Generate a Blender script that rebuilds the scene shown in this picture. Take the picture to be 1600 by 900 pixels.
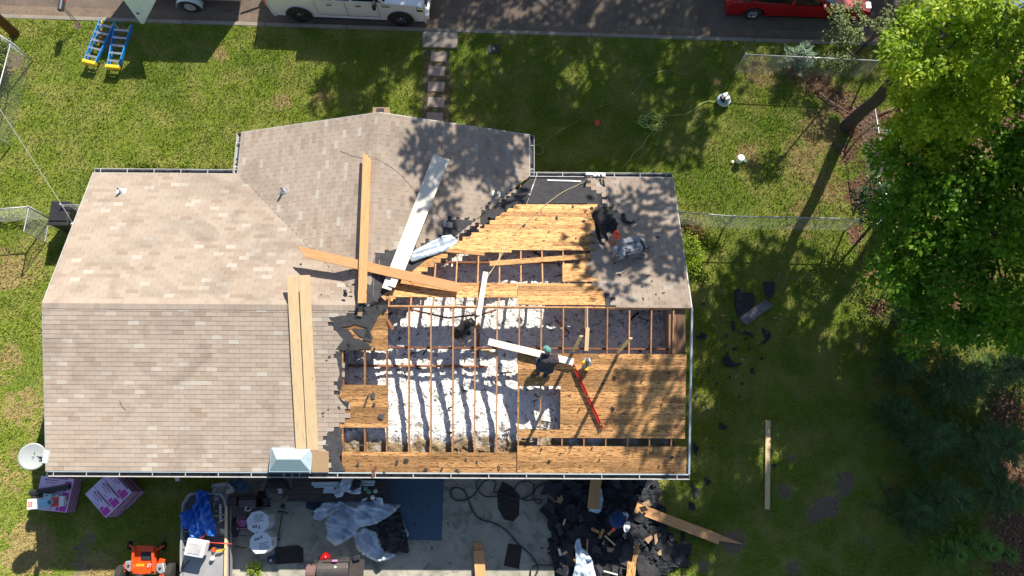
import bpy, bmesh, math, random
import numpy as np
from mathutils import Vector, Matrix
random.seed(7); rng = np.random.default_rng(7)
for o in list(bpy.data.objects): bpy.data.objects.remove(o)
SC = bpy.context.scene; COL = SC.collection

# ------------------------------------------------------------------ camera
F_PX, TILT, ROLL, YAW, CAM_H = 1154.24, 0.2538, 0.0407, -0.0346, 23.93
def _axes():
    ct, st = math.cos(TILT), math.sin(TILT)
    r = np.array([1, 0, 0.]); u = np.array([0, ct, st]); f = np.array([0, st, -ct])
    cr, sr = math.cos(ROLL), math.sin(ROLL)
    r2 = cr*r + sr*u; u2 = -sr*r + cr*u
    cy, sy = math.cos(YAW), math.sin(YAW)
    Z = np.array([[cy, -sy, 0], [sy, cy, 0], [0, 0, 1]])
    return Z@r2, Z@u2, Z@f
AR, AU, AF = _axes()
cam_d = bpy.data.cameras.new('camera'); cam = bpy.data.objects.new('camera', cam_d); COL.objects.link(cam)
cam_d.sensor_width = 36; cam_d.lens = F_PX*36/1600; cam_d.clip_end = 2000; cam_d.clip_start = .1
cam.matrix_world = Matrix(((AR[0], AU[0], -AF[0], 0), (AR[1], AU[1], -AF[1], 0), (AR[2], AU[2], -AF[2], CAM_H), (0, 0, 0, 1)))
SC.camera = cam
# ------------------------------------------------------------------ world, sun, exposure
SUN = Vector((0.52, 1.01, 1.0)).normalized()          # direction towards the sun
el = math.asin(SUN.z)
W = bpy.data.worlds.new('World'); SC.world = W; W.use_nodes = True
nt = W.node_tree; sky = nt.nodes.new('ShaderNodeTexSky'); sky.sky_type = 'NISHITA'; sky.sun_disc = False
sky.sun_elevation = el; sky.sun_rotation = math.atan2(SUN.x, SUN.y)
sky.air_density = 1.0; sky.dust_density = .6
bg = nt.nodes['Background']; nt.links.new(sky.outputs[0], bg.inputs[0]); bg.inputs[1].default_value = 0.074
sun_d = bpy.data.lights.new('sun', 'SUN'); sun_d.energy = 4.6; sun_d.angle = math.radians(.5); sun_d.color = (1, .93, .82)
sun = bpy.data.objects.new('sun', sun_d); COL.objects.link(sun); sun.rotation_euler = SUN.to_track_quat('Z', 'Y').to_euler()
SC.view_settings.view_transform = 'Standard'; SC.view_settings.look = 'None'; SC.view_settings.gamma = 1
SC.view_settings.exposure = 0.86
SC.render.engine = 'CYCLES'
SC.cycles.max_bounces = 6; SC.cycles.diffuse_bounces = 4; SC.cycles.transparent_max_bounces = 6

# ------------------------------------------------------------------ helpers
def at(x, y, z=0.):
    """world point at height z on the sight line of a pixel of the 1600x900 photograph"""
    d = AF + AR*(x-800)/F_PX - AU*(y-450)/F_PX
    t = (z-CAM_H)/d[2]
    return Vector((d[0]*t, d[1]*t, z))
def inpoly(x, y, P):
    c = False; n = len(P)
    for i in range(n):
        x1, y1 = P[i][0], P[i][1]; x2, y2 = P[i-1][0], P[i-1][1]
        if (y1 > y) != (y2 > y) and x < (x2-x1)*(y-y1)/(y2-y1)+x1: c = not c
    return c
def scan(P, v):
    """sorted u where polygon P (list of (u, v)) crosses the line v"""
    r = []
    for i in range(len(P)):
        u1, v1 = P[i][0], P[i][1]; u2, v2 = P[i-1][0], P[i-1][1]
        if (v1 > v) != (v2 > v): r.append((u2-u1)*(v-v1)/(v2-v1)+u1)
    return sorted(r)
def wpos(o):
    v = Vector((0, 0, 0))
    while o: v += o.location; o = o.parent
    return v
def rz(a): return Matrix.Rotation(a, 3, 'Z')
class MB:
    """collects shapes in world coordinates; build() links them as one mesh object"""
    def __init__(s): s.v = []; s.f = []; s.t = []; s.m = []; s.uv = None
    def add(s, V, F, tint=None, mi=0):
        b = len(s.v); s.v += [tuple(p) for p in V]
        t = random.random() if tint is None else tint
        for f in F: s.f.append(tuple(b+i for i in f)); s.t.append(t); s.m.append(mi)
        return s
    def box(s, c, d, R=None, tint=None, mi=0, top=None):
        c = Vector(c); x, y, z = d[0]/2, d[1]/2, d[2]/2; k = 1 if top is None else top
        V = [Vector((a*x*(k if e > 0 else 1), b*y*(k if e > 0 else 1), e*z)) for e in (-1, 1) for a, b in ((-1, -1), (1, -1), (1, 1), (-1, 1))]
        if R is not None:
            if not isinstance(R, Matrix): R = rz(R)
            V = [R@p for p in V]
        return s.add([c+p for p in V], [(3, 2, 1, 0), (4, 5, 6, 7), (0, 1, 5, 4), (1, 2, 6, 5), (2, 3, 7, 6), (3, 0, 4, 7)], tint, mi)
    def beam(s, p, q, w, h, up=(0, 0, 1), tint=None, mi=0, w2=None):
        p = Vector(p); q = Vector(q); a = (q-p).normalized(); b = a.cross(Vector(up))
        if b.length < 1e-4: b = a.cross(Vector((1, 0, 0)))
        b.normalize(); c = b.cross(a).normalized(); w2 = w if w2 is None else w2
        V = [e+b*x*ww/2+c*y*h/2 for e, ww in ((p, w), (q, w2)) for x, y in ((-1, -1), (1, -1), (1, 1), (-1, 1))]
        return s.add(V, [(0, 1, 2, 3), (7, 6, 5, 4), (0, 4, 5, 1), (1, 5, 6, 2), (2, 6, 7, 3), (3, 7, 4, 0)], tint, mi)
    def tube(s, pts, r, n=8, tint=None, mi=0, closed=False):
        pts = [Vector(p) for p in pts]; N = len(pts); V = []; F = []
        ref = None
        for i, p in enumerate(pts):
            a = (pts[min(i+1, N-1)]-pts[max(i-1, 0)])
            a = a.normalized() if a.length > 1e-9 else Vector((0, 0, 1))
            if ref is None: ref = a.orthogonal().normalized()
            ref = (ref-a*ref.dot(a)); ref = ref.normalized() if ref.length > 1e-6 else a.orthogonal().normalized()
            b = a.cross(ref); rr = r[i] if isinstance(r, (list, tuple)) else r
            for k in range(n):
                t = 2*math.pi*k/n; V.append(p+(ref*math.cos(t)+b*math.sin(t))*rr)
        for i in range(N-1):
            for k in range(n):
                F.append((i*n+k, i*n+(k+1) % n, (i+1)*n+(k+1) % n, (i+1)*n+k))
        F.append(tuple(range(n-1, -1, -1))); F.append(tuple((N-1)*n+k for k in range(n)))
        return s.add(V, F, tint, mi)
    def cyl(s, p, q, r, r2=None, n=20, tint=None, mi=0): return s.tube([p, q], [r, r if r2 is None else r2], n, tint, mi)
    def lathe(s, c, prof, n=24, axis=(0, 0, 1), tint=None, mi=0):
        c = Vector(c); a = Vector(axis).normalized()
        pts = [c+a*z for _, z in prof]; x = a.orthogonal().normalized(); y = a.cross(x); V = []; F = []
        for (r, z), p in zip(prof, pts):
            for k in range(n):
                t = 2*math.pi*k/n; V.append(p+(x*math.cos(t)+y*math.sin(t))*max(r, 1e-4))
        for i in range(len(prof)-1):
            for k in range(n): F.append((i*n+k, i*n+(k+1) % n, (i+1)*n+(k+1) % n, (i+1)*n+k))
        F.append(tuple(range(n-1, -1, -1))); F.append(tuple((len(prof)-1)*n+k for k in range(n)))
        return s.add(V, F, tint, mi)
    def prism(s, P, t, nrm=(0, 0, 1), tint=None, mi=0):
        """outline P (3D points) extruded by t against nrm"""
        P = [Vector(p) for p in P]; n = len(P); d = Vector(nrm).normalized()*t
        V = P+[p-d for p in P]
        F = [tuple(range(n)), tuple(range(2*n-1, n-1, -1))]+[(i, n+i, n+(i+1) % n, (i+1) % n) for i in range(n)]
        return s.add(V, F, tint, mi)
    def grid(s, P, nu, nv, tint=None, mi=0):
        F = [(j*nu+i, j*nu+i+1, (j+1)*nu+i+1, (j+1)*nu+i) for j in range(nv-1) for i in range(nu-1)]
        return s.add(P, F, tint, mi)
    def build(s, name, mats, parent=None, smooth=False, bevel=0, recalc=True, local=False, thick=0):
        me = bpy.data.meshes.new(name)
        o = (Vector((0, 0, 0)) if local or parent is None else wpos(parent))
        me.from_pydata([(p[0]-o.x, p[1]-o.y, p[2]-o.z) for p in s.v], [], s.f)
        for m in (mats if isinstance(mats, (list, tuple)) else [mats]): me.materials.append(m)
        me.polygons.foreach_set('material_index', s.m)
        a = me.attributes.new('tint', 'FLOAT', 'FACE'); a.data.foreach_set('value', s.t)
        if recalc:
            bm = bmesh.new(); bm.from_mesh(me); bmesh.ops.recalc_face_normals(bm, faces=bm.faces); bm.to_mesh(me); bm.free()
        if smooth:
            me.polygons.foreach_set('use_smooth', [True]*len(me.polygons))
        ob = bpy.data.objects.new(name, me); COL.objects.link(ob)
        if parent is not None: ob.parent = parent
        if thick:
            md = ob.modifiers.new('thick', 'SOLIDIFY'); md.thickness = thick
        if bevel:
            md = ob.modifiers.new('bevel', 'BEVEL'); md.width = bevel; md.segments = 2; md.limit_method = 'ANGLE'; md.angle_limit = .6
        if smooth and smooth != 'all':
            pass
        return ob
def tag(o, label=None, cat=None, group=None, kind=None):
    if label: o['label'] = label
    if cat: o['category'] = cat
    if group: o['group'] = group
    if kind: o['kind'] = kind
    return o
def thing(name, loc, label, cat, group=None, rot=0.):
    o = bpy.data.objects.new(name, None); COL.objects.link(o); o.empty_display_size = .2
    o.location = loc; o.rotation_euler = (0, 0, rot); return tag(o, label, cat, group)
def dup(root, loc, rot, label, group=None):
    r = root.copy(); COL.objects.link(r); r.location = loc; r.rotation_euler = (0, 0, rot); r['label'] = label
    if group: r['group'] = group
    for ch in list(root.children):
        c = ch.copy(); COL.objects.link(c); c.parent = r
        for g in list(ch.children):
            d = g.copy(); COL.objects.link(d); d.parent = c
    return r

# ------------------------------------------------------------------ materials
def nod(m): m.use_nodes = True; t = m.node_tree; return t, t.nodes, t.links, t.nodes['Principled BSDF']
def mat(name, col, col2=None, rough=.7, scale=6, var=.5, tint=0, tcols=None, bump=.0, bscale=80, metal=0, spots=None, stretch=(1, 1, 1),
        spot_scale=12, spot_lim=(.6, .68), trans=0, shift=False, spec=None, coat=0, detail=4, bdist=.01):
    """col..col2 mixed by noise; tint (face attribute) picks along tcols; spots = (colour) in thresholded noise"""
    m = bpy.data.materials.new(name); t, N, L, B = nod(m)
    tc = N.new('ShaderNodeTexCoord'); mp = N.new('ShaderNodeMapping'); mp.inputs['Scale'].default_value = stretch
    L.new(tc.outputs['Object'], mp.inputs[0])
    if shift:   # every board gets its own piece of grain
        sa = N.new('ShaderNodeAttribute'); sa.attribute_name = 'tint'; sm = N.new('ShaderNodeVectorMath'); sm.operation = 'SCALE'; sm.inputs[0].default_value = (37, 91, 53); L.new(sa.outputs['Fac'], sm.inputs[3])
        sv = N.new('ShaderNodeVectorMath'); sv.operation = 'ADD'; L.new(tc.outputs['Object'], sv.inputs[0]); L.new(sm.outputs[0], sv.inputs[1]); L.new(sv.outputs[0], mp.inputs[0])
    nz = N.new('ShaderNodeTexNoise'); nz.inputs['Scale'].default_value = scale; nz.inputs['Detail'].default_value = detail
    L.new(mp.outputs[0], nz.inputs[0])
    r = N.new('ShaderNodeMapRange'); r.inputs[1].default_value = .5-.25*max(.05, 1-var)-.08; r.inputs[2].default_value = .5+.25*max(.05, 1-var)+.08
    L.new(nz.outputs[0], r.inputs[0])
    mx = N.new('ShaderNodeMix'); mx.data_type = 'RGBA'
    A = (*col, 1); C2 = (*(col2 or tuple(c*.8 for c in col)), 1)
    mx.inputs[6].default_value = A; mx.inputs[7].default_value = C2; L.new(r.outputs[0], mx.inputs[0]); out = mx.outputs[2]
    if tcols:
        at_ = N.new('ShaderNodeAttribute'); at_.attribute_name = 'tint'
        cr = N.new('ShaderNodeValToRGB'); e = cr.color_ramp
        while len(e.elements) < len(tcols): e.elements.new(.5)
        for i, c in enumerate(tcols): e.elements[i].position = i/(len(tcols)-1); e.elements[i].color = (*c, 1)
        L.new(at_.outputs['Fac'], cr.inputs[0])
        m2 = N.new('ShaderNodeMix'); m2.data_type = 'RGBA'; m2.inputs[0].default_value = tint
        L.new(out, m2.inputs[6]); L.new(cr.outputs[0], m2.inputs[7]); out = m2.outputs[2]
    elif tint:
        at_ = N.new('ShaderNodeAttribute'); at_.attribute_name = 'tint'
        mr = N.new('ShaderNodeMapRange'); mr.inputs[3].default_value = 1-tint; mr.inputs[4].default_value = 1+tint
        L.new(at_.outputs['Fac'], mr.inputs[0])
        hs = N.new('ShaderNodeHueSaturation'); L.new(mr.outputs[0], hs.inputs['Value']); L.new(out, hs.inputs['Color']); out = hs.outputs[0]
    if spots:
        n2 = N.new('ShaderNodeTexNoise'); n2.inputs['Scale'].default_value = spot_scale; n2.inputs['Detail'].default_value = 5
        n2.inputs['Distortion'].default_value = 1.2
        L.new(mp.outputs[0], n2.inputs[0]); r2 = N.new('ShaderNodeMapRange'); r2.inputs[1].default_value, r2.inputs[2].default_value = spot_lim
        L.new(n2.outputs[0], r2.inputs[0]); m3 = N.new('ShaderNodeMix'); m3.data_type = 'RGBA'; L.new(r2.outputs[0], m3.inputs[0])
        L.new(out, m3.inputs[6]); m3.inputs[7].default_value = (*spots, 1); out = m3.outputs[2]
    L.new(out, B.inputs['Base Color']); B.inputs['Roughness'].default_value = rough; B.inputs['Metallic'].default_value = metal
    if rough >= .85: B.inputs['Diffuse Roughness'].default_value = 1.0
    if spec is not None: B.inputs['Specular IOR Level'].default_value = spec
    if coat: B.inputs['Coat Weight'].default_value = coat; B.inputs['Coat Roughness'].default_value = .08
    if bump:
        bn = N.new('ShaderNodeTexNoise'); bn.inputs['Scale'].default_value = bscale; bn.inputs['Detail'].default_value = 3
        L.new(mp.outputs[0], bn.inputs[0]); bp = N.new('ShaderNodeBump'); bp.inputs['Strength'].default_value = bump; bp.inputs['Distance'].default_value = bdist
        L.new(bn.outputs[0], bp.inputs['Height']); L.new(bp.outputs[0], B.inputs['Normal'])
    if trans:
        tr = N.new('ShaderNodeBsdfTranslucent'); L.new(out, tr.inputs[0]); ms = N.new('ShaderNodeMixShader'); ms.inputs[0].default_value = trans
        L.new(B.outputs[0], ms.inputs[1]); L.new(tr.outputs[0], ms.inputs[2]); L.new(ms.outputs[0], N['Material Output'].inputs[0])
    return m
M = {}
# shingles: salmon / tan / grey tab blends
M['shingle'] = mat('tan_asphalt_shingle', (.51, .43, .345), (.44, .365, .29), rough=.95, scale=30, var=.3, tint=.68, spec=.1, spots=(.30, .25, .21), spot_scale=.9, spot_lim=(.48, .95),
    tcols=[(.395, .295, .225), (.455, .365, .29), (.495, .405, .325), (.515, .425, .345), (.53, .445, .365), (.54, .46, .385), (.62, .57, .50)], bump=.6, bscale=300, bdist=.004)
M['felt'] = mat('charcoal_roofing_felt', (.085, .083, .088), (.05, .05, .054), rough=.9, scale=5, bump=.5, bscale=12, tint=.15, bdist=.03)
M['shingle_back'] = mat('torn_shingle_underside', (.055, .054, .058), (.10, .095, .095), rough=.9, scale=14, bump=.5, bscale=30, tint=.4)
M['blackfelt'] = mat('black_felt_debris', (.007, .009, .013), (.017, .020, .027), rough=.75, scale=6, tint=.4, bump=.6, bscale=12, bdist=.03)
M['deck'] = mat('stained_pine_decking', (.67, .37, .145), (.51, .25, .085), rough=.8, scale=2.5, stretch=(1, 9, 9), tint=.42,
    spots=(.12, .05, .018), spot_scale=5.5, spot_lim=(.52, .60), bump=.4, bscale=20, shift=True)
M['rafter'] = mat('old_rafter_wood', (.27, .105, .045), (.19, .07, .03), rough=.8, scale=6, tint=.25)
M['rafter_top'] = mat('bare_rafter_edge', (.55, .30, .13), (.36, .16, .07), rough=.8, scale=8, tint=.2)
M['cedar'] = mat('orange_new_lumber', (.66, .37, .165), (.50, .245, .09), rough=.7, scale=2.2, stretch=(1, 9, 9), var=.1, tint=.12, spots=(.27, .11, .04), spot_scale=1.6, spot_lim=(.66, .70))
M['pine'] = mat('pale_new_pine', (.74, .56, .33), (.60, .42, .22), rough=.7, scale=2.2, stretch=(1, 9, 9), var=.1, tint=.08, spots=(.34, .19, .09), spot_scale=1.8, spot_lim=(.68, .71))
M['white_board'] = mat('white_primed_board', (.84, .78, .67), (.70, .62, .5), rough=.6, scale=2, stretch=(1, 8, 8), tint=.04, spots=(.45, .38, .3), spot_scale=2, spot_lim=(.68, .74))
M['white'] = mat('white_painted_metal', (.52, .52, .51), (.38, .38, .37), rough=.45, scale=6)
M['dish'] = mat('grey_white_dish_enamel', (.40, .43, .42), (.37, .4, .39), rough=.5)
M['plastic_white'] = mat('white_plastic', (.78, .79, .8), (.72, .73, .74), rough=.4)
M['alu'] = mat('aluminium', (.62, .63, .65), (.5, .51, .53), rough=.35, metal=.8)
M['galv'] = mat('galvanised_steel', (.5, .52, .53), (.36, .37, .38), rough=.5, metal=.5)
M['zinc_hood'] = mat('pale_galvanised_hood', (.46, .58, .63), (.40, .51, .56), rough=.45, metal=.25)
M['black'] = mat('black_plastic', (.018, .018, .02), (.03, .03, .032), rough=.5)
M['rubber'] = mat('black_rubber', (.02, .02, .02), (.035, .033, .03), rough=.8)
M['darkglass'] = mat('dark_glass', (.01, .012, .014), (.012, .014, .016), rough=.08, spec=.6)
M['chrome'] = mat('bright_metal', (.7, .7, .72), (.6, .6, .62), rough=.2, metal=1)
M['ladder_blue'] = mat('blue_fibreglass', (.03, .30, .72), (.025, .24, .6), rough=.45)
M['yellow'] = mat('yellow_plastic', (.85, .55, .03), (.75, .45, .02), rough=.5)
M['orange'] = mat('orange_paint', (.80, .085, .008), (.74, .07, .006), rough=.35, coat=.4)
M['red'] = mat('red_plastic', (.72, .07, .035), (.6, .05, .025), rough=.45)
M['carred'] = mat('red_car_paint', (.40, .006, .008), (.38, .005, .007), rough=.25, coat=.8)
M['carwhite'] = mat('white_car_paint', (.78, .8, .82), (.77, .79, .81), rough=.3, coat=.6)
M['trailer'] = mat('white_trailer_skin', (.66, .74, .79), (.6, .68, .74), rough=.4)
M['carblue'] = mat('blue_grey_car_paint', (.12, .2, .32), (.11, .19, .3), rough=.25, coat=.6)
M['concrete'] = mat('weathered_concrete', (.50, .475, .385), (.34, .325, .265), rough=.9, scale=1.3, bump=.3, bscale=60, spots=(.2, .19, .165), spot_scale=2.3, spot_lim=(.5, .75), detail=8)
M['kerb'] = mat('kerb_concrete', (.42, .37, .3), (.3, .26, .21), rough=.9, scale=2, bump=.3, bscale=40, detail=8)
M['paver'] = mat('paving_stone', (.55, .45, .37), (.45, .36, .29), rough=.9, scale=5, bump=.3, bscale=40, tint=.12)
M['blue_tarp'] = mat('bright_blue_tarpaulin', (.01, .14, .58), (.008, .10, .46), rough=.4, bump=.5, bscale=7, bdist=.06)
M['silver_tarp'] = mat('silver_blue_tarpaulin', (.52, .61, .70), (.44, .53, .63), rough=.45, bump=.3, bscale=9, bdist=.03)
M['tarp_black'] = mat('black_tarpaulin_backing', (.008, .009, .012), (.014, .015, .02), rough=.5, bump=.4, bscale=5, bdist=.05)
M['foil'] = mat('crumpled_silver_flashing', (.50, .58, .66), (.38, .48, .58), rough=.3, metal=.4, bump=.4, bscale=8, bdist=.03)
M['blue_mat'] = mat('blue_felt_sheet', (.085, .15, .22), (.07, .125, .19), rough=.9, scale=12, bump=.3)
M['boxpink'] = mat('pale_lilac_wrap', (.76, .60, .82), (.70, .55, .77), rough=.4)
M['magenta'] = mat('magenta_print', (.62, .06, .42), (.55, .05, .37), rough=.5)
M['maroon'] = mat('maroon_print', (.22, .015, .05), (.18, .012, .04), rough=.5)
M['boxwhite'] = mat('white_carton', (.68, .74, .80), (.62, .68, .75), rough=.6)
M['cardboard'] = mat('tan_cardboard', (.42, .29, .2), (.35, .24, .17), rough=.8)
M['cyan_print'] = mat('light_blue_print', (.30, .55, .68), (.26, .5, .62), rough=.5)
M['boat'] = mat('grey_boat_paint', (.36, .36, .36), (.27, .27, .28), rough=.6, scale=3, bump=.15, tint=.1)
M['boat_in'] = mat('dark_grey_boat_deck', (.12, .13, .15), (.09, .1, .12), rough=.8, scale=4)
M['table'] = mat('weathered_brown_planks', (.085, .07, .065), (.055, .045, .042), rough=.85, scale=4, stretch=(1, 6, 1), tint=.2)
M['mat_dark'] = mat('dark_rubber_mat', (.05, .042, .034), (.032, .028, .024), rough=.9, scale=9, bump=.4, bscale=40)
M['grill'] = mat('grey_brown_steel', (.13, .115, .105), (.09, .08, .075), rough=.45, metal=.4, scale=5)
M['leather'] = mat('brown_pink_cover', (.19, .11, .10), (.15, .085, .08), rough=.5)
M['hose'] = mat('black_hose', (.02, .03, .03), (.03, .045, .045), rough=.45)
M['airhose'] = mat('lime_air_hose', (.42, .55, .13), (.36, .48, .1), rough=.5)
M['airhose_dull'] = mat('dull_yellow_green_cord', (.33, .30, .12), (.3, .27, .1), rough=.6)
M['cord'] = mat('pale_yellow_rope', (.62, .52, .33), (.55, .45, .28), rough=.8)
M['wire'] = mat('grey_wire', (.42, .42, .40), (.36, .36, .34), rough=.6)
M['pole'] = mat('creosoted_pole', (.19, .07, .028), (.11, .04, .018), rough=.7, scale=3, stretch=(4, 4, 1))
M['brick'] = mat('red_brown_wall', (.33, .2, .15), (.25, .14, .1), rough=.9, scale=12)
M['bark'] = mat('grey_brown_bark', (.095, .072, .055), (.06, .045, .036), rough=.95, scale=8, stretch=(3, 3, 1), bump=.8, bscale=16, bdist=.05)
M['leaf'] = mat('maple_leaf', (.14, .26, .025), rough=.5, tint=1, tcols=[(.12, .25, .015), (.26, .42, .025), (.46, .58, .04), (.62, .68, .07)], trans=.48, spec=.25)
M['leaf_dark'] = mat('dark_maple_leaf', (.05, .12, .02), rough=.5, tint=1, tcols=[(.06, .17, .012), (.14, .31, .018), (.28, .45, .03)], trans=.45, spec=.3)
M['leaf_gloss'] = mat('glossy_evergreen_leaf', (.03, .09, .02), rough=.36, tint=1, tcols=[(.012, .045, .012), (.025, .08, .02), (.05, .12, .03)], spec=.4)
M['leaf_olive'] = mat('olive_leaf', (.18, .23, .05), rough=.5, tint=1, tcols=[(.08, .12, .03), (.16, .21, .05), (.28, .31, .09)], trans=.3)
M['leaf_tall'] = mat('tall_tree_leaf', (.06, .12, .02), rough=.6, tint=1, tcols=[(.04, .09, .015), (.08, .15, .02)], trans=.2)
M['cedar_leaf'] = mat('blue_green_needles', (.10, .17, .10), rough=.7, tint=1, tcols=[(.08, .15, .09), (.16, .26, .16), (.28, .38, .27)])
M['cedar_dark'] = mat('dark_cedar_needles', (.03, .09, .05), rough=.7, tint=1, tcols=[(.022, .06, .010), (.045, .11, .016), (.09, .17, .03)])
M['fern'] = mat('light_feathery_green', (.10, .2, .03), rough=.6, tint=1, tcols=[(.08, .2, .03), (.16, .32, .04), (.26, .44, .07)], trans=.3)
M['dryleaf'] = mat('dry_brown_leaf', (.30, .17, .10), rough=.9, tint=1, tcols=[(.13, .07, .04), (.30, .17, .10), (.48, .34, .22)])
M['skin'] = mat('skin', (.50, .24, .15), (.45, .21, .13), rough=.5)
M['blackcloth'] = mat('black_cotton', (.012, .012, .014), (.02, .02, .023), rough=.9, bump=.4, bscale=14, bdist=.03)
M['greycloth'] = mat('grey_cotton', (.36, .38, .43), (.29, .31, .36), rough=.9, bump=.4, bscale=14, bdist=.03)
M['greypants'] = mat('pale_grey_trousers', (.24, .25, .25), (.18, .19, .2), rough=.9, bump=.4, bscale=14, bdist=.03)
M['slate'] = mat('slate_grey_cotton', (.075, .062, .075), (.055, .046, .058), rough=.9, bump=.4, bscale=14, bdist=.03)
M['denim'] = mat('dark_denim', (.035, .055, .10), (.028, .042, .08), rough=.9, bump=.4, bscale=14, bdist=.03)
M['bluecloth'] = mat('royal_blue_cotton', (.02, .07, .22), (.015, .055, .18), rough=.9)
M['hair'] = mat('black_hair', (.012, .01, .009), (.02, .016, .014), rough=.6)
M['boot'] = mat('brown_work_boot', (.12, .07, .04), (.09, .05, .03), rough=.8)
M['teal'] = mat('teal_cap_cloth', (.10, .27, .25), (.08, .23, .21), rough=.8)
M['osb'] = mat('strand_board', (.52, .36, .21), (.38, .25, .14), rough=.85, scale=40, var=.2)
M['pink'] = mat('pink_plastic', (.60, .25, .48), (.55, .22, .44), rough=.5)
M['purple_lid'] = mat('dusky_lid', (.13, .10, .12), (.11, .085, .1), rough=.5)
# ------------------------------------------------------------------ ground, street, patio
K0, K1 = at(30, 29), at(1200, 66)
KD = (K1-K0).normalized(); KN = Vector((-KD.y, KD.x, 0)); KA = math.atan2(KD.y, KD.x)
def kp(a, b, z=0.):                      # a metres along the kerb from K0, b metres towards the street
    p = K0+KD*a+KN*b; return Vector((p.x, p.y, z))
MASKS = dict(
  dry=[(170, 52, .7, .8), (185, 60, .5, .5), (345, 85, .35, .9), (20, 420, 1.0, .8), (30, 640, .9, .7), (35, 860, .9, .9), (20, 740, .7, .6), (15, 560, .6, .7), (60, 870, .5, .6), (440, 160, .5, .7), (500, 148, .35, .8),
       (1180, 110, .5, .9), (1200, 120, .6, .6), (1250, 250, 1.2, .6), (1290, 200, .9, .8), (1120, 130, .3, .8), (1170, 245, .35, .9), (1080, 360, .5, .8), (1250, 350, .8, .6), (1300, 300, .7, .7), (1230, 430, .7, .5), (130, 560, 0, 0), (15, 100, .5, .9), (1160, 235, .3, .7),
       (330, 870, .4, .7), (60, 845, .4, .9), (150, 890, .8, .9), (290, 480, 0, 0)],
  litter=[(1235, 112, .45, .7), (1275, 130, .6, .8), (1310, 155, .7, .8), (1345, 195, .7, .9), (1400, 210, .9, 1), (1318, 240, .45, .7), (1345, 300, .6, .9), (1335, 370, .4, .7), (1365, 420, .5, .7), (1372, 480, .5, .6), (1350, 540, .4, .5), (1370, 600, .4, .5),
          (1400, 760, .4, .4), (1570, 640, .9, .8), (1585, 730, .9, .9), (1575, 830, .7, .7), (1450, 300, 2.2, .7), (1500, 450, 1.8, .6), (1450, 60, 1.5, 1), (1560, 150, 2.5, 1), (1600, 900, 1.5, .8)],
  dirt=[(1145, 845, .45, 1), (1295, 790, .4, 1), (1270, 805, .3, .9), (1235, 715, .25, .8), (1320, 755, .4, .8), (1225, 770, .35, .7), (1355, 845, .3, .6), (1205, 730, .2, .6), (1240, 885, .4, .6), (140, 835, .3, .5), (90, 800, .2, .5), (128, 858, .35, .4), (250, 840, .2, .5), (125, 888, .35, .7), (1100, 885, .3, .9),
        (20, 95, .4, 1), (170, 35, 0, 0), (120, 40, .2, .8)])
def mask_eval(X, Y, key):
    r = np.zeros_like(X)
    for px_, py_, rad, s in MASKS[key]:
        if rad <= 0: continue
        p = at(px_, py_); r = np.minimum(1, r+s*np.exp(-((X-p.x)**2+(Y-p.y)**2)/(rad*rad)))
    return r
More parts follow.
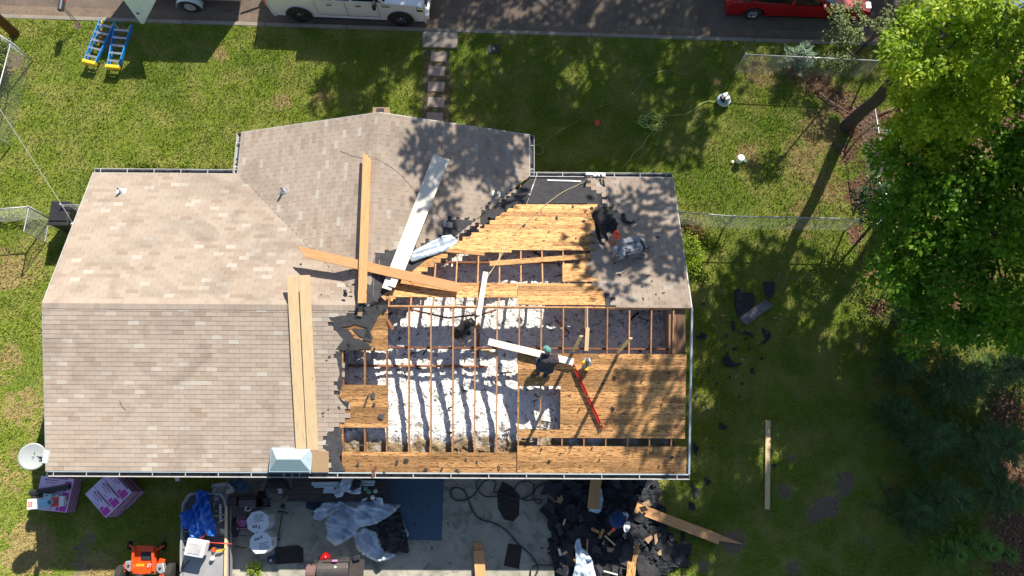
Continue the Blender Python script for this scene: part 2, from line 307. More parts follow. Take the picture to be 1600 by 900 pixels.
def lawn_material(name, dark=1.0, bump=True):
    m = bpy.data.materials.new(name); t, N, L, B = nod(m)
    tc = N.new('ShaderNodeTexCoord')
    def noise_(s, d=5, dist=0):
        n = N.new('ShaderNodeTexNoise'); n.inputs['Scale'].default_value = s; n.inputs['Detail'].default_value = d; n.inputs['Distortion'].default_value = dist
        L.new(tc.outputs['Object'], n.inputs[0]); return n.outputs[0]
    def ramp(src, a, b, lo=0, hi=1):
        r = N.new('ShaderNodeMapRange'); r.inputs[1].default_value = a; r.inputs[2].default_value = b; r.inputs[3].default_value = lo; r.inputs[4].default_value = hi
        L.new(src, r.inputs[0]); return r.outputs[0]
    def mix(f, a, b):
        x = N.new('ShaderNodeMix'); x.data_type = 'RGBA'; L.new(f, x.inputs[0])
        for k, s in ((6, a), (7, b)):
            if isinstance(s, tuple): x.inputs[k].default_value = (*s, 1)
            else: L.new(s, x.inputs[k])
        return x.outputs[2]
    def attr(n):
        a = N.new('ShaderNodeAttribute'); a.attribute_name = n; return a.outputs['Fac']
    def math_(op, a, b):
        x = N.new('ShaderNodeMath'); x.operation = op
        for k, s in ((0, a), (1, b)):
            if isinstance(s, (int, float)): x.inputs[k].default_value = s
            else: L.new(s, x.inputs[k])
        x.use_clamp = op == 'MULTIPLY_ADD'; return x.outputs[0]
    d = dark
    g = mix(ramp(noise_(22, 3), .35, .65), (.145*d, .215*d, .020*d), (.285*d, .345*d, .055*d))
    g = mix(ramp(noise_(1.1, 4, .4), .42, .68), g, (.34*d, .345*d, .09*d))
    g = mix(ramp(noise_(.45, 3), .5, .7, 0, .6), g, (.11*d, .20*d, .02*d))
    nb = math_('ADD', math_('MULTIPLY', noise_(6, 6), .55), math_('MULTIPLY', noise_(1.7, 4), .45))
    def masked(col_a, key, gain=2.8):
        a = math_('ADD', attr(key), math_('MULTIPLY', math_('SUBTRACT', nb, .5), gain)); return ramp(a, .38, .62)
    g = mix(masked(0, 'dry'), g, mix(ramp(noise_(30, 3), .35, .65), (.46*d, .35*d, .16*d), (.31*d, .27*d, .09*d)))
    if bump:
        g = mix(masked(0, 'dirt', 2.2), g, mix(ramp(noise_(14, 5), .3, .7), (.30, .23, .16), (.20, .145, .10)))
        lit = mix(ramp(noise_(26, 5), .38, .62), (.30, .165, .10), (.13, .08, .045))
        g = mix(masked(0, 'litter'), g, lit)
    tin = attr('tint'); h = N.new('ShaderNodeHueSaturation'); L.new(ramp(tin, 0, 1, .65, 1.35), h.inputs['Value']); L.new(g, h.inputs['Color'])
    L.new(h.outputs[0], B.inputs['Base Color']); B.inputs['Roughness'].default_value = .9; B.inputs['Specular IOR Level'].default_value = .1; B.inputs['Diffuse Roughness'].default_value = 1
    if bump:
        bp = N.new('ShaderNodeBump'); bp.inputs['Strength'].default_value = .9; bp.inputs['Distance'].default_value = .05; L.new(noise_(30, 5), bp.inputs['Height'])
        L.new(bp.outputs[0], B.inputs['Normal'])
    return m
M['lawn'] = lawn_material('mown_lawn'); M['blade'] = lawn_material('grass_blades', 1.12, False)
def flat(name, P, m, kind='structure'):
    b = MB().add(P, [tuple(range(len(P)))], .5); o = b.build(name, m, recalc=False); tag(o, kind=kind); return o
flat('ground', [(-500, -500, -.17), (500, -500, -.17), (500, 500, -.17), (-500, 500, -.17)], M['lawn'])
flat('lawn_beyond', [(-120, -120, -.03), (120, -120, -.03), tuple(kp(140, 0, -.03)), tuple(kp(-105, 0, -.03))], M['lawn'])
# fine lawn sheet with real patches of dry grass, bare earth and leaf litter
nx, ny = 400, 230
a_ = np.linspace(-6, 44, nx); b_ = np.linspace(-24, 0, ny); A_, B_ = np.meshgrid(a_, b_)
GX = K0.x+KD.x*A_+KN.x*B_; GY = K0.y+KD.y*A_+KN.y*B_
GZ = .0 + .012*np.sin(GX*1.3)*np.cos(GY*1.1) - .012
me = bpy.data.meshes.new('lawn'); idx = np.arange(nx*ny).reshape(ny, nx)
q = np.stack([idx[:-1, :-1], idx[:-1, 1:], idx[1:, 1:], idx[1:, :-1]], -1).reshape(-1, 4)
me.vertices.add(nx*ny); me.vertices.foreach_set('co', np.stack([GX, GY, GZ], -1).ravel())
me.loops.add(q.size); me.loops.foreach_set('vertex_index', q.ravel())
me.polygons.add(len(q)); me.polygons.foreach_set('loop_start', np.arange(len(q))*4); me.polygons.foreach_set('loop_total', np.full(len(q), 4))
me.update(calc_edges=True); me.materials.append(M['lawn'])
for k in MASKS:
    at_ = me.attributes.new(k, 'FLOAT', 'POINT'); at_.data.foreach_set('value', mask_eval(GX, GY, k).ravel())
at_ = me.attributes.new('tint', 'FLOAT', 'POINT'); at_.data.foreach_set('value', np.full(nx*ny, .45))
tag(bpy.data.objects.new('lawn', me), kind='structure'); COL.objects.link(bpy.data.objects['lawn'])
# street
M['road'] = mat('sun_bleached_asphalt', (.235, .18, .135), (.15, .115, .088), rough=.95, scale=1.6, spots=(.30, .23, .17), spot_scale=26, spot_lim=(.55, .66), bump=.5, bscale=70, detail=8)
M['gutter_pan'] = mat('sandy_gutter_pan', (.31, .23, .16), (.2, .15, .11), rough=.95, scale=2, spots=(.12, .08, .05), spot_scale=20, spot_lim=(.58, .66), bump=.3)
flat('road', [kp(-100, .15, -.135), kp(140, .15, -.135), kp(140, 9, -.11), kp(-100, 9, -.11)], M['road'])
flat('gutter_pan', [kp(-100, .15, -.129), kp(140, .15, -.129), kp(140, .62, -.129), kp(-100, .62, -.129)], M['gutter_pan'])
kb = MB(); x = -60
while x < 90:
    kb.box(kp(x+1.5, .085, -.072), (2.985, .16, .16), KA); x += 3
tag(kb.build('kerb', M['kerb'], bevel=.02), kind='structure')
kb = MB(); x = -60
while x < 90:
    kb.box(kp(x+1.5, 9.08, -.06), (2.985, .16, .18), KA); x += 3
tag(kb.build('far_kerb', M['kerb'], bevel=.02), kind='structure')
flat('far_lawn', [kp(-100, 9.16, .01), kp(140, 9.16, .01), kp(140, 60, .01), kp(-100, 60, .01)], M['lawn'])
# patio slab
PC = [at(352, 742), at(352, 960), at(862, 960), at(866, 742)]
yh = .62
pt = MB().prism([(PC[0].x, yh, .045), (PC[1].x, -7.5, .045), (PC[2].x+.05, -7.5, .045), (PC[3].x, yh, .045)], .12)
tag(pt.build('patio', M['concrete'], bevel=.01), kind='structure')
pj = MB()
for xx in (-5.6, -2.6): pj.box((xx, -3.4, .046), (.012, 8, .006))
# earth bed of the stepping stones
bed = MB().add([at(662, 78, .006), at(703, 78, .006), at(706, 240, .006), at(658, 240, .006)], [(0, 1, 2, 3)], .5)
M['earth'] = mat('bare_earth_bed', (.24, .17, .11), (.13, .10, .05), rough=.95, scale=9, spots=(.08, .12, .02), spot_scale=5, spot_lim=(.5, .6), bump=.6, bscale=40)
tag(bed.build('path_bed', M['earth'], recalc=False), kind='structure')
# grass blades (one object, nobody could count them)
def scatter(n, lo=(-19.5, -5), hi=(19.8, 16.4)):
    X = rng.uniform(lo[0], hi[0], n); Y = rng.uniform(lo[1], hi[1], n)
    kb_ = (X-K0.x)*KN.x+(Y-K0.y)*KN.y; keep = kb_ < -.02
    keep &= ~((X > -12.3) & (X < 4.8) & (Y > .5) & (Y < 8.7)); keep &= ~((X > -8) & (X < .4) & (Y > 8) & (Y < 10.3))
    keep &= ~((X > PC[0].x) & (X < PC[2].x+.1) & (Y < .7))
    return X[keep], Y[keep]
def blades(name, X, Y, h, w, m, masks=('dry',), skip=('litter', 'dirt'), lean=.9):
    if skip:
        k = np.ones(len(X), bool)
        for s in skip: k &= (mask_eval(X, Y, s)+rng.normal(0, .12, len(X))) < .42
        bx0, bx1 = at(662, 78).x, at(703, 78).x
        k &= ~((X > bx0-.0) & (X < bx1) & (Y > 10) & (rng.random(len(X)) < .93))
        X, Y = X[k], Y[k]
    n = len(X); th = rng.uniform(0, 2*np.pi, n); hh = h*rng.uniform(.5, 1.3, n); ww = w*rng.uniform(.6, 1.3, n)
    ln = rng.uniform(.2, lean, n); t2 = rng.uniform(0, 2*np.pi, n)
    V = np.zeros((n, 3, 3)); V[:, 0, 0] = X-np.cos(th)*ww; V[:, 0, 1] = Y-np.sin(th)*ww; V[:, 1, 0] = X+np.cos(th)*ww; V[:, 1, 1] = Y+np.sin(th)*ww
    V[:, 2, 0] = X+np.cos(t2)*hh*ln; V[:, 2, 1] = Y+np.sin(t2)*hh*ln; V[:, 2, 2] = hh; V[:, :2, 2] = -.01
    me = bpy.data.meshes.new(name); me.vertices.add(3*n); me.vertices.foreach_set('co', V.ravel())
    me.loops.add(3*n); me.loops.foreach_set('vertex_index', np.arange(3*n)); me.polygons.add(n)
    me.polygons.foreach_set('loop_start', np.arange(n)*3); me.polygons.foreach_set('loop_total', np.full(n, 3)); me.update(calc_edges=True)
    me.materials.append(m); a = me.attributes.new('tint', 'FLOAT', 'FACE'); a.data.foreach_set('value', rng.random(n))
    for s in masks:
        a = me.attributes.new(s, 'FLOAT', 'FACE'); a.data.foreach_set('value', mask_eval(X, Y, s))
    o = bpy.data.objects.new(name, me); COL.objects.link(o); return tag(o, kind='stuff')
X, Y = scatter(520000)
g = blades('grass', X, Y, .07, .013, M['blade']); tag(g, 'short mown green grass of the yard', 'grass', kind='stuff')
# taller tufts along the walls and fences
X = []; Y = []
for (x0, y0, x1, y1, n) in [(205, 263, 372, 270, 900), (832, 272, 905, 274, 500), (0, 345, 60, 348, 500), (1070, 345, 1120, 390, 900), (1080, 400, 1100, 440, 500), (395, 888, 410, 900, 90), (215, 870, 190, 900, 100)]:
    p, q_ = at(x0, y0, 0), at(x1, y1, 0); t_ = rng.random(n)
    X.append(p.x+(q_.x-p.x)*t_+rng.normal(0, .12, n)); Y.append(p.y+(q_.y-p.y)*t_+rng.normal(0, .1, n))
g = blades('weed_fringe', np.concatenate(X), np.concatenate(Y), .16, .022, M['blade'], skip=None); tag(g, 'taller green weeds fringing the walls and fences', 'weeds', kind='stuff')
# fallen leaves
X, Y = scatter(90000, (7, -5), (19.8, 16.2)); lm = mask_eval(X, Y, 'litter'); k = rng.random(len(X)) < np.clip(lm*1.3-.15, 0.006, 1)*.4
X, Y = X[k], Y[k]; n = len(X); th = rng.uniform(0, 6.28, n); s = rng.uniform(.02, .055, n)
V = np.zeros((n, 4, 3)); ca, sa = np.cos(th), np.sin(th)
for j, (u, v) in enumerate(((-1, 0), (0, -.6), (1, 0), (0, .6))):
    V[:, j, 0] = X+(u*ca-v*sa)*s; V[:, j, 1] = Y+(u*sa+v*ca)*s; V[:, j, 2] = rng.uniform(.012, .05, n)
me = bpy.data.meshes.new('fallen_leaves'); me.vertices.add(4*n); me.vertices.foreach_set('co', V.ravel()); me.loops.add(4*n); me.loops.foreach_set('vertex_index', np.arange(4*n))
me.polygons.add(n); me.polygons.foreach_set('loop_start', np.arange(n)*4); me.polygons.foreach_set('loop_total', np.full(n, 4)); me.update(calc_edges=True)
me.materials.append(M['dryleaf']); a = me.attributes.new('tint', 'FLOAT', 'FACE'); a.data.foreach_set('value', rng.random(n))
o = bpy.data.objects.new('fallen_leaves', me); COL.objects.link(o); tag(o, 'brown dry leaves lying under the trees on the right', 'leaf litter', kind='stuff')
# ------------------------------------------------------------------ the house
X0, X1, Y0, Y1, ZE, ZR, DH = -12.68, 5.14, .175, 9.056, 2.733, 4.108, 4.4405
WX0, WX1, YN = -8.27, .71, 10.45; WXR = (WX0+WX1)/2; S_ = (ZR-ZE)/DH
COSP = 1/math.sqrt(1+S_*S_)
SL = {  # u runs along the eave, v is the plan distance up the slope
 'S': lambda u, v: Vector((u, Y0+v, ZE+S_*v)), 'N': lambda u, v: Vector((u, Y1-v, ZE+S_*v)),
 'W': lambda u, v: Vector((WX0+v, u, ZE+S_*v)), 'E': lambda u, v: Vector((WX1-v, u, ZE+S_*v))}
NR = {'S': Vector((0, -S_, 1)).normalized(), 'N': Vector((0, S_, 1)).normalized(), 'W': Vector((-S_, 0, 1)).normalized(), 'E': Vector((S_, 0, 1)).normalized()}
def on(px_, py_, s, off=0.):
    """where the sight line of a photo pixel meets slope s, raised by off along its normal"""
    d = Vector(AF + AR*(px_-800)/F_PX - AU*(py_-450)/F_PX); o = Vector((0, 0, CAM_H)); p0 = SL[s](0, 0)+NR[s]*off; n = NR[s]
    return o+d*((p0-o).dot(n)/d.dot(n))
def uv(px_, py_, s):
    p = on(px_, py_, s)
    return {'S': (p.x, p.y-Y0), 'N': (p.x, Y1-p.y), 'W': (p.y, p.x-WX0), 'E': (p.y, WX1-p.x)}[s]
def P_(s, pts): return [uv(x, y, s) for x, y in pts]
house = thing('house', ((X0+X1)/2, 4.6, 0), 'single storey house with tan shingle roof, its right half torn open', 'house')
EXP, TAB = .127*COSP, .3048
def shingles(name, s, outline, torn, vmax=DH, torn_slots=True):
    """every tab is real: tilted, 6 mm proud at its butt, 7 mm slots"""
    b = MB(); n = NR[s]; k = 0; v = 0.
    while v < vmax-.02:
        va, vb = v, min(v+EXP, vmax)
        la = scan(outline, max(va, .001)); lb = scan(outline, min(vb, vmax-.001))
        if len(la) >= 2:
            if len(lb) < 2: lb = la
            u = math.floor(min(la[0], lb[0])/TAB)*TAB-(TAB/2 if k % 2 else 0)
            while u < max(la[-1], lb[-1]):
                ua, ub = u+.0035, u+TAB-.0035; u += TAB
                uc, vc = (ua+ub)/2, (va+vb)/2
                if any(inpoly(uc+random.uniform(-.05, .05), vc, t) for t in torn): continue
                q0, q1 = min(max(ua, la[0]), la[-1]), min(max(ub, la[0]), la[-1]); r0, r1 = min(max(ua, lb[0]), lb[-1]), min(max(ub, lb[0]), lb[-1])
                if q1-q0 < .01 and r1-r0 < .01: continue
                t0 = .0075+random.uniform(-.001, .0015); t = random.random()
                t = t*.72+.1 if random.random() < .92 else (1. if random.random() < .6 else .02)
                lo = [SL[s](q0, va), SL[s](q1, va)]; hi = [SL[s](r1, vb+.012), SL[s](r0, vb+.012)]
                b.add([lo[0]+n*t0, lo[1]+n*t0, hi[0]+n*.0015, hi[1]+n*.0015, lo[0]-n*.002, lo[1]-n*.002, hi[0]-n*.002, hi[1]-n*.002],
                      [(0, 1, 2, 3), (4, 5, 1, 0), (5, 6, 2, 1), (7, 4, 0, 3)], t)
        v += EXP; k += 1
    return b.build(name, M['shingle'], house, recalc=False)
# torn-off zones, traced on each slope
T_S = P_('S', [(606, 476), (555, 478), (545, 492), (515, 494), (516, 505), (530, 515), (540, 530), (550, 545), (545, 548), (524, 549), (526, 560), (534, 566), (531, 585), (529, 602), (522, 612), (530, 622), (545, 628), (548, 640), (540, 655), (534, 668), (512, 674), (508, 690), (512, 702), (520, 712), (520, 745), (1090, 760), (1090, 470)])
T_E = P_('E', [(832, 300), (800, 300), (770, 322), (745, 345), (700, 345), (695, 365), (680, 372), (640, 382), (632, 385), (615, 392), (600, 396), (596, 410), (590, 430), (585, 470), (560, 480), (560, 500), (700, 500), (850, 420)])
T_N = P_('N', [(826, 276), (920, 276), (922, 292), (935, 297), (942, 310), (945, 322), (962, 328), (958, 345), (935, 352), (922, 362), (925, 392), (918, 410), (918, 424), (930, 440), (945, 452), (960, 470), (955, 483), (540, 490), (560, 440), (700, 380)])
T_NL = P_('N', [(545, 440), (553, 430), (600, 430), (600, 480), (556, 481), (557, 455)])
o_S = [(X0, 0), (X1, 0), (X1, DH), (X0, DH)]
o_NL = [(X0, 0), (WX0, 0), (WX0+DH, DH), (X0, DH)]
o_NR = [(WX1, 0), (X1, 0), (X1, DH), (WX1-DH, DH)]
VR = WXR-WX0
o_W = [(Y1, 0), (YN, 0), (YN, VR), (Y1-VR, VR)]
o_E = [(Y1, 0), (YN, 0), (YN, VR), (Y1-VR, VR)]
shingles('shingle_field', 'S', o_S, [T_S]); shingles('shingle_field', 'N', o_NL, [T_NL]); shingles('shingle_field', 'N', o_NR, [T_N])
shingles('shingle_field', 'W', o_W, [], VR); shingles('shingle_field', 'E', o_E, [T_E], VR)
# ridge caps
b = MB(); x = X0
while x < on(556, 480, 'S').x:
    for n, sy in ((NR['S'], -1), (NR['N'], 1)):
        p = Vector((x, Y0+DH, ZR)); h = .145; t = random.random()*.6+.2; L_ = min(.16, 9)
        a = [Vector((x, p.y, ZR+.022)), Vector((x+.15, p.y, ZR+.014)), Vector((x+.15, p.y+sy*h, ZR-S_*h+.010)), Vector((x, p.y+sy*h, ZR-S_*h+.016))]
        b.add(a+[q-Vector((0, 0, .012)) for q in a], [(0, 1, 2, 3), (4, 5, 1, 0), (5, 6, 2, 1), (6, 7, 3, 2), (7, 4, 0, 3)], t)
    x += .142
y = YN
while y > on(590, 400, 'E').y:
    for sx in (-1, 1):
        h = .145; t = random.random()*.6+.2
        a = [Vector((WXR, y, ZR+.020)), Vector((WXR, y-.15, ZR+.012)), Vector((WXR+sx*h, y-.15, ZR-S_*h+.008)), Vector((WXR+sx*h, y, ZR-S_*h+.014))]
        b.add(a+[q-Vector((0, 0, .012)) for q in a], [(0, 1, 2, 3), (4, 5, 1, 0), (5, 6, 2, 1), (6, 7, 3, 2), (7, 4, 0, 3)], t)
    y -= .142
b.build('ridge_cap', M['shingle'], house)
# felt underlay
def sheet(b, s, pts, off, t=.003, tint=None, jag=0, mi=0):
    P = [on(x, y, s, off) for x, y in pts]
    if jag:
        Q = []
        for i, p in enumerate(P):
            q_ = P[(i+1) % len(P)]; n_ = max(1, int((q_-p).length/.12))
            for k in range(n_):
                r = p.lerp(q_, k/n_); Q.append(r+Vector((random.uniform(-jag, jag), random.uniform(-jag, jag), 0)))
        n = NR[s]; o0 = SL[s](0, 0)+n*off; P = [r-n*((r-o0).dot(n)) for r in Q]
    b.prism(P, t, NR[s], tint, mi)
b = MB()
b.prism([SL['S'](u, v)-NR['S']*.008 for u, v in ((X0+.01, .01), (on(531, 700, 'S').x, .01), (on(531, 560, 'S').x, DH), (X0+.01, DH))], .004, NR['S'])
b.prism([SL['N'](u, v)-NR['N']*.008 for u, v in ((X0+.01, .01), (WX0, .01), (WX0+DH, DH), (X0+.01, DH))], .004, NR['N'])
b.prism([SL['W'](u, v)-NR['W']*.008 for u, v in ((Y1, .01), (YN-.01, .01), (YN-.01, VR), (Y1-VR, VR))], .004, NR['W'])
b.prism([SL['E'](u, v)-NR['E']*.008 for u, v in ((Y1, .01), (YN-.01, .01), (YN-.01, VR), (Y1-VR, VR))], .004, NR['E'])
xr = on(940, 400, 'N').x
b.prism([SL['N'](u, v)-NR['N']*.008 for u, v in ((xr, .01), (X1-.01, .01), (X1-.01, DH-.02), (xr, DH-.02))], .004, NR['N'])
sheet(b, 'N', [(828, 279), (945, 279), (950, 330), (936, 318), (810, 318), (800, 322), (770, 342), (762, 338)], -.008, .004)
b.build('felt_underlay', M['felt'], house)
# decking boards, one patch = one part
def deck(s, poly, name='decking', holes=(), bw=.146, off=-.016, t=.02, jit=.012, m='deck', clean=True):
    b = MB(); P = poly; vs = [p[1] for p in P]; v = math.floor(min(vs)/bw)*bw
    while v < max(vs):
        if v > min(vs):      # dark strip added to close the lit joint and draw it as shade
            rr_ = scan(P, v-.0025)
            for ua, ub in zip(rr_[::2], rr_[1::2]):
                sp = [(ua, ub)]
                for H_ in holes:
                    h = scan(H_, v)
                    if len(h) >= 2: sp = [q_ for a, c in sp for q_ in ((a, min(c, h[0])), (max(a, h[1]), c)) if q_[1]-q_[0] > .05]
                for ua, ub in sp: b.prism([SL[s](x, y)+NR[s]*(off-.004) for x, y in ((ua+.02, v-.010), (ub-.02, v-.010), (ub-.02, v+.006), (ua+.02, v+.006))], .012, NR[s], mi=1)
        va, vb = max(v, min(vs)), min(v+bw-.005, max(vs)); v += bw
        if vb-va < .03: continue
        r = scan(P, (va+vb)/2)
        for ua, ub in zip(r[::2], r[1::2]):
            segs = [(ua, ub)]
            for H_ in holes:
                h = scan(H_, (va+vb)/2)
                if len(h) >= 2:
                    ns = []
                    for a, c in segs:
                        if h[0] > a: ns.append((a, min(c, h[0])))
                        if h[1] < c: ns.append((max(a, h[1]), c))
                    segs = [(a, c) for a, c in ns if c-a > .02]
            for a, c in segs:
                x = a
                while x < c-.01:
                    e = min(c, x+random.uniform(2.2, 4.2)); e = c if c-e < .5 else e
                    ja = random.uniform(-jit, jit) if not clean else 0
                    q_ = [SL[s](x+ja, va), SL[s](e-.003+ja, va), SL[s](e-.003+ja, vb), SL[s](x+ja, vb)]
                    o_ = off+random.uniform(-.004, .004)
                    b.prism([p+NR[s]*o_ for p in q_], t, NR[s]); x = e
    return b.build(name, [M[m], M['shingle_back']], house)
def U(s, x0, y0, x1, y1):  # rectangle in plan from two photo points
    a = uv(x0, y0, s); c = uv(x1, y1, s); return [(a[0], a[1]), (c[0], a[1]), (c[0], c[1]), (a[0], c[1])]
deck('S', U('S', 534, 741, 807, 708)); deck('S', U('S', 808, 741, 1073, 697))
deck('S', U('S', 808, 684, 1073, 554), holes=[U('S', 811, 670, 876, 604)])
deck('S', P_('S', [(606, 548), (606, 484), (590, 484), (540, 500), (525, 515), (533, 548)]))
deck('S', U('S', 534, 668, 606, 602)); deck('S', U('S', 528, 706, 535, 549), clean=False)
# gable end panel at the right
b = MB(); 
for a, c in ((1045, 1057), (1057.6, 1071)):
    p = [on(a, 553, 'S', -.09), on(c, 553, 'S', -.09), on(c, 483, 'S', -.09), on(a, 483, 'S', -.09)]; b.prism(p, .02, NR['S'])
M['gable_ply'] = mat('aged_brown_plywood', (.30, .17, .10), (.23, .12, .07), rough=.8, scale=3, stretch=(6, 1, 1), tint=.3)
b.build('overhang_panel', M['gable_ply'], house)
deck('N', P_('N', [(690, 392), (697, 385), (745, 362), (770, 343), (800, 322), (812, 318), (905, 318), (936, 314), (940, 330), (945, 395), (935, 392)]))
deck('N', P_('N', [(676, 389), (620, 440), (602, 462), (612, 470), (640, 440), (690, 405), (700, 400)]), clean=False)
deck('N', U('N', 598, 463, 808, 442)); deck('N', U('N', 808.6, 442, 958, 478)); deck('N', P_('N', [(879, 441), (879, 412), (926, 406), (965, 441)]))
b = MB(); b.beam(on(765, 412, 'N', .0), on(924, 400, 'N', .0), .17, .02, up=NR['N']); b.build('loose_deck_board', M['deck'], house)
b = MB(); b.beam(on(640, 386, 'N', -.02), on(757, 397, 'N', -.02), .12, .02, up=NR['N']); b.build('decking', M['deck'], house)
# rafters: 24 inch centres
RO = -.038; RH = .14
raf0 = -4.4925
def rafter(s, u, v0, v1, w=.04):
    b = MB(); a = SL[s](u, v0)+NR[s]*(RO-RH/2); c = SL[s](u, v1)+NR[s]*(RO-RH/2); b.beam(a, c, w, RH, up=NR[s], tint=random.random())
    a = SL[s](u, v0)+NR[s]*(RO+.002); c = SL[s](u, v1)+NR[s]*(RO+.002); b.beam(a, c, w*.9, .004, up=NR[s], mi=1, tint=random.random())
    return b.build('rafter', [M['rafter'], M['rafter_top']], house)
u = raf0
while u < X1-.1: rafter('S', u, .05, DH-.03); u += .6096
u = raf0+.05
while u < X1-.1:
    if u > WX1-DH: rafter('N', u, max(.05, WX1-u), DH-.03)
    u += .6096
b = MB(); b.beam((raf0-.7, Y0+DH, ZR-.12), (X1-.02, Y0+DH, ZR-.12), .035, .17); b.build('ridge_board', [M['rafter_top']], house)
b = MB(); v = 3.37
for s in ('S',): b.beam(SL[s](raf0-.1, v)-Vector((0, 0, .23)), SL[s](X1-.5, v)-Vector((0, 0, .23)), .05, .09)
b.beam(SL['S'](raf0, 2.95)-Vector((0, 0, .75)), SL['S'](raf0+4, 2.95)-Vector((0, 0, .75)), .05, .09)
b.beam(SL['N'](raf0+1.2, 3.0)-Vector((0, 0, .2)), SL['N'](raf0+5.9, 3.0)-Vector((0, 0, .2)), .045, .09)
b.build('purlin', M['rafter'], house)
b = MB()     # valley board
b.beam(on(598, 466, 'N', -.04), on(700, 382, 'N', -.04), .22, .02, up=NR['N']); b.build('valley_board', M['deck'], house)
for (a0, c0) in (((640, 483), (700, 497)), ((700, 497), (742, 492)), ((742, 495), (775, 484))):
    b = MB(); b.beam(on(*a0, 'S', -.3), on(*c0, 'S', -.35), .035, .09); b.build('collar_tie', M['rafter'], house)
u = raf0+.22
while u < X1-.3:
    b = MB(); b.beam((u, Y0+.5, 2.50), (u, Y1-.5, 2.50), .038, .12); b.beam((u, Y0+.62, 2.585), (u+.0, Y0+1.5, 2.61), .036, .09); b.build('ceiling_joist', M['rafter'], house); u += .6096
# attic insulation: blown white fibre between and over the joists
nx, ny = 430, 260
xs = np.linspace(-7.9, X1-.45, nx); ys = np.linspace(Y0+.52, Y1-.5, ny)
from mathutils import noise as mn
V = []; 
for j in range(ny):
    for i in range(nx):
        x, y = xs[i], ys[j]; e = min((y-ys[0])/.9, (ys[-1]-y)/.9, 1)
        z = 2.60+.2*min(1, e+.1)+.07*mn.noise(Vector((x*1.1, y*1.1, 0)))+.07*mn.noise(Vector((x*4.5, y*4.5, 3)))+.07*abs(mn.noise(Vector((x*11, y*11, 7))))+.03*mn.noise(Vector((x*24, y*24, 1)))
        V.append((x, y, z))
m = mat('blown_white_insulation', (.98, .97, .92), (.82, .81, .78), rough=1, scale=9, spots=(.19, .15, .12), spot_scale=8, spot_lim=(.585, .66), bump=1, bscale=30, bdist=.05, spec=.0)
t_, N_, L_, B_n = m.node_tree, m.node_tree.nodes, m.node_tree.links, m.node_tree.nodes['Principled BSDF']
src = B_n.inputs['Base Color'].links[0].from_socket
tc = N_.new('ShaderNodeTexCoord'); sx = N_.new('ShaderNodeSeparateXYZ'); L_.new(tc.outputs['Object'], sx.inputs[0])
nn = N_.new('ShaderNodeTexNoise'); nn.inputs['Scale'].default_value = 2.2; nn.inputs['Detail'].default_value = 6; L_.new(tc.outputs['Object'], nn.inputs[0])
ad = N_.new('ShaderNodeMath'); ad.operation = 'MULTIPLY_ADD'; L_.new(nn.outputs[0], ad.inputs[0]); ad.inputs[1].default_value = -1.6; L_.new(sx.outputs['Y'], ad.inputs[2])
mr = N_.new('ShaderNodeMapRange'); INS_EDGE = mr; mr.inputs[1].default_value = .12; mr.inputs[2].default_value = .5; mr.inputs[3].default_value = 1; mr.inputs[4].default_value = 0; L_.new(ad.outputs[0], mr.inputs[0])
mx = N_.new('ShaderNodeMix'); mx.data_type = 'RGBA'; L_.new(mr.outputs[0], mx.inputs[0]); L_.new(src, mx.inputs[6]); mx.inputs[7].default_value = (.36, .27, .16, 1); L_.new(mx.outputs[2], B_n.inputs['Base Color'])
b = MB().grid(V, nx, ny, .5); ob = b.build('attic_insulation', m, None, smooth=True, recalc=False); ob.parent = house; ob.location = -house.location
b = MB()
for k in range(160):
    x = random.uniform(-6, X1-.6); y = random.uniform(Y0+.7, Y1-.6); L_2 = random.uniform(.06, .35); a = random.uniform(0, 3.14)
    b.beam((x, y, 2.88), (x+math.cos(a)*L_2, y+math.sin(a)*L_2, 2.88+random.uniform(-.02, .05)), random.uniform(.015, .06), .012)
b.build('attic_rubble', M['shingle_back'], house)
# ceiling slab, walls, soffits
b = MB(); b.box(((X0+X1)/2, (Y0+Y1)/2, 2.40), (X1-X0-.8, Y1-Y0-.8, .06)); b.box((WXR, 9.4, 2.40), (WX1-WX0-.8, 1.4, .06)); b.build('ceiling', M['gable_ply'], house)
M['brickwall'] = mat('brick_wall', (.3, .17, .12), rough=.9); 
t, N, L, B = M['brickwall'].node_tree, M['brickwall'].node_tree.nodes, M['brickwall'].node_tree.links, M['brickwall'].node_tree.nodes['Principled BSDF']
br = N.new('ShaderNodeTexBrick'); tcc = N.new('ShaderNodeTexCoord'); mpp = N.new('ShaderNodeMapping'); mpp.inputs['Rotation'].default_value = (math.pi/2, 0, 0)
L.new(tcc.outputs['Object'], mpp.inputs[0]); L.new(mpp.outputs[0], br.inputs[0]); br.inputs['Scale'].default_value = 4.6; br.inputs['Color1'].default_value = (.33, .16, .1, 1); br.inputs['Color2'].default_value = (.22, .11, .08, 1); br.inputs['Mortar'].default_value = (.5, .46, .4, 1)
L.new(br.outputs[0], B.inputs['Base Color'])
WI = .42; wx0, wx1, wy0, wy1 = X0+WI, X1-WI, Y0+WI, Y1-WI
b = MB(); th = .14
def wall(b, a, c, z0=0, z1=2.62):
    b.beam((a[0], a[1], (z0+z1)/2), (c[0], c[1], (z0+z1)/2), th, z1-z0)
wall(b, (wx0, wy0), (wx1, wy0)); wall(b, (wx1, wy0+th/2), (wx1, wy1)); wall(b, (wx0, wy0+th/2), (wx0, wy1)); wall(b, (wx0, wy1), (WX0+WI, wy1)); wall(b, (WX1-WI, wy1), (wx1, wy1))
wall(b, (WX0+WI, wy1), (WX0+WI, YN-.3)); wall(b, (WX1-WI, wy1), (WX1-WI, YN-.3)); wall(b, (WX0+WI, YN-.3), (WX1-WI, YN-.3))
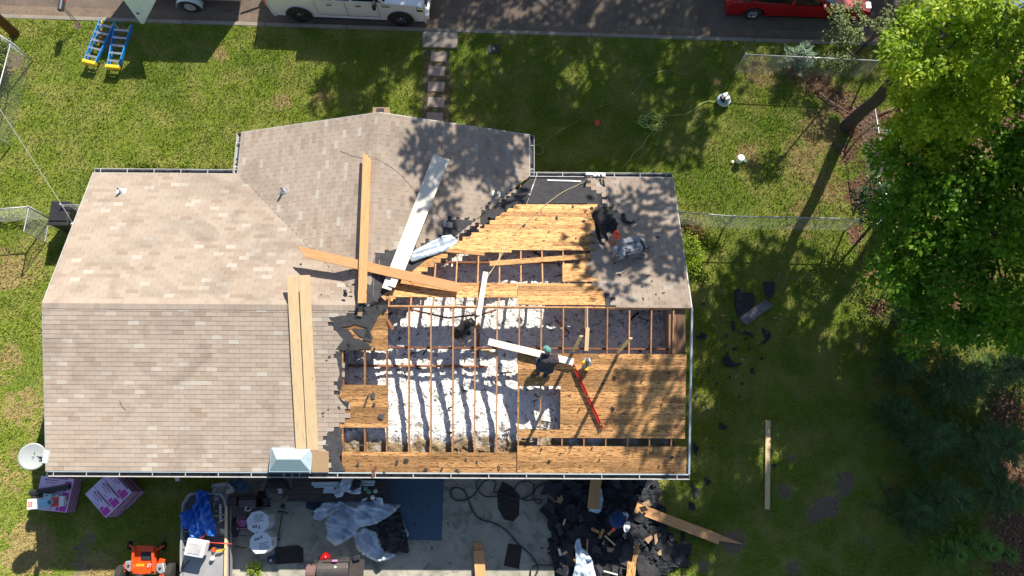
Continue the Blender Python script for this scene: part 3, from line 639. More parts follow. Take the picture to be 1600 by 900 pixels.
for x in (wx0, wx1): b.prism([(x+.07, wy0, 2.62), (x+.07, wy1, 2.62), (x+.07, 4.6, 2.62+S_*4.0)], .14, (1, 0, 0))
b.prism([(WX0+WI, YN-.23, 2.62), (WX1-WI, YN-.23, 2.62), (WXR, YN-.23, 2.62+S_*4.0)], .14, (0, 1, 0))
b.build('wall', M['brickwall'], house)
for (x, y, w_, h_, zc, ax) in [(-10.5, wy0-.08, 1.2, 1.1, 1.5, 0), (-1.5, wy0-.08, 1.2, 1.1, 1.5, 0), (2.8, wy0-.08, 1.4, 1.1, 1.5, 0), (-10.3, wy1+.08, 1.5, 1.2, 1.5, 0), (-6.2, YN-.22, 1.8, 1.2, 1.5, 0), (-1.3, YN-.22, 1.5, 1.2, 1.5, 0), (3, wy1+.08, 1.3, 1.1, 1.5, 0)]:
    b = MB(); b.box((x, y, zc), (w_, .03, h_)); f = b.build('window', M['darkglass'], house)
    b = MB()
    for dx, dz, ww, hh in ((-w_/2, 0, .06, h_), (w_/2, 0, .06, h_), (0, -h_/2, w_+.06, .06), (0, h_/2, w_+.06, .06), (0, 0, w_, .035)): b.box((x+dx, y+(.02 if y > 5 else -.02), zc+dz), (ww, .05, hh))
    b.build('window_frame', M['white'], f)
b = MB(); b.box((-5.0, wy0-.08, 1.03), (.92, .05, 2.04)); dd = b.build('door', M['white'], house, bevel=.01); b = MB(); b.lathe((-4.65, wy0-.14, 1.0), [(.02, 0), (.03, .03), (.01, .05)], axis=(0, -1, 0)); b.build('handle', M['chrome'], dd)
b = MB(); b.box((-3.2, YN-.2, 1.03), (.95, .05, 2.04)); dd = b.build('door', M['maroon'], house, bevel=.01)
b = MB()   # soffit boards close the overhang
b.box(((X0+X1)/2, Y0+.2, 2.62), (X1-X0-.04, .40, .02)); b.box(((X0+WX0)/2, Y1-.2, 2.62), (WX0-X0-.04, .40, .02)); b.box(((X1+WX1)/2, Y1-.2, 2.62), (X1-WX1-.04, .40, .02)); b.build('soffit', M['white'], house)
# fascia and rake trim
b = MB()
b.beam((X0, Y0-.012, ZE-.075), (X1, Y0-.012, ZE-.075), .02, .13); b.beam((X0, Y1+.012, ZE-.075), (WX0, Y1+.012, ZE-.075), .02, .13); b.beam((WX1, Y1+.012, ZE-.075), (X1, Y1+.012, ZE-.075), .02, .13)
for x, sg in ((X0-.012, -1), (X1+.012, 1)):
    for s in ('S', 'N'): b.beam(Vector((x, SL[s](0, 0).y, ZE-.06)), Vector((x, Y0+DH, ZR-.06)), .02, .12)
for s in ('W', 'E'): b.beam(Vector((SL[s](0, 0).x, YN+.012, ZE-.06)), Vector((WXR, YN+.012, ZR-.06)), .02, .12)
b.beam((WX0-.012, Y1, ZE-.075), (WX0-.012, YN, ZE-.075), .02, .13); b.beam((WX1+.012, Y1, ZE-.075), (WX1+.012, YN, ZE-.075), .02, .13)
b.build('fascia', M['white'], house)
b = MB()
b.beam(Vector((X1+.018, Y0-.02, ZE-.01)), Vector((X1+.018, Y0+DH, ZR-.01)), .05, .03); b.beam((X0, Y0-.02, ZE-.008), (X1, Y0-.02, ZE-.008), .03, .01); b.build('drip_edge', M['zinc_hood'], house)
def gutter(p, q_, out, strap=.91, name='gutter', zoff=-.02):
    p = Vector(p); q_ = Vector(q_); o = Vector(out); w = .125; g = MB(); Z = Vector((0, 0, 1))
    for a, c, t in (((.005, 0), (.005, -.11), 0), ((.005, -.11), (.09, -.11), 0), ((.09, -.11), (w, -.03), 0), ((w, -.03), (w, .008), 0)):
        A = [p+o*a[0]+Z*(a[1]+zoff), q_+o*a[0]+Z*(a[1]+zoff), q_+o*c[0]+Z*(c[1]+zoff), p+o*c[0]+Z*(c[1]+zoff)]
        g.prism(A, .002, (A[1]-A[0]).cross(A[2]-A[1]))
    g.beam(p+o*(w+.004)+Z*(.008+zoff), q_+o*(w+.004)+Z*(.008+zoff), .016, .012)
    for e in (p, q_): g.beam(e+o*.0+Z*(-.05+zoff), e+o*w+Z*(-.05+zoff), .003, .11)
    go = g.build(name, M['white'], house)
    L_ = (q_-p).length; d = (q_-p).normalized(); t = .2; s_ = MB()
    while t < L_: s_.beam(p+d*t+Z*(.012+zoff), p+d*t+o*w+Z*(.012+zoff), .022, .006); t += strap
    s_.build('gutter_strap', M['white'], go)
    db = MB(); db.beam(p+o*.05+Z*(-.085+zoff), q_+o*.05+Z*(-.085+zoff), .07, .03)
    for k in range(int(L_*5)):
        t = random.uniform(.1, L_-.1); db.box(p+d*t+o*random.uniform(.03, .09)+Z*(-.06+zoff), (random.uniform(.02, .18), random.uniform(.01, .05), .02), random.uniform(-.5, .5))
    db.build('gutter_debris', M['shingle_back'], go); return go
gutter((X0, Y0-.022, ZE-.01), (on(455, 742, 'S').x, Y0-.022, ZE-.01), (0, -1, 0)); gutter((on(457, 742, 'S').x, Y0-.022, ZE-.01), (X1+.03, Y0-.022, ZE-.01), (0, -1, 0), 1.05)
gutter((X0, Y1+.022, ZE-.01), (WX0-.03, Y1+.022, ZE-.01), (0, 1, 0), .82); gutter((WX1+.03, Y1+.022, ZE-.01), (X1, Y1+.022, ZE-.01), (0, 1, 0), .8)
gutter((WX0-.022, Y1+.05, ZE-.01), (WX0-.022, YN, ZE-.01), (-1, 0, 0), .8); gutter((WX1+.022, Y1+.05, ZE-.01), (WX1+.022, YN, ZE-.01), (1, 0, 0), .8)
# vent pipes through the roof
for (x, y, s) in ((190, 299, 'N'), (443, 299, 'W'), (775, 303, 'E'), (700, 351, 'E')):
    p = on(x, y, s); q_ = MB()
    q_.cyl(p-Vector((0, 0, .1)), p+Vector((0, 0, .24)), .038, n=16); o = q_.build('vent_pipe', M['plastic_white'] if x < 200 else M['galv'], house)
    q_ = MB(); q_.lathe(p, [(.1, .0), (.075, .03), (.045, .09)]); n = NR[s]; c = p+n*.012
    q_.beam(c-Vector((.13, 0, -.13*(n.x/n.z))) if s in 'WE' else c-Vector((.14, 0, 0)), c+Vector((.13, 0, -.13*(n.x/n.z))) if s in 'WE' else c+Vector((.14, 0, 0)), .17, .006, up=n)
    q_.build('pipe_flashing', M['galv'] if x > 400 else M['plastic_white'], o)
    q_ = MB(); q_.lathe(p+Vector((0, 0, .235)), [(.026, .001), (.03, .006), (.03, .007)]); q_.build('pipe_mouth', M['black'], o)
# torn pieces of felt that still cling to the roof
b = MB()
for pts, s in [([(555, 478), (606, 476), (604, 486), (590, 492), (586, 505), (578, 522), (580, 534), (566, 530), (574, 512), (556, 506), (532, 512), (545, 516), (552, 528), (575, 536), (580, 544), (572, 546), (545, 548), (525, 545), (535, 530), (522, 512), (514, 496), (540, 493), (545, 485)], 'S'),
               ([(550, 513), (576, 514), (582, 530), (562, 527)], 'S'), ([(512, 676), (534, 668), (536, 706), (530, 716), (540, 736), (520, 738), (515, 715), (508, 700)], 'S'), ([(522, 612), (532, 625), (545, 628), (545, 642), (534, 630)], 'S'),
               ([(524, 549), (535, 549), (535, 605), (530, 620), (526, 600), (532, 585)], 'S'),
               ([(600, 396), (622, 388), (632, 384), (640, 383), (650, 392), (625, 420), (612, 432), (596, 452), (590, 472), (562, 478), (558, 440), (580, 445), (585, 395)], 'E'),
               ([(770, 322), (800, 306), (830, 290), (828, 280), (834, 282), (800, 322), (770, 345), (752, 352), (748, 342)], 'E'),
               ([(690, 352), (712, 342), (740, 345), (745, 352), (720, 366), (700, 372), (692, 364)], 'E')]:
    sheet(b, s, pts, .008, .004, jag=.02)
b.build('torn_felt', M['felt'], house)
# OSB cover and metal kitchen hood at the eave
b = MB(); p = [on(487, 702, 'S', .05), on(513, 706, 'S', .05), on(513, 738, 'S', .05), on(487, 738, 'S', .05)]; b.prism(p, .03, NR['S']); b.build('chase_cover', M['osb'], house)
c0 = on(456, 718, 'S', .0); hd = MB()
w_, l_, h_ = 1.12, .64, .26
R = 0; zb = c0.z+.10
V = [Vector((c0.x+sx*w_/2, c0.y+sy*l_/2, zb)) for sx, sy in ((-1, -1), (1, -1), (1, 1), (-1, 1))]
V2 = [Vector((c0.x+sx*.33, c0.y+sy*.015, zb+h_)) for sx, sy in ((-1, -1), (1, -1), (1, 1), (-1, 1))]
hd.add(V+V2, [(0, 1, 5, 4), (1, 2, 6, 5), (2, 3, 7, 6), (3, 0, 4, 7), (4, 5, 6, 7), (3, 2, 1, 0)], .5)
hd.box((c0.x, c0.y, zb-.02), (w_+.03, l_+.03, .04))
hood = hd.build('vent_hood', M['zinc_hood'], house)
b = MB(); b.box((c0.x, c0.y, c0.z-.05), (w_*.8, l_*.7, .26)); b.build('hood_curb', M['galv'], hood)
# ------------------------------------------------------------------ things lying on the roof
def upright(x0, y0, x1, y1, s='S', off=0.):
    """vertical post seen from its foot (x0,y0) on slope s to its tip (x1,y1): returns foot and height"""
    p = on(x0, y0, s, off); d = Vector(AF + AR*(x1-800)/F_PX - AU*(y1-450)/F_PX)
    best = min((i*.01 for i in range(5, 200)), key=lambda h: ((Vector((0, 0, CAM_H))+d*((p.z+h-CAM_H)/d.z))-(p+Vector((0, 0, h)))).length)
    return p, best
def board(name, label, p, q_, w, h, m, up=(0, 0, 1), cat='board', group=None, w2=None, bev=.004):
    b = MB(); b.beam(p, q_, w, h, up=up, w2=w2); o = b.build(name, M[m], bevel=bev); return tag(o, label, cat, group)
GB = 'loose boards laid across the roof'
U_ = on(500, 600, 'S')  # warm-up
def plank(name, label, p, q_, w, h, m, cat='plank', group=GB, miter=0., miter2=0.):
    """flat plank with mitred ends"""
    p, q_ = Vector(p), Vector(q_); a = (q_-p).normalized(); s = a.cross(Vector((0, 0, 1))).normalized(); n = s.cross(a)
    P = [p+s*w/2, p-s*w/2-a*0, q_-s*w/2, q_+s*w/2]; P[0] = P[0]+a*miter; P[3] = P[3]-a*miter2
    L_ = (q_-p).length; sd = random.Random(int(p.x*100)+int(q_.y*37)); k = 9; V = []; bow = sd.uniform(-.006, .006)
    for i in range(k+1):
        f = i/k; zz = bow*math.sin(math.pi*f)*L_; a0 = P[0].lerp(P[3], f); a1 = P[1].lerp(P[2], f); e = sd.uniform(-.0015, .0015)
        for r_ in (a0+n*(h+zz)+s*e, a1+n*(h+zz)+s*e, a1+n*zz+s*e, a0+n*zz+s*e): V.append(((r_-p).dot(a), (r_-p).dot(s)+sd.uniform(-.0006, .0006), (r_-p).dot(n)))
    F = [(3, 2, 1, 0), tuple(4*k+j for j in range(4))]+[(4*i+j, 4*i+(j+1) % 4, 4*i+4+(j+1) % 4, 4*i+4+j) for i in range(k) for j in range(4)]
    off = Vector((sd.uniform(0, 9), sd.uniform(0, 5), 0)); b = MB(); b.add([Vector(v)+off for v in V], F, sd.random()); o = b.build(name, M[m], bevel=.004)
    o.matrix_world = Matrix(((a.x, s.x, n.x, p.x), (a.y, s.y, n.y, p.y), (a.z, s.z, n.z, p.z), (0, 0, 0, 1)))@Matrix.Translation(-off); return tag(o, label, cat, group)
plank('roof_plank', 'long orange plank whose left end sticks up over the tan shingles, under the upright one', at(464, 392, 4.20), at(718, 450, 4.15), .27, .04, 'cedar', miter2=.0, miter=.3)
plank('roof_plank', 'long orange plank running up and down the picture beside the wing ridge, on top of the other', at(566, 474, 4.27), at(574, 238, 4.20), .235, .04, 'cedar', miter2=.25)
plank('white_board', 'wide white board of the fanned stack, its top end furthest right', at(620, 430, 4.10), at(694, 247, 3.72), .33, .02, 'white_board')
plank('white_board', 'white board at the left of the fanned stack, its foot jutting out lowest', at(604, 452, 4.13), at(684, 243, 3.76), .27, .02, 'white_board')
plank('white_board', 'short white board end showing between the fanned boards and the orange plank', at(612, 448, 4.165), at(634, 394, 4.12), .2, .02, 'white_board')
plank('pale_plank', 'pale yellow plank on the left of the pair lying down the rear slope', on(471, 701, 'S', .012), on(457, 431, 'S', .012), .285, .038, 'pine')
plank('pale_plank', 'pale yellow plank on the right of the pair lying down the rear slope', on(489, 703, 'S', .016), on(476, 430, 'S', .016), .30, .038, 'pine')
plank('white_plank', 'short white board lying across the open ridge board', at(748, 493, 4.17), at(759, 425, 4.05), .14, .02, 'white_board')
plank('white_plank', 'long narrow white board under the kneeling worker', on(896, 566, 'S', .06), on(763, 534, 'S', .03), .19, .03, 'white_board')
plank('white_plank', 'thin white trim strip lying on the grey felt by the rear gutter', on(908, 283.5, 'N', .006), on(855, 281.5, 'N', .006), .045, .012, 'plastic_white')
plank('pale_plank', 'short pale offcut nailed on a rafter in the long opening', on(916, 548, 'S', -.03), on(918, 512, 'S', -.03), .11, .035, 'pine')
plank('pale_plank', 'narrow new pale strip along a rafter above the short offcut', on(917.5, 512, 'S', -.035), on(917.5, 480, 'S', -.035), .04, .03, 'pine')
for (x0, y0, x1, y1, lab) in ((967, 549, 988, 523, 'right one of two posts standing in the long opening'), (897, 546, 911, 524, 'left one of two posts standing in the long opening')):
    p, h = upright(x0, y0, x1, y1, 'S', -.2); T = board('standing_post', lab, p-Vector((0, 0, .3)), p+Vector((0, 0, h)), .09, .038, 'pine', up=(0, 1, 0), cat='post', group='posts standing in the attic')
# broken pale sticks and brace inside the attic
for pts, w, m, lab in (([(735, 545), (765, 548)], .05, 'pine', 'broken pale stick lying on the insulation below the worker'), ([(757, 548), (775, 556)], .09, 'pine', 'short pale offcut on the insulation beside the white board'),
                   ([(748, 505), (747, 560)], .07, 'rafter', 'short brown brace standing beside the worker in the attic'), ([(868, 500), (890, 520)], .05, 'rafter', 'dark brown loose stick on the insulation')):
    a, c = at(*pts[0], 2.85), at(*pts[1], 2.85); plank('loose_stick', lab, a, c, w, .03, m, cat='stick', group=None)
a = on(595, 512, 'S', .01); plank('loose_stick', 'short splintered brown board end leaning at the torn edge of the decking', on(606, 500, 'S', -.02), on(614, 515, 'S', .03), .08, .02, 'rafter', cat='stick', group=None)
plank('loose_stick', 'brown scrap of wood sticking over the rear gutter', on(582, 745, 'S', .03), on(588, 728, 'S', .02), .06, .02, 'rafter', cat='stick', group=None)
# red level
p, q_ = on(941, 669, 'S', .012), on(895, 569, 'S', .012); T = thing('spirit_level', p, 'long red box level lying on the bare boards beside the kneeling worker', 'level'); n = NR['S']; a = (q_-p).normalized(); s_ = a.cross(n)
b = MB(); b.beam(p+n*.02, q_+n*.02, .075, .022, up=n); 
for f in (.0, 1.): pass
b.beam(p+n*.045+s_*.03, q_+n*.045+s_*.03, .008, .03, up=n); b.beam(p+n*.045-s_*.03, q_+n*.045-s_*.03, .008, .03, up=n); b.build('body', M['red'], T)
for f in (.06, .5, .94):
    c = p.lerp(q_, f)+n*.045; b = MB(); b.beam(c-a*.06, c+a*.06, .05, .012, up=n); b.build('vial_window', M['black'], T)
    b = MB(); b.tube([c-a*.03+n*.01, c+a*.03+n*.01], .009, 8); b.build('vial', M['airhose'], T, smooth=True)
# circular saw
c = on(917, 568, 'S', .0); T = thing('circular_saw', c, 'yellow and black circular saw standing on the boards by the short pale offcut', 'saw')
b = MB(); b.box(c+Vector((-.02, 0, .03)), (.16, .30, .012), -.25); b.build('base_plate', M['alu'], T); b = MB(); b.lathe(c+Vector((.03, .02, .15)), [(.001, 0), (.115, .005), (.12, .03), (.11, .06), (.03, .07)], 20, axis=(1, .25, .1)); b.build('blade_guard', M['galv'], T, smooth=True)
b = MB(); b.lathe(c+Vector((-.02, .02, .16)), [(.05, 0), (.055, .1), (.045, .13), (.02, .14)], 14, axis=(-1, -.25, .1)); b.build('motor', M['yellow'], T, smooth=True)
b = MB(); b.tube([c+Vector((-.02, .10, .2)), c+Vector((-.04, .05, .3)), c+Vector((-.04, -.08, .3)), c+Vector((-.03, -.15, .2))], .02, 8); b.build('handle', M['black'], T, smooth=True)
b = MB(); b.box(c+Vector((-.03, -.17, .16)), (.09, .1, .11), -.2); b.build('battery', M['yellow'], T, bevel=.01)
# bracket over the front gutter
c = Vector((on(930, 274, 'N').x, Y1+.06, ZE+.05)); T = thing('gutter_bracket', c, 'aluminium bracket with two dark legs hooked over the gutter beside the felt', 'bracket')
b = MB(); b.box(c, (.62, .13, .03), -.02); b.box(c+Vector((-.18, -.0, .03)), (.25, .07, .04)); b.build('crossbar', M['alu'], T, bevel=.006)
for dx, ex in ((-.20, -.36), (.16, .26)):
    b = MB(); b.tube([c+Vector((dx, 0, .02)), c+Vector(((dx+ex)/2, -.2, .16)), SL['N'](c.x+ex, .36)+Vector((0, 0, .02))], .022, 8); b.build('leg', M['black'], T, smooth=True)
b = MB(); b.tube([c+Vector((.05, -.02, .04)), SL['N'](c.x+.26, .3)+Vector((0, 0, .03))], .014, 6); b.build('brace', M['black'], T, smooth=True)
# silver pole with a knob leaning on the felt, ropes over the roof
p, q_ = on(822, 318, 'N', .02), on(838, 276, 'N', .25); T = thing('metal_rod', p, 'thin silver rod leaning over the gutter corner onto the grey felt', 'rod'); b = MB(); b.tube([p, q_], .012, 8); b.build('shaft', M['alu'], T, smooth=True); b = MB(); b.lathe(p+(q_-p)*.3-Vector((0, 0, .02)), [(.001, 0), (.04, .02), (.04, .06), (.001, .08)], 10); b.build('knob', M['galv'], T, smooth=True)
def rope(name, label, pts, r, m, cat='rope', n=6):
    P = []
    for i in range(len(pts)-1):
        p0, p1, p2, p3 = (Vector(pts[max(0, min(len(pts)-1, i+k))]) for k in (-1, 0, 1, 2))
        for j in range(5):
            t = j/5; P.append(.5*((2*p1)+(-p0+p2)*t+(2*p0-5*p1+4*p2-p3)*t*t+(-p0+3*p1-3*p2+p3)*t*t*t))
    P.append(Vector(pts[-1])); b = MB(); b.tube(P, r, n); o = b.build(name, M[m], smooth=True); return tag(o, label, cat)
rope('roof_rope', 'pale rope running from the gutter bracket down over the bare front decking', [on(925, 276, 'N', .2), on(905, 288, 'N', .015), on(880, 300, 'N', .015), on(860, 314, 'N', .015), on(840, 330, 'N', .015), on(800, 368, 'N', .015), on(792, 385, 'N', .015), on(775, 412, 'N', .03), on(758, 440, 'N', .03), on(745, 470, 'N', .03)], .009, 'cord')
rope('roof_rope', 'thin pale rope crossing the decking left of the other rope', [on(838, 277, 'N', .2), on(822, 320, 'N', .02), on(806, 345, 'N', .012), on(790, 380, 'N', .012), on(770, 420, 'N', .03), on(741, 448, 'N', .03)], .006, 'cord')
rope('shingle_line', 'thin dark strand painted as a wire shadow over the wing shingles from the orange plank to the torn edge', [on(531, 236, 'W', .01), on(560, 246, 'W', .01), on(585, 246, 'E', .01), on(620, 268, 'E', .01), on(650, 300, 'E', .01), on(690, 342, 'E', .01)], .004, 'blackfelt')  # dark strand stands in for the shadow of an overhead wire
rope('shingle_line', 'thin dark curl of cord on the tan rear slope', [on(187, 625, 'S', .008), on(190, 634, 'S', .008), on(197, 641, 'S', .008)], .005, 'blackfelt')
rope('worker_rope', 'pale yellow rope stretched between the hands of the worker in the attic', [at(750, 513, 3.35), at(746, 523, 3.3), at(736, 531, 3.3), at(726, 538, 3.35), at(722, 542, 3.4)], .012, 'cord')
rope('attic_cord', 'thin pale cord lying on the insulation beside the narrow white board', [at(765, 547, 2.8), at(775, 552, 2.8), at(790, 566, 2.8), at(800, 574, 2.8)], .006, 'cord')
# crumpled flashing by the torn valley
def crumple(name, label, poly, z, amp, m, cat='tarpaulin', step=.06, zf=None, seed=0, fs=2.2, thick=.004, curl=.0, folds=None):
    """crumpled sheet with the traced outline: real folds, real thickness"""
    P = [Vector((p[0], p[1], 0)) for p in poly]; x0, x1 = min(p.x for p in P), max(p.x for p in P); y0, y1 = min(p.y for p in P), max(p.y for p in P)
    nx_, ny_ = max(3, int((x1-x0)/step)), max(3, int((y1-y0)/step)); bm = bmesh.new(); vs = {}
    r_ = random.Random(seed*7+1); FO = [(r_.uniform(0, 3.14), r_.uniform(.5, .8), r_.uniform(0, 9), .36), (r_.uniform(0, 3.14), r_.uniform(.9, 1.3), r_.uniform(0, 9), .28), (r_.uniform(0, 3.14), r_.uniform(1.8, 2.6), r_.uniform(0, 9), .18), (r_.uniform(0, 3.14), r_.uniform(3, 4), r_.uniform(0, 9), .10)]
    for j in range(ny_+1):
        for i in range(nx_+1):
            x, y = x0+(x1-x0)*i/nx_, y0+(y1-y0)*j/ny_
            if inpoly(x, y, [(p.x, p.y) for p in P]):
                n1 = mn.noise(Vector((x*fs+seed, y*fs, seed))); n3 = mn.noise(Vector((x*fs*4+3, y*fs*4, seed+9))); h = .12*n3+.28*(1-abs(n1)*2)
                for q1, q2, q3, q4 in FO:
                    u_ = (x*math.cos(q1)+y*math.sin(q1))*q2*fs*1.35+q3+n1*.7; h += q4*(1-2*abs((u_ % 1)-.5))**1.0
                zz = z+amp*max(0, h)+(zf(x, y) if zf else 0); vs[i, j] = bm.verts.new((x, y, zz))
    for (i, j), v in list(vs.items()):
        if (i+1, j) in vs and (i, j+1) in vs and (i+1, j+1) in vs: bm.faces.new((v, vs[i+1, j], vs[i+1, j+1], vs[i, j+1]))
    # pull the border vertices onto the traced outline
    for v in bm.verts:
        if v.is_boundary:
            best = None
            for a, c in zip(P, P[1:]+P[:1]):
                d = c-a; t = max(0, min(1, (Vector((v.co.x, v.co.y, 0))-a).dot(d)/max(1e-9, d.length_squared))); q__ = a+d*t; l = (Vector((v.co.x, v.co.y, 0))-q__).length
                if best is None or l < best[0]: best = (l, q__)
            if best[0] < step*1.3: v.co.x, v.co.y = best[1].x, best[1].y
    loose = [v for v in bm.verts if not v.link_faces]; bmesh.ops.delete(bm, geom=loose, context='VERTS')
    me = bpy.data.meshes.new(name); bm.to_mesh(me); bm.free(); me.materials.append(M[m]); me.polygons.foreach_set('use_smooth', [True]*len(me.polygons))
    o = bpy.data.objects.new(name, me); COL.objects.link(o); md = o.modifiers.new('thick', 'SOLIDIFY'); md.thickness = thick
    return tag(o, label, cat)
def px_poly(pts, z=0.): return [at(x, y, z) for x, y in pts]
zs = lambda s: (lambda x, y: ZE+S_*{'S': y-Y0, 'N': Y1-y, 'W': x-WX0, 'E': WX1-x}[s])
crumple('foil_flashing', 'crumpled silver flashing strip lying on the torn edge beside the white boards', px_poly([(634, 400), (650, 388), (690, 364), (704, 360), (716, 370), (706, 384), (690, 390), (660, 402), (643, 410)], 3.85), .02, .08, 'foil', 'flashing', .03, zs('E'), 3, 2.2)
crumple('curled_shingle', 'curled dark shingle strip standing up beside the crouching workers', px_poly([(972, 330), (978, 330), (979, 342), (985, 345), (998, 337), (1000, 342), (984, 350), (975, 347), (971, 342)], 3.4), .03, .08, 'shingle_back', 'shingle scrap', .03, zs('N'), 5, 5)
# scraps of torn shingle and felt on the roof, single pieces
def scrap(name, label, c, n, L_, W_, m, group, seed):
    r = random.Random(seed); a0 = r.uniform(0, 6.28); k = r.choice((4, 5, 5, 6, 7)); n = Vector(n).normalized(); x = n.orthogonal().normalized(); y = n.cross(x); P = []
    for i in range(k):
        t = 6.283*i/k+r.uniform(-.25, .25); P.append((math.cos(t)*L_*r.uniform(.5, 1.1), math.sin(t)*W_*r.uniform(.5, 1.1)))
    V = []; c = Vector(c)
    for u, v in P: 
        u2, v2 = u*math.cos(a0)-v*math.sin(a0), u*math.sin(a0)+v*math.cos(a0); V.append(x*u2+y*v2+n*(r.uniform(0, .25)*L_*.5+.006))
    b = MB(); b.prism(V, .004, n, r.random()); o = b.build(name, M[m], recalc=True); o.location = c; return tag(o, label, 'shingle scrap', group)
SCR = []
def scraps(pts, s, size, m, label, group, name='shingle_scrap'):
    for i, (x, y) in enumerate(pts):
        c = on(x, y, s, .006) if s else at(x, y, .01); L_ = random.uniform(*size)*(.65 if s else 1); scrap(name, label, c, NR[s] if s else (0, 0, 1), L_, L_*random.uniform(.3, .8), m, group, int(x*7+y*13)); SCR.append((x, y))
scraps([(955, 636), (958, 640), (1030, 630), (1034, 633), (905, 640), (957, 637), (929, 665), (985, 655), (1002, 596), (1005, 628), (942, 600), (970, 647), (907, 613), (1012, 560), (938, 647), (1040, 640), (890, 617), (1045, 583), (985, 618), (960, 590), (1057, 665), (1020, 655),
        (846, 702), (875, 709), (942, 710), (1016, 708), (1020, 706), (1062, 706), (907, 728), (937, 718), (976, 724), (835, 727), (858, 721), (1030, 728), (890, 705), (925, 700), (812, 730), (1050, 715), (990, 706), (984, 708), (1000, 732), (860, 690)],
       'S', (.03, .11), 'blackfelt', 'small torn black scrap lying on the bare boards of the rear slope', 'black scraps on the rear decking')
scraps([(620, 722), (635, 720), (665, 733), (690, 733), (715, 735), (728, 718), (745, 722), (583, 735), (600, 738), (572, 629), (584, 632), (583, 618), (596, 651), (575, 619), (560, 725), (780, 730)], 'S', (.06, .2), 'shingle_back', 'torn grey scrap lying on the lower boards of the rear slope', 'grey scraps on the lower rear decking')
scraps([(515, 557), (510, 563), (513, 640), (505, 650), (502, 460), (520, 459), (470, 413), (560, 530), (548, 545), (505, 645), (530, 637)], 'S', (.04, .12), 'shingle_back', 'torn dark scrap lying on the tan shingles near the torn edge', 'dark scraps on the tan shingles')
scraps([(915, 330), (918, 335), (912, 345), (819, 352), (838, 342), (870, 340), (858, 362), (880, 325), (895, 322), (846, 330), (905, 360), (925, 325), (900, 372), (762, 372), (850, 376)], 'N', (.05, .16), 'felt', 'torn grey scrap lying on the sunlit boards of the front slope', 'grey scraps on the front decking')
scraps([(952, 312), (948, 308), (958, 322), (953, 326), (945, 318), (1012, 432), (1014, 430), (1027, 371), (985, 445), (1003, 448), (1030, 466), (1005, 467), (1036, 458), (1018, 440), (930, 478), (1044, 482), (968, 430), (990, 390), (1025, 460), (960, 412), (955, 470)], 'N', (.04, .14), 'blackfelt', 'torn black scrap lying on the shaded front shingles at the right', 'black scraps on the right front shingles')
scraps([(712, 345), (722, 352), (735, 350), (742, 348), (728, 362), (718, 358), (732, 340), (758, 330), (765, 318), (752, 325), (790, 312), (605, 392), (598, 402), (632, 430), (643, 456), (660, 459), (700, 376)], 'E', (.06, .2), 'shingle_back', 'torn grey scrap along the ragged edge between the two roof slopes', 'grey scraps along the torn valley')
scraps([(556, 493), (570, 488), (600, 486), (590, 480), (560, 484), (583, 474), (548, 425), (553, 445), (556, 431), (540, 460), (545, 540), (543, 548), (585, 545)], 'S', (.08, .22), 'blackfelt', 'torn black scrap heaped at the head of the torn edge near the ridge', 'black scraps near the ridge')
plank('grey_shingle', 'single grey shingle tab lying across the torn edge just below the upright orange plank', on(562, 494, 'S', .04), on(564, 477, 'S', .04), .13, .01, 'osb', cat='shingle scrap', group=None)
# plan: satellite dish at the left corner
c = at(51, 713, 2.95); T = thing('satellite_dish', (c.x, c.y, c.z), 'round white satellite dish with a multi head arm at the left corner of the roof', 'satellite dish')
ax = Vector((.42, -.12, 1)).normalized(); b = MB(); x = ax.orthogonal().normalized(); x = (Vector((0, 1, 0))-ax*ax.y).normalized(); y = ax.cross(x); V = []; n_ = 32
for j in range(9):
    r = .36*j/8
    for k in range(n_):
        t = 6.2832*k/n_; V.append(c+x*math.cos(t)*r*1.02+y*math.sin(t)*r*.94+ax*(r*r*.45))
b.add(V, [(j*n_+k, j*n_+(k+1) % n_, (j+1)*n_+(k+1) % n_, (j+1)*n_+k) for j in range(8) for k in range(n_)]); o = b.build('reflector', M['dish'], T, smooth=True, recalc=False); md = o.modifiers.new('t', 'SOLIDIFY'); md.thickness = .012
b = MB()
for (u, v, w, h) in ((-.08, .17, .10, .014), (-.03, .20, .03, .09), (-.08, .23, .09, .014), (-.12, .2, .03, .05), (.09, .04, .05, .02), (.02, .03, .10, .012), (-.05, .02, .07, .012)):
    q_ = c+x*u-y*v+ax*(.45*(u*u+v*v)+.022); b.beam(q_-x*w/2, q_+x*w/2, h, .003, up=ax)
b.build('print', M['felt'], T)
f = at(73, 714, 3.3); b = MB(); b.tube([c-ax*.05, c+Vector((.2, 0, -.02)), f-Vector((0, 0, .05))], .018, 8); b.build('arm', M['galv'], T, smooth=True)
lb = MB(); lb.beam(f-Vector((.0, .16, 0)), f+Vector((.02, .16, 0)), .07, .07)
for k in (-.14, -.07, 0, .07, .14): lb.cyl(f+Vector((0, k, 0)), f+Vector((-.09, k, -.01)), .03, .036, 12)
lb.build('feed_head', M['plastic_white'], T)
b = MB(); b.tube([c-ax*.05, c+Vector((.1, .02, -.35)), (X0+WI-.07, c.y, 2.3)], .025, 8); b.build('mast', M['galv'], T, smooth=True)
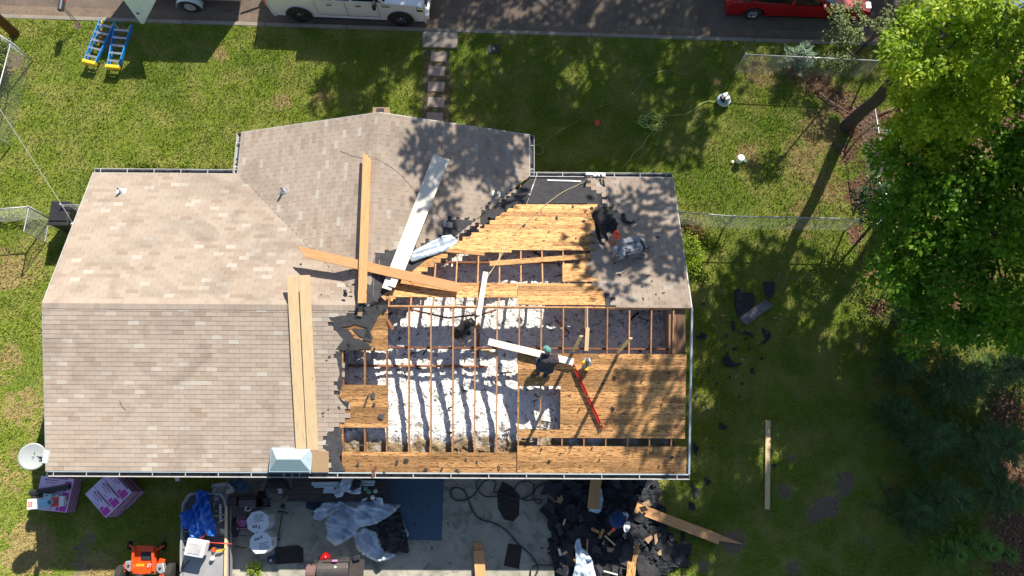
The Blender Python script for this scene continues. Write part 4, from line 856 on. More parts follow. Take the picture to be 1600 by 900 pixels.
# ------------------------------------------------------------------ things in the front yard
# stepping stones and entry slabs
for i, (x, y, w, h, lab) in enumerate(((686, 89, 25, 15, 'first stepping stone below the entry step'), (682, 111, 26, 15, 'second stepping stone from the street'), (681.5, 135.5, 26, 15, 'third stepping stone from the street'), (681, 160, 26, 15.5, 'fourth stepping stone from the street'), (679.5, 184, 26, 16, 'last stepping stone, half under the roof edge'))):
    a, c_ = at(x-w/2, y, 0), at(x+w/2, y, 0); t_, bt = at(x, y-h/2, 0), at(x, y+h/2, 0); c = at(x, y, .02)
    b = MB(); b.box((c.x, c.y, .012), ((c_-a).length, (t_-bt).length, .05), KA); o = b.build('stepping_stone', M['paver'], bevel=.012); tag(o, lab, 'paving stone', 'stepping stones to the door')
for y, h, z, lab in ((58, 12, .02, 'pale entry slab next to the kerb'), (69, 13, .05, 'weathered entry step below the kerb slab')):
    c = at(687.5, y, 0); b = MB(); b.box((c.x, c.y, z), (1.28, .36, .08), KA); o = b.build('entry_slab', M['kerb'], bevel=.015); tag(o, lab, 'slab', 'entry slabs')
# water meter lid
c = at(772, 77); T = thing('water_meter_lid', c, 'black water meter lid sunk in the front lawn', 'meter lid'); b = MB(); b.box((c.x, c.y, .01), (.44, .36, .03), .05); b.build('frame', M['black'], T, bevel=.03); b = MB(); b.box((c.x, c.y, .03), (.28, .24, .016), .05); b.build('lid', M['felt'], T, bevel=.02); b = MB(); b.box((c.x, c.y, .042), (.07, .09, .006), .05); b.build('reader_cap', M['galv'], T)
# mailbox
c = at(122, 38); T = thing('mailbox', c, 'dark grey mailbox on a thin twin post by the kerb', 'mailbox')
for dx in (-.045, .045):
    b = MB(); b.tube([c+Vector((dx, 0, -.1)), c+Vector((dx, .03, 1.0))], .013, 8); b.build('post', M['black'], T, smooth=True)
b = MB(); tp = at(100, 2, 1.08); V = []; 
for yy in (-.22, .3):
    for k in range(13):
        t = math.pi*k/12; V.append((c.x+.085*math.cos(t), c.y+yy+.05, 1.1+.085*math.sin(t)))
    V += [(c.x-.085, c.y+yy+.05, 1.0), (c.x+.085, c.y+yy+.05, 1.0)]
n_ = 15; b.add(V, [tuple(range(n_-1, -1, -1)), tuple(range(n_, 2*n_))]+[(k, (k+1) % n_, n_+(k+1) % n_, n_+k) for k in range(n_)]); M['mailbox'] = mat('dark_grey_enamel', (.07, .075, .085), (.05, .055, .06), rough=.4, metal=.3); b.build('box', M['mailbox'], T)
b = MB(); b.box((c.x+.09, c.y+.2, 1.12), (.008, .03, .15)); b.build('flag', M['red'], T)
# two step ladders lying on the grass
def stepladder(p, q_, w0, w1, label):
    """p bottom end (yellow feet end in the photo: low), q_ top; lies on the ground, rails up"""
    p, q_ = Vector(p), Vector(q_); a = (q_-p).normalized(); L_ = (q_-p).length; s = a.cross(Vector((0, 0, 1))).normalized(); T = thing('step_ladder', p, label, 'ladder', 'blue step ladders on the lawn'); Z = Vector((0, 0, 1))
    for sg in (-1, 1):
        b = MB(); b.beam(p+s*sg*w0/2+Z*.17, q_+s*sg*w1/2+Z*.17, .03, .085); b.build('rail', M['ladder_blue'], T, bevel=.004)
        b = MB(); b.beam(p+s*sg*w0/2*.9+Z*.05, q_+s*sg*w1/2*.92+Z*.05-a*.05, .022, .05); b.build('rear_rail', M['ladder_blue'], T)
    for k in range(5):
        f = .13+.185*k; w = w0+(w1-w0)*f; c = p+a*L_*f+Z*.19; b = MB(); b.beam(c-s*w/2, c+s*w/2, .075, .022); b.build('tread', M['alu'], T)
        if k % 2 == 0: b = MB(); b.beam(c-s*w/2*.9-Z*.14+a*.05, c+s*w/2*.9-Z*.14+a*.05, .03, .02); b.build('rear_brace', M['alu'], T)
    b = MB(); b.box(p-a*.02+Z*.16, (w0+.09, .13, .17), math.atan2(s.y, s.x)); b.build('top_cap', M['yellow'], T, bevel=.02)
    for sg in (-1, 1):
        c = q_+s*sg*w1/2; b = MB(); b.beam(c-s*sg*.02+Z*.16, c-s*sg*w1*.22-a*.14+Z*.14, .03, .04); b.build('foot_brace', M['yellow'], T); b = MB(); b.box(c+Z*.16, (.05, .07, .1), math.atan2(s.y, s.x)); b.build('foot', M['ladder_blue'], T)
stepladder(at(144, 101, .15), at(172, 37, .15), .40, .58, 'blue step ladder on the left of the two, lying on the lawn'); stepladder(at(180, 108, .15), at(196, 44, .15), .40, .60, 'blue step ladder on the right of the two, lying on the lawn')
# air compressor
c = at(1129, 160); T = thing('air_compressor', c, 'silver and black pancake air compressor standing on the sunlit lawn', 'compressor')
b = MB(); b.lathe(c+Vector((0, 0, .05)), [(.08, 0), (.22, .03), (.26, .10), (.22, .17), (.08, .2)], 24); b.build('tank', M['zinc_hood'], T, smooth=True)
b = MB(); b.box(c+Vector((.03, .03, .32)), (.22, .3, .18), .4); b.build('motor_housing', M['galv'], T, bevel=.04); b = MB(); b.box(c+Vector((-.1, -.02, .32)), (.1, .2, .14), .4); b.box(c+Vector((.02, -.09, .3)), (.24, .07, .1), .4); b.build('pump_head', M['black'], T, bevel=.02)
b = MB(); b.tube([c+Vector((-.14, -.12, .3)), c+Vector((-.06, -.05, .47)), c+Vector((.14, .14, .47)), c+Vector((.18, .2, .3))], .014, 8); b.build('handle', M['black'], T, smooth=True)
for k in range(3):
    b = MB(); t = 2.1*k; b.cyl(c+Vector((.15*math.cos(t), .15*math.sin(t), 0)), c+Vector((.15*math.cos(t), .15*math.sin(t), .08)), .02); b.build('foot', M['rubber'], T)
# clean-out pipes
c = at(1154, 252); T = thing('cleanout_cap', c, 'round white capped pipe standing in a bare spot of the lawn', 'pipe'); b = MB(); b.cyl(c-Vector((0, 0, .1)), c+Vector((0, 0, .27)), .1, n=20); b.build('pipe', M['plastic_white'], T, smooth=False); b = MB(); b.lathe(c+Vector((0, 0, .27)), [(.125, 0), (.125, .03), (.11, .045), (.001, .05)], 24); b.build('cap', M['plastic_white'], T)
c = at(1163, 253); M['green_plastic'] = mat('faded_green_plastic', (.12, .3, .22), (.1, .25, .19), rough=.6); T = thing('valve_box', c, 'small faded green valve cap beside the white capped pipe', 'valve cap'); b = MB(); b.lathe(c, [(.07, 0), (.07, .1), (.05, .12), (.001, .12)], 16); b.build('body', M['green_plastic'], T)
c = at(1144, 254); b = MB(); b.lathe(c, [(.05, 0), (.05, .06), (.001, .07)], 12); o = b.build('valve_box', M['galv']); tag(o, 'small pale cap left of the white capped pipe', 'valve cap')
c = at(933, 193); b = MB(); b.prism([c+Vector((math.cos(t)*.09*(1+.4*(k % 2)), math.sin(t)*.14, .05)) for k, t in enumerate([i*.9 for i in range(7)])], .01); o = b.build('red_scrap', M['red']); tag(o, 'small red scrap lying in the shaded front lawn', 'litter')
# hoses on the front lawn
rope('air_hose', 'thin dull cord winding across the shaded lawn from the wing corner', [at(x, y, .03) for x, y in ((840, 224), (850, 222), (870, 208), (900, 190), (925, 172), (950, 163), (978, 155), (992, 142), (1005, 124), (1022, 114), (1045, 110), (1062, 115), (1078, 114), (1092, 105))], .011, 'airhose_dull', 'hose')
rope('air_hose', 'lime green air hose running from the compressor to the coil', [at(x, y, .04) for x, y in ((1122, 160), (1108, 158), (1096, 162), (1085, 170), (1072, 178), (1055, 180), (1034, 181))], .012, 'airhose', 'hose')
cc = at(1018, 191, .04); pts = []
for k in range(60):
    t = k*.62; r = .30+.12*math.sin(k*1.7); pts.append(cc+Vector((math.cos(t)*r*1.2+.05*math.sin(k*.9), math.sin(t)*r*.8+.06*math.cos(k*.7), .001*k)))
rope('hose_coil', 'tangled coil of lime green hose on the shaded front lawn', pts, .011, 'airhose', 'hose')
rope('air_hose', 'lime green hose curving from the coil down to the gutter bracket', [at(x, y, .03) for x, y in ((1020, 205), (1012, 214), (1004, 228), (990, 240), (982, 252), (970, 264), (958, 271))]+[Vector((on(935, 272, 'N').x, Y1+.2, 2.0)), Vector((on(930, 272, 'N').x, Y1+.14, ZE+.1))], .011, 'airhose', 'hose')
rope('air_hose', 'thin yellow green cord crossing the sunlit lawn below the compressor', [at(x, y, .03) for x, y in ((1094, 160), (1092, 175), (1082, 188), (1074, 200), (1063, 222), (1050, 236), (1040, 250), (1020, 266), (1000, 273), (975, 274))], .009, 'airhose_dull', 'hose')
cc = at(841, 234, .04); rope('hose_coil', 'small dull coil of cord on the lawn at the wing corner', [cc+Vector((math.cos(k*.6)*(.17+.03*math.sin(k)), math.sin(k*.6)*(.17+.03*math.cos(k*1.3)), .001*k)) for k in range(36)], .008, 'airhose_dull', 'hose')
# black bin at the left wall
c = at(121, 350); T = thing('wheeled_bin', c, 'black wheeled bin against the left wall under the roof edge', 'bin'); b = MB(); b.box((c.x, c.y, .5), (.55, .7, .98), top=1.12); b.build('body', M['black'], T, bevel=.03); b = MB(); b.box((c.x, c.y, 1.03), (.66, .84, .05)); b.box((c.x, c.y-.1, 1.07), (.6, .35, .04)); b.build('lid', M['black'], T, bevel=.02)
for s in (-1, 1): b = MB(); b.lathe((c.x+s*.27, c.y+.3, .1), [(.1, 0), (.1, .05)], 16, axis=(s, 0, 0)); b.build('wheel', M['rubber'], T)
# small chimney behind the gable peak
c = Vector((at(596, 170, 3.8).x, YN+.16, 0)); b = MB(); b.box((c.x, c.y, 1.9), (.46, .26, 3.8)); b.box((c.x, c.y, 3.82), (.5, .3, .07)); o = b.build('chimney', M['osb'], house); b = MB(); b.box((c.x-.02, c.y+.02, 3.86), (.22, .16, .05)); b.build('flue', M['black'], o)
# ------------------------------------------------------------------ vehicles
def wheel(T, c, r, w, rim, side=-1, name='wheel', ta=0.):
    ax = Vector((-math.sin(ta)*-side*-1, side*1., 0)); ax = Vector((math.sin(ta)*-side, math.cos(ta)*side, 0))
    b = MB(); b.lathe(Vector(c)-ax*w/2, [(r*.6, 0), (r*.92, 0), (r, w*.12), (r, w*.88), (r*.92, w), (r*.62, w), (r*.6, w*.8)], 28, axis=ax); o = b.build(name, M['rubber'], T)
    b = MB(); b.lathe(Vector(c)+ax*(w*.2), [(r*.62, 0), (r*.62, w*.28), (r*.55, w*.26), (r*.5, w*.12), (.001, w*.10)], 24, axis=ax); b.build('rim', M[rim if rim != 'black' else 'black'], o)
    b = MB(); x = Vector((0, 0, 1)); y = ax.cross(x)
    for k in range(6):
        t = k*math.pi/3; d = x*math.cos(t)+y*math.sin(t); b.beam(Vector(c)+ax*(w*.34)+d*.05, Vector(c)+ax*(w*.40)+d*r*.56, .05, .03, up=ax)
    b.lathe(Vector(c)+ax*(w*.34), [(.05, 0), (.05, .04), (.001, .05)], 12, axis=ax); b.build('spokes', M['chrome' if rim == 'black' else rim], o)
def vehicle(name, label, cat, o, ang, L_, Wd, side, roof, paint, wx, wr, rim, glassz, bed=None, cab_in=.16, arch=1.16, z0=.32, bumper=None, trimcol='black'):
    """side: body outline (x forward, z); roof: greenhouse outline; both real solids, wheel arches cut"""
    T = thing(name, o, label, cat, None); A = Vector((math.cos(ang), math.sin(ang), 0)); B = Vector((-math.sin(ang), math.cos(ang), 0)); o = Vector(o)
    def w3(x, y, z): return o+A*x+B*y+Vector((0, 0, z))
    low = [(L_/2-.08, z0)]
    for c in sorted(wx, reverse=True):
        ra = wr*arch; low += [(c+ra, z0)]+[(c+ra*math.cos(t), wr+ra*math.sin(t)) for t in [math.pi*k/12 for k in range(1, 12)] if wr+ra*math.sin(t) > z0]+[(c-ra, z0)]
    low += [(-L_/2+.08, z0)]; P = side+low; hw = Wd/2; b = MB(); n = len(P)
    lay = [(-hw+.05, .985, -.0), (-hw, 1, 0), (hw, 1, 0), (hw-.05, .985, 0)]; V = []
    zc = .7
    for y, s, _ in ((-hw+.06, .97, 0), (-hw, 1, 0), (hw, 1, 0), (hw-.06, .97, 0)):
        V += [w3(x*s if abs(x) > L_/2-.4 else x, y, z if s == 1 or z < 1.0 else z+.012) for x, z in P]
    F = [tuple(range(n-1, -1, -1)), tuple(range(3*n, 4*n))]+[(j*n+k, j*n+(k+1) % n, (j+1)*n+(k+1) % n, (j+1)*n+k) for j in range(3) for k in range(n)]
    b.add(V, F); b.build('body', M[paint], T, bevel=.012)
    if roof:
        gh = MB(); n = len(roof); V = []
        zr = max(z for x, z in roof); zb = min(z for x, z in roof)
        for sg in (-1, 1): V += [w3(x, sg*(hw-.03-cab_in*(z-zb)/(zr-zb)), z) for x, z in roof]
        gh.add(V, [tuple(range(n-1, -1, -1)), tuple(range(n, 2*n))]+[(k, (k+1) % n, n+(k+1) % n, n+k) for k in range(n)]); gh.build('glasshouse', M['darkglass'], T, bevel=.02)
        xs_ = [x for x, z in roof if z > zr-.06]; rb = MB(); xa, xb = min(xs_), max(xs_)
        rb.prism([w3(xa-.05, -(hw-cab_in-.04), zr+.02), w3(xb+.05, -(hw-cab_in-.04), zr+.02), w3(xb+.05, hw-cab_in-.04, zr+.02), w3(xa-.05, hw-cab_in-.04, zr+.02)], .04); rb.build('roof_panel', M[paint], T, bevel=.018)
        for sg in (-1, 1):
            pl = MB()
            for (xt, xbm) in glassz: pl.beam(w3(xbm, sg*(hw-.025), zb+.01), w3(xt, sg*(hw-cab_in-.022), zr), .07, .03, up=B)
            pl.build('window_pillar', M[paint], T)
    for c in wx:
        for sg in (-1, 1): wheel(T, w3(c, sg*(hw-.13), wr), wr, .26, rim, sg, ta=ang)
    return T, w3
# white pickup
TA = KA-.0; gz = -.13
hub0 = at(469, 20, gz+.40); hub1 = at(627, 27, gz+.40); TA = math.atan2((hub1-hub0).y, (hub1-hub0).x); mid = (hub0+hub1)/2; WB = (hub1-hub0).length
tc_ = mid+Vector((-math.sin(TA), math.cos(TA), 0))*.87; tc_.z = gz
side = [(-2.86, .55), (-2.89, .95), (-2.87, 1.34), (-1.15, 1.36), (1.30, 1.36), (1.42, 1.34), (2.45, 1.27), (2.70, 1.16), (2.78, .95), (2.78, .5)]
T, w3 = vehicle('pickup_truck', 'white crew cab pickup parked at the kerb', 'pickup', tc_, TA, 5.7, 2.0, side, [(-1.05, 1.35), (-.98, 1.90), (.62, 1.92), (1.40, 1.35)], 'carwhite', (-WB/2, WB/2), .41, 'black', [(-.95, -1.02), (.15, .2), (.6, 1.35), (-.4, -.4)])
b = MB(); b.prism([w3(-2.86, -.82, 1.372), w3(-1.2, -.82, 1.374), w3(-1.2, .82, 1.374), w3(-2.86, .82, 1.372)], .01); b.build('bed_liner', M['black'], T)
b = MB()
for xx in (-1.12, -.03, 1.12): b.beam(w3(xx, -1.003, .52), w3(xx-.02, -1.003, 1.33), .014, .004, up=(0, 1, 0))
b.beam(w3(-1.1, -1.003, .55), w3(1.15, -1.003, .55), .004, .014); b.build('panel_gap', M['black'], T)
for xx in (-.62, .42): b = MB(); b.beam(w3(xx-.1, -1.012, 1.13), w3(xx+.1, -1.012, 1.13), .02, .045); b.build('door_handle', M['black'], T, bevel=.008)
b = MB(); b.beam(w3(1.25, -1.004, 1.16), w3(1.55, -1.004, 1.15), .006, .04); b.build('side_badge', M['black'], T)
for sg in (-1, 1):
    b = MB(); b.box(w3(1.05, sg*1.14, 1.42), (.12, .24, .26), TA); b.tube([w3(1.0, sg*.96, 1.36), w3(1.05, sg*1.08, 1.4)], .03); b.build('mirror', M['black'], T, bevel=.03)
    b = MB(); b.box(w3(2.62, sg*.83, 1.02), (.28, .34, .2), TA); b.build('headlight', M['chrome'], T, bevel=.03); b = MB(); b.box(w3(-2.92, sg*.92, 1.08), (.08, .14, .34), TA); b.build('tail_light', M['red'], T, bevel=.01)
b = MB(); b.box(w3(2.77, 0, .92), (.08, 1.3, .36), TA); b.build('grille', M['black'], T, bevel=.02); b = MB(); b.box(w3(2.78, 0, .55), (.2, 1.9, .24), TA); b.build('front_bumper', M['carwhite'], T, bevel=.04); b = MB(); b.box(w3(2.82, -.66, .55), (.14, .34, .12), TA); b.box(w3(2.82, .66, .55), (.14, .34, .12), TA); b.build('fog_lamp_recess', M['black'], T, bevel=.02); b = MB(); b.box(w3(-2.90, 0, .55), (.16, 1.8, .18), TA); b.build('rear_bumper', M['black'], T, bevel=.03)
for c in (-WB/2, WB/2):
    b = MB(); b.tube([w3(c+.47*math.cos(t), -1.0, .41+.47*math.sin(t)) for t in [math.pi*k/14 for k in range(0, 15)]], .028, 6); b.build('wheel_arch_trim', M['black'], T)
# red car
h0 = at(1176, 18, gz+.33); tc2 = h0+Vector((math.cos(KA), math.sin(KA), 0))*1.6+Vector((-math.sin(KA), math.cos(KA), 0))*.78; tc2.z = gz
side = [(-2.6, .45), (-2.68, .72), (-2.55, .98), (-1.8, 1.02), (-.2, .96), (1.1, .93), (2.1, .84), (2.56, .70), (2.68, .45)]
T, w3 = vehicle('red_car', 'red car parked at the kerb in the tree shade', 'car', tc2, KA, 5.36, 1.85, side, [(-2.2, .99), (-1.35, 1.40), (.15, 1.43), (1.25, .93)], 'carred', (-1.6, 1.6), .33, 'chrome', [(-1.2, -1.95), (-.35, -.35), (.05, 1.0)], z0=.25)
b = MB(); b.box(w3(-2.64, -.6, .8), (.1, .35, .14), KA); b.build('tail_light', M['red'], T, bevel=.02); b = MB(); b.box(w3(-2.64, .6, .8), (.1, .35, .14), KA); b.build('tail_light', M['red'], T, bevel=.02)
for sg in (-1, 1): b = MB(); b.box(w3(2.46, sg*.65, .68), (.3, .3, .13), KA); b.build('headlight', M['chrome'], T, bevel=.03); b = MB(); b.box(w3(.75, sg*.98, 1.0), (.14, .2, .13), KA); b.build('mirror', M['carred'], T, bevel=.03)
b = MB(); b.box(w3(2.66, 0, .42), (.08, .9, .16), KA); b.build('grille', M['black'], T)
b = MB()
for xx in (-1.05, -.1, .95): b.beam(w3(xx, -.928, .34), w3(xx, -.928, .91), .012, .004, up=(0, 1, 0))
b.build('panel_gap', M['black'], T)
# blue car beyond the trees
c = kp(35.2, 1.7, gz); side = [(-2.2, .45), (-2.25, .95), (-1.6, 1.05), (.9, 1.0), (2.0, .88), (2.25, .5)]
T, w3 = vehicle('blue_car', 'blue grey car parked at the top right corner behind the maple', 'car', c+Vector((0, 0, 0)), KA, 4.5, 1.8, side, [(-2.0, 1.02), (-1.6, 1.55), (.2, 1.58), (1.0, 1.0)], 'carblue', (-1.35, 1.35), .34, 'chrome', [(-1.55, -1.95), (-.6, -.6), (.2, .95)], z0=.26)
# enclosed trailer with its ramp door folded down towards the lawn
h = at(297, 8, gz+.33); TA2 = KA; o = h+Vector((-math.sin(KA), math.cos(KA), 0))*.95; A = Vector((math.cos(KA), math.sin(KA), 0)); B = Vector((-math.sin(KA), math.cos(KA), 0))
T = thing('cargo_trailer', (o.x, o.y, gz), 'white utility trailer with a round fender and grey wheel parked ahead of the pickup', 'trailer')
def w4(x, y, z): return Vector((o.x, o.y, gz))+A*x+B*y+Vector((0, 0, z))
b = MB(); b.box(w4(-.1, 0, .52), (4.0, 1.6, .16), KA); b.build('chassis', M['galv'], T, bevel=.01)
b = MB(); b.prism([w4(-2.0, -.78, 2.5), w4(2.0, -.78, 2.5), w4(2.0, .78, 2.5), w4(-2.0, .78, 2.5)], 1.9); b.build('box_body', M['trailer'], T, bevel=.03)
for sg in (-1, 1):
    b = MB(); V = []
    for y in (.0, .3):
        V += [w4(.48*math.cos(t), sg*(.82+y*.9), .30+.46*math.sin(t)) for t in [math.pi*k/10 for k in range(11)]]+[w4(-.62, sg*(.82+y*.9), .26), w4(-.6, sg*(.82+y*.9), .34)]
    n_ = 11; b.add([v for i, v in enumerate(V) if i % 13 < 11], [(k, k+1, n_+k+1, n_+k) for k in range(10)]); b.build('fender', M['trailer'], T, thick=.012, smooth=True)
    wheel(T, w4(0, sg*.95, .33), .33, .2, 'white', sg, ta=KA)
b = MB(); b.tube([w4(2.0, .5, .5), w4(3.1, 0, .5)], .04, 8); b.tube([w4(2.0, -.5, .5), w4(3.1, 0, .5)], .04, 8); b.tube([w4(3.05, 0, .5), w4(3.3, 0, .5)], .05, 8); b.build('drawbar', M['black'], T)
b = MB(); b.tube([w4(2.9, -.1, 0.0), w4(2.9, -.1, .8)], .03, 8); b.build('jack', M['galv'], T)
# rear side door of the trailer, swung open over the kerb
p0 = at(222, 37, .9); p1 = at(190, 0, 1.0); p2 = at(247, -6, 1.0); b = MB(); D = [Vector((p0.x, p0.y, .55)), Vector((p1.x-.1, p1.y+.15, 2.2)), Vector((p2.x+.1, p2.y+.2, 2.2))]
q0 = at(222, 37, .75); q1 = at(192, -1, 1.9); q2 = at(244, -1, 1.9)
b.prism([q0+Vector((-.05, 0, 0)), q0+Vector((.06, 0, 0)), q2, q1], .05, (0, -.6, .8)); o_ = b.build('open_door', M['trailer'], T, bevel=.01)
b = MB(); m0 = q0.lerp(q1, .42)+Vector((.12, 0, .03)); b.box(m0, (.13, .05, .05), -.6); b.build('latch', M['black'], o_, bevel=.01)
# ------------------------------------------------------------------ things behind the house
# shingle bundles in two stacks; every bundle is a thing of its own
def bundle(name, label, c, ang, L_, W_, H_, group, printed, flip=1):
    T = thing(name, c, label, 'shingle bundle', group, ang); b = MB(); b.box((0, 0, H_/2), (L_, W_, H_)); b.build('wrapped_pack', M['boxpink'], T, local=True, bevel=.008)
    b = MB(); b.box((0, 0, H_*.45), (L_+.006, W_*.97, H_*.55)); b.box((0, 0, H_*.45), (L_*.97, W_+.006, H_*.55)); b.build('side_stripe', M['maroon'], T, local=True)
    if printed:
        b = MB(); b.box((flip*L_*.36, -W_*.12, H_+.002), (L_*.2, W_*.66, .003)); b.box((flip*L_*.20, -W_*.25, H_+.002), (L_*.08, W_*.36, .003)); b.build('magenta_label', M['magenta'], T, local=True)
        b = MB(); b.box((0.02, W_*.42, H_+.002), (L_*.62, W_*.09, .003))
        for k in range(3): b.lathe((-flip*L_*(.26-.09*k), -W_*.02, H_+.0005), [(.022, 0), (.022, .003)], 10)
        b.lathe((-flip*L_*.32, W_*.22, H_+.0005), [(.03, 0), (.03, .003)], 10)
        for k in range(9): b.box((-flip*L_*(.26-.035*k), W_*.2, H_+.0015), (L_*.02, .035, .003))
        for k in range(4): b.box((-flip*L_*.05+k*.03, -W_*.32, H_+.0015), (.018, .014, .003))
        b.build('maroon_print', M['maroon'], T, local=True)
    return T
Lb, Wb, Hb = 1.0, .335, .085
E_, S2, W2 = at(205.5, 769, .87), at(165, 809.5, .87), at(132.5, 772, .87)
ang = math.atan2((S2-W2).y, (S2-W2).x); dx = (S2-W2).normalized(); dy = (E_-S2).normalized(); cen = (E_+W2)/2; LL = (S2-W2).length; WW = (E_-S2).length/3
names = ('lower edge', 'middle', 'roof side')
src = {}
for k in range(10):
    for j in range(3):
        c = cen+dy*(j-1)*WW+Vector((random.uniform(-.008, .008), random.uniform(-.008, .008), 0)); c.z = k*Hb+.012
        top = k == 9; lab = f'top shingle bundle on the {names[j]} of the tilted lilac stack' if top else 'lilac wrapped shingle bundle below the top layer of the tilted stack'
        if top or not src.get(0): o_ = bundle('shingle_bundle', lab, c, ang, LL-.006, WW-.006, Hb-.004, 'bundles of the tilted stack', top); src.setdefault(0, o_)
        else: dup(src[0], c, ang, lab)
a1, b1 = at(56, 740, .52), at(109, 745, .52); ang1 = math.atan2((b1-a1).y, (b1-a1).x)-.0; dx1 = (b1-a1).normalized(); dy1 = Vector((-dx1.y, dx1.x, 0)); c0_ = at(84, 772, .52)
src = {}
for k in range(6):
    for j in range(3):
        c = c0_+dy1*(j-1)*.33; c.z = k*Hb+.012; top = k == 5
        lab = ('top shingle bundle under the white and blue carton' if j == 0 else 'top shingle bundle under the black rolls') if top and j < 2 else ('lilac shingle bundle with a magenta label, half under the gutter by the dish' if top else 'lilac wrapped shingle bundle below the top layer of the stack by the dish')
        if top or not src.get(0): o_ = bundle('shingle_bundle', lab, c, ang1, 1.02, .326, Hb-.004, 'bundles of the stack by the dish', top); src.setdefault(0, o_)
        else: dup(src[0], c, ang1, lab)
z1 = 6*Hb+.02
for i, (x0, y0, x1, y1, r, lab) in enumerate(((48, 770, 109, 760, .085, 'thick black roll of ridge vent lying on the shingle stack by the dish'), (50, 776, 80, 773, .05, 'short thin black roll between the thick roll and the white carton'))):
    b = MB(); p, q_ = at(x0, y0, z1+r), at(x1, y1, z1+r); b.tube([p, q_], r, 14); b.tube([p.lerp(q_, -.01), p.lerp(q_, .25)], r*1.06, 14); o = b.build('black_roll', M['black'], smooth=False); tag(o, lab, 'roll')
p = at(80, 775, z1+.12); T = thing('green_packet', p, 'small pale green packet lying on the black rolls', 'packet'); b = MB(); b.box(p, (.46, .12, .05), ang1); b.build('packet', M['zinc_hood'], T, bevel=.01); b = MB(); b.box(p+Vector((.08, 0, .027)), (.12, .1, .006), ang1); b.box(p+Vector((-.12, .02, .027)), (.1, .05, .006), ang1); b.build('label', M['green_plastic'], T)
p = at(73, 785.5, z1+.10); T = thing('starter_carton', p, 'long carton printed white, light blue and red on the stack by the dish', 'carton'); b = MB(); a_c = math.atan2((at(102, 783, z1)-at(43, 789, z1)).y, (at(102, 783, z1)-at(43, 789, z1)).x); b.box(p, (1.08, .30, .14), a_c); b.build('box', M['plastic_white'], T, bevel=.006)
R_ = rz(a_c)
def dec(name, m, boxes):
    b = MB()
    for x, y, w, h, rr in boxes: b.box(p+R_@Vector((x, y, .073)), (w, h, .004), a_c+rr)
    b.build(name, M[m], T)
dec('blue_panel', 'cyan_print', [(.05, 0, .50, .28, 0)]); b = MB(); V = [(.14, .14), (.40, .14), (.40, -.14), (.14, -.14), (.24, 0)]; b.prism([p+R_@Vector((x, y, .079)) for x, y in V], .004); b.build('red_panel', M['red'], T)
b = MB(); b.prism([p+R_@Vector((x, y, .082)) for x, y in ((.06, 0), (.13, .08), (.2, 0), (.13, -.08))], .004); b.prism([p+R_@Vector((x, y, .083)) for x, y in ((.34, -.06), (.38, -.02), (.38, .02), (.34, .06), (.30, .02), (.30, -.02))], .004); b.build('emblem', M['blue_mat'], T)
dec('red_square', 'red', [(-.45, 0, .13, .15, 0)]); b = MB()
for x, y, w, h in ((-.48, .0, .016, .10), (-.45, .045, .05, .016), (-.45, -.045, .05, .016), (-.42, -.0, .016, .09)): b.box(p+R_@Vector((x, y, .0785)), (w, h, .003), a_c)
for k in range(6): b.box(p+R_@Vector((-.15+.035*k, .06-.01*(k % 2), .0785)), (.022, .02, .003), a_c)
b.build('white_print', M['plastic_white'], T)
# zero turn mower
c = at(234, 885, .25); T = thing('ride_on_mower', (c.x, c.y, 0), 'orange ride on mower at the bottom edge beside the boat', 'mower')
def mp(x, y, z=.0): q_ = at(x, y, z); return Vector((q_.x, q_.y, z))
b = MB(); b.prism([mp(208, 856, .42), mp(243, 857, .42), mp(243, 896, .42), mp(206, 896, .42)], .22); b.prism([mp(211, 852, .5), mp(243, 853, .5), mp(239, 862, .5), mp(213, 861, .5)], .08); b.build('frame', M['orange'], T, bevel=.03)
for x0, x1 in ((209, 213), (238, 242)): b = MB(); b.beam(mp(x0, 853, .52), mp(x0-3 if x0 < 220 else x0+2, 893, .55), .07, .06); b.build('side_rail', M['orange'], T, bevel=.015)
b = MB(); b.prism([mp(220, 863, .45), mp(235, 863, .45), mp(235, 875, .45), mp(220, 875, .45)], .03); b.build('foot_mat', M['black'], T)
b = MB(); b.prism([mp(204, 885, .5), mp(240, 886, .5), mp(234, 898, .5), mp(203, 897, .5)], .1); b.build('seat_deck', M['orange'], T, bevel=.02)
tb = MB(); 
for k in range(7): tb.beam(mp(213.2+k*1.9, 881.2, .515), mp(213.2+k*1.9, 884.6, .515), .022, .004)
for y in (881.2, 884.6): tb.beam(mp(213, y, .515), mp(225.5, y, .515), .012, .004)
tb.build('yellow_lettering', M['yellow'], T)
def text(s, p, size, ang, m, parent, name='lettering'):
    cu = bpy.data.curves.new(name, 'FONT'); cu.body = s; cu.size = size; cu.extrude = .002; cu.align_x = 'CENTER'; cu.align_y = 'CENTER'; o = bpy.data.objects.new(name, cu); COL.objects.link(o)
    bpy.context.view_layer.update(); me = bpy.data.meshes.new_from_object(o.evaluated_get(bpy.context.evaluated_depsgraph_get())); bpy.data.objects.remove(o); me.materials.clear(); me.materials.append(M[m])
    o = bpy.data.objects.new(name, me); COL.objects.link(o); o.rotation_euler = (0, 0, ang); o.parent = parent; o.location = Vector(p)-wpos(parent); return o
text('ZT', mp(233.5, 883.5, .56), .12, 0, 'plastic_white', T)
for (x, y, s) in ((201, 884, -1), (250, 888, 1)):
    b = MB(); b.prism([mp(x-6, y-7, .5), mp(x+5, y-8, .5), mp(x+8, y+6, .5), mp(x, y+10, .5), mp(x-7, y+4, .5)], .18); b.build('fuel_tank', M['galv'], T, bevel=.03)
    b = MB(); b.lathe(mp(x, y, .5), [(.035, 0), (.035, .03), (.001, .035)], 12); b.build('tank_cap', M['black'], T)
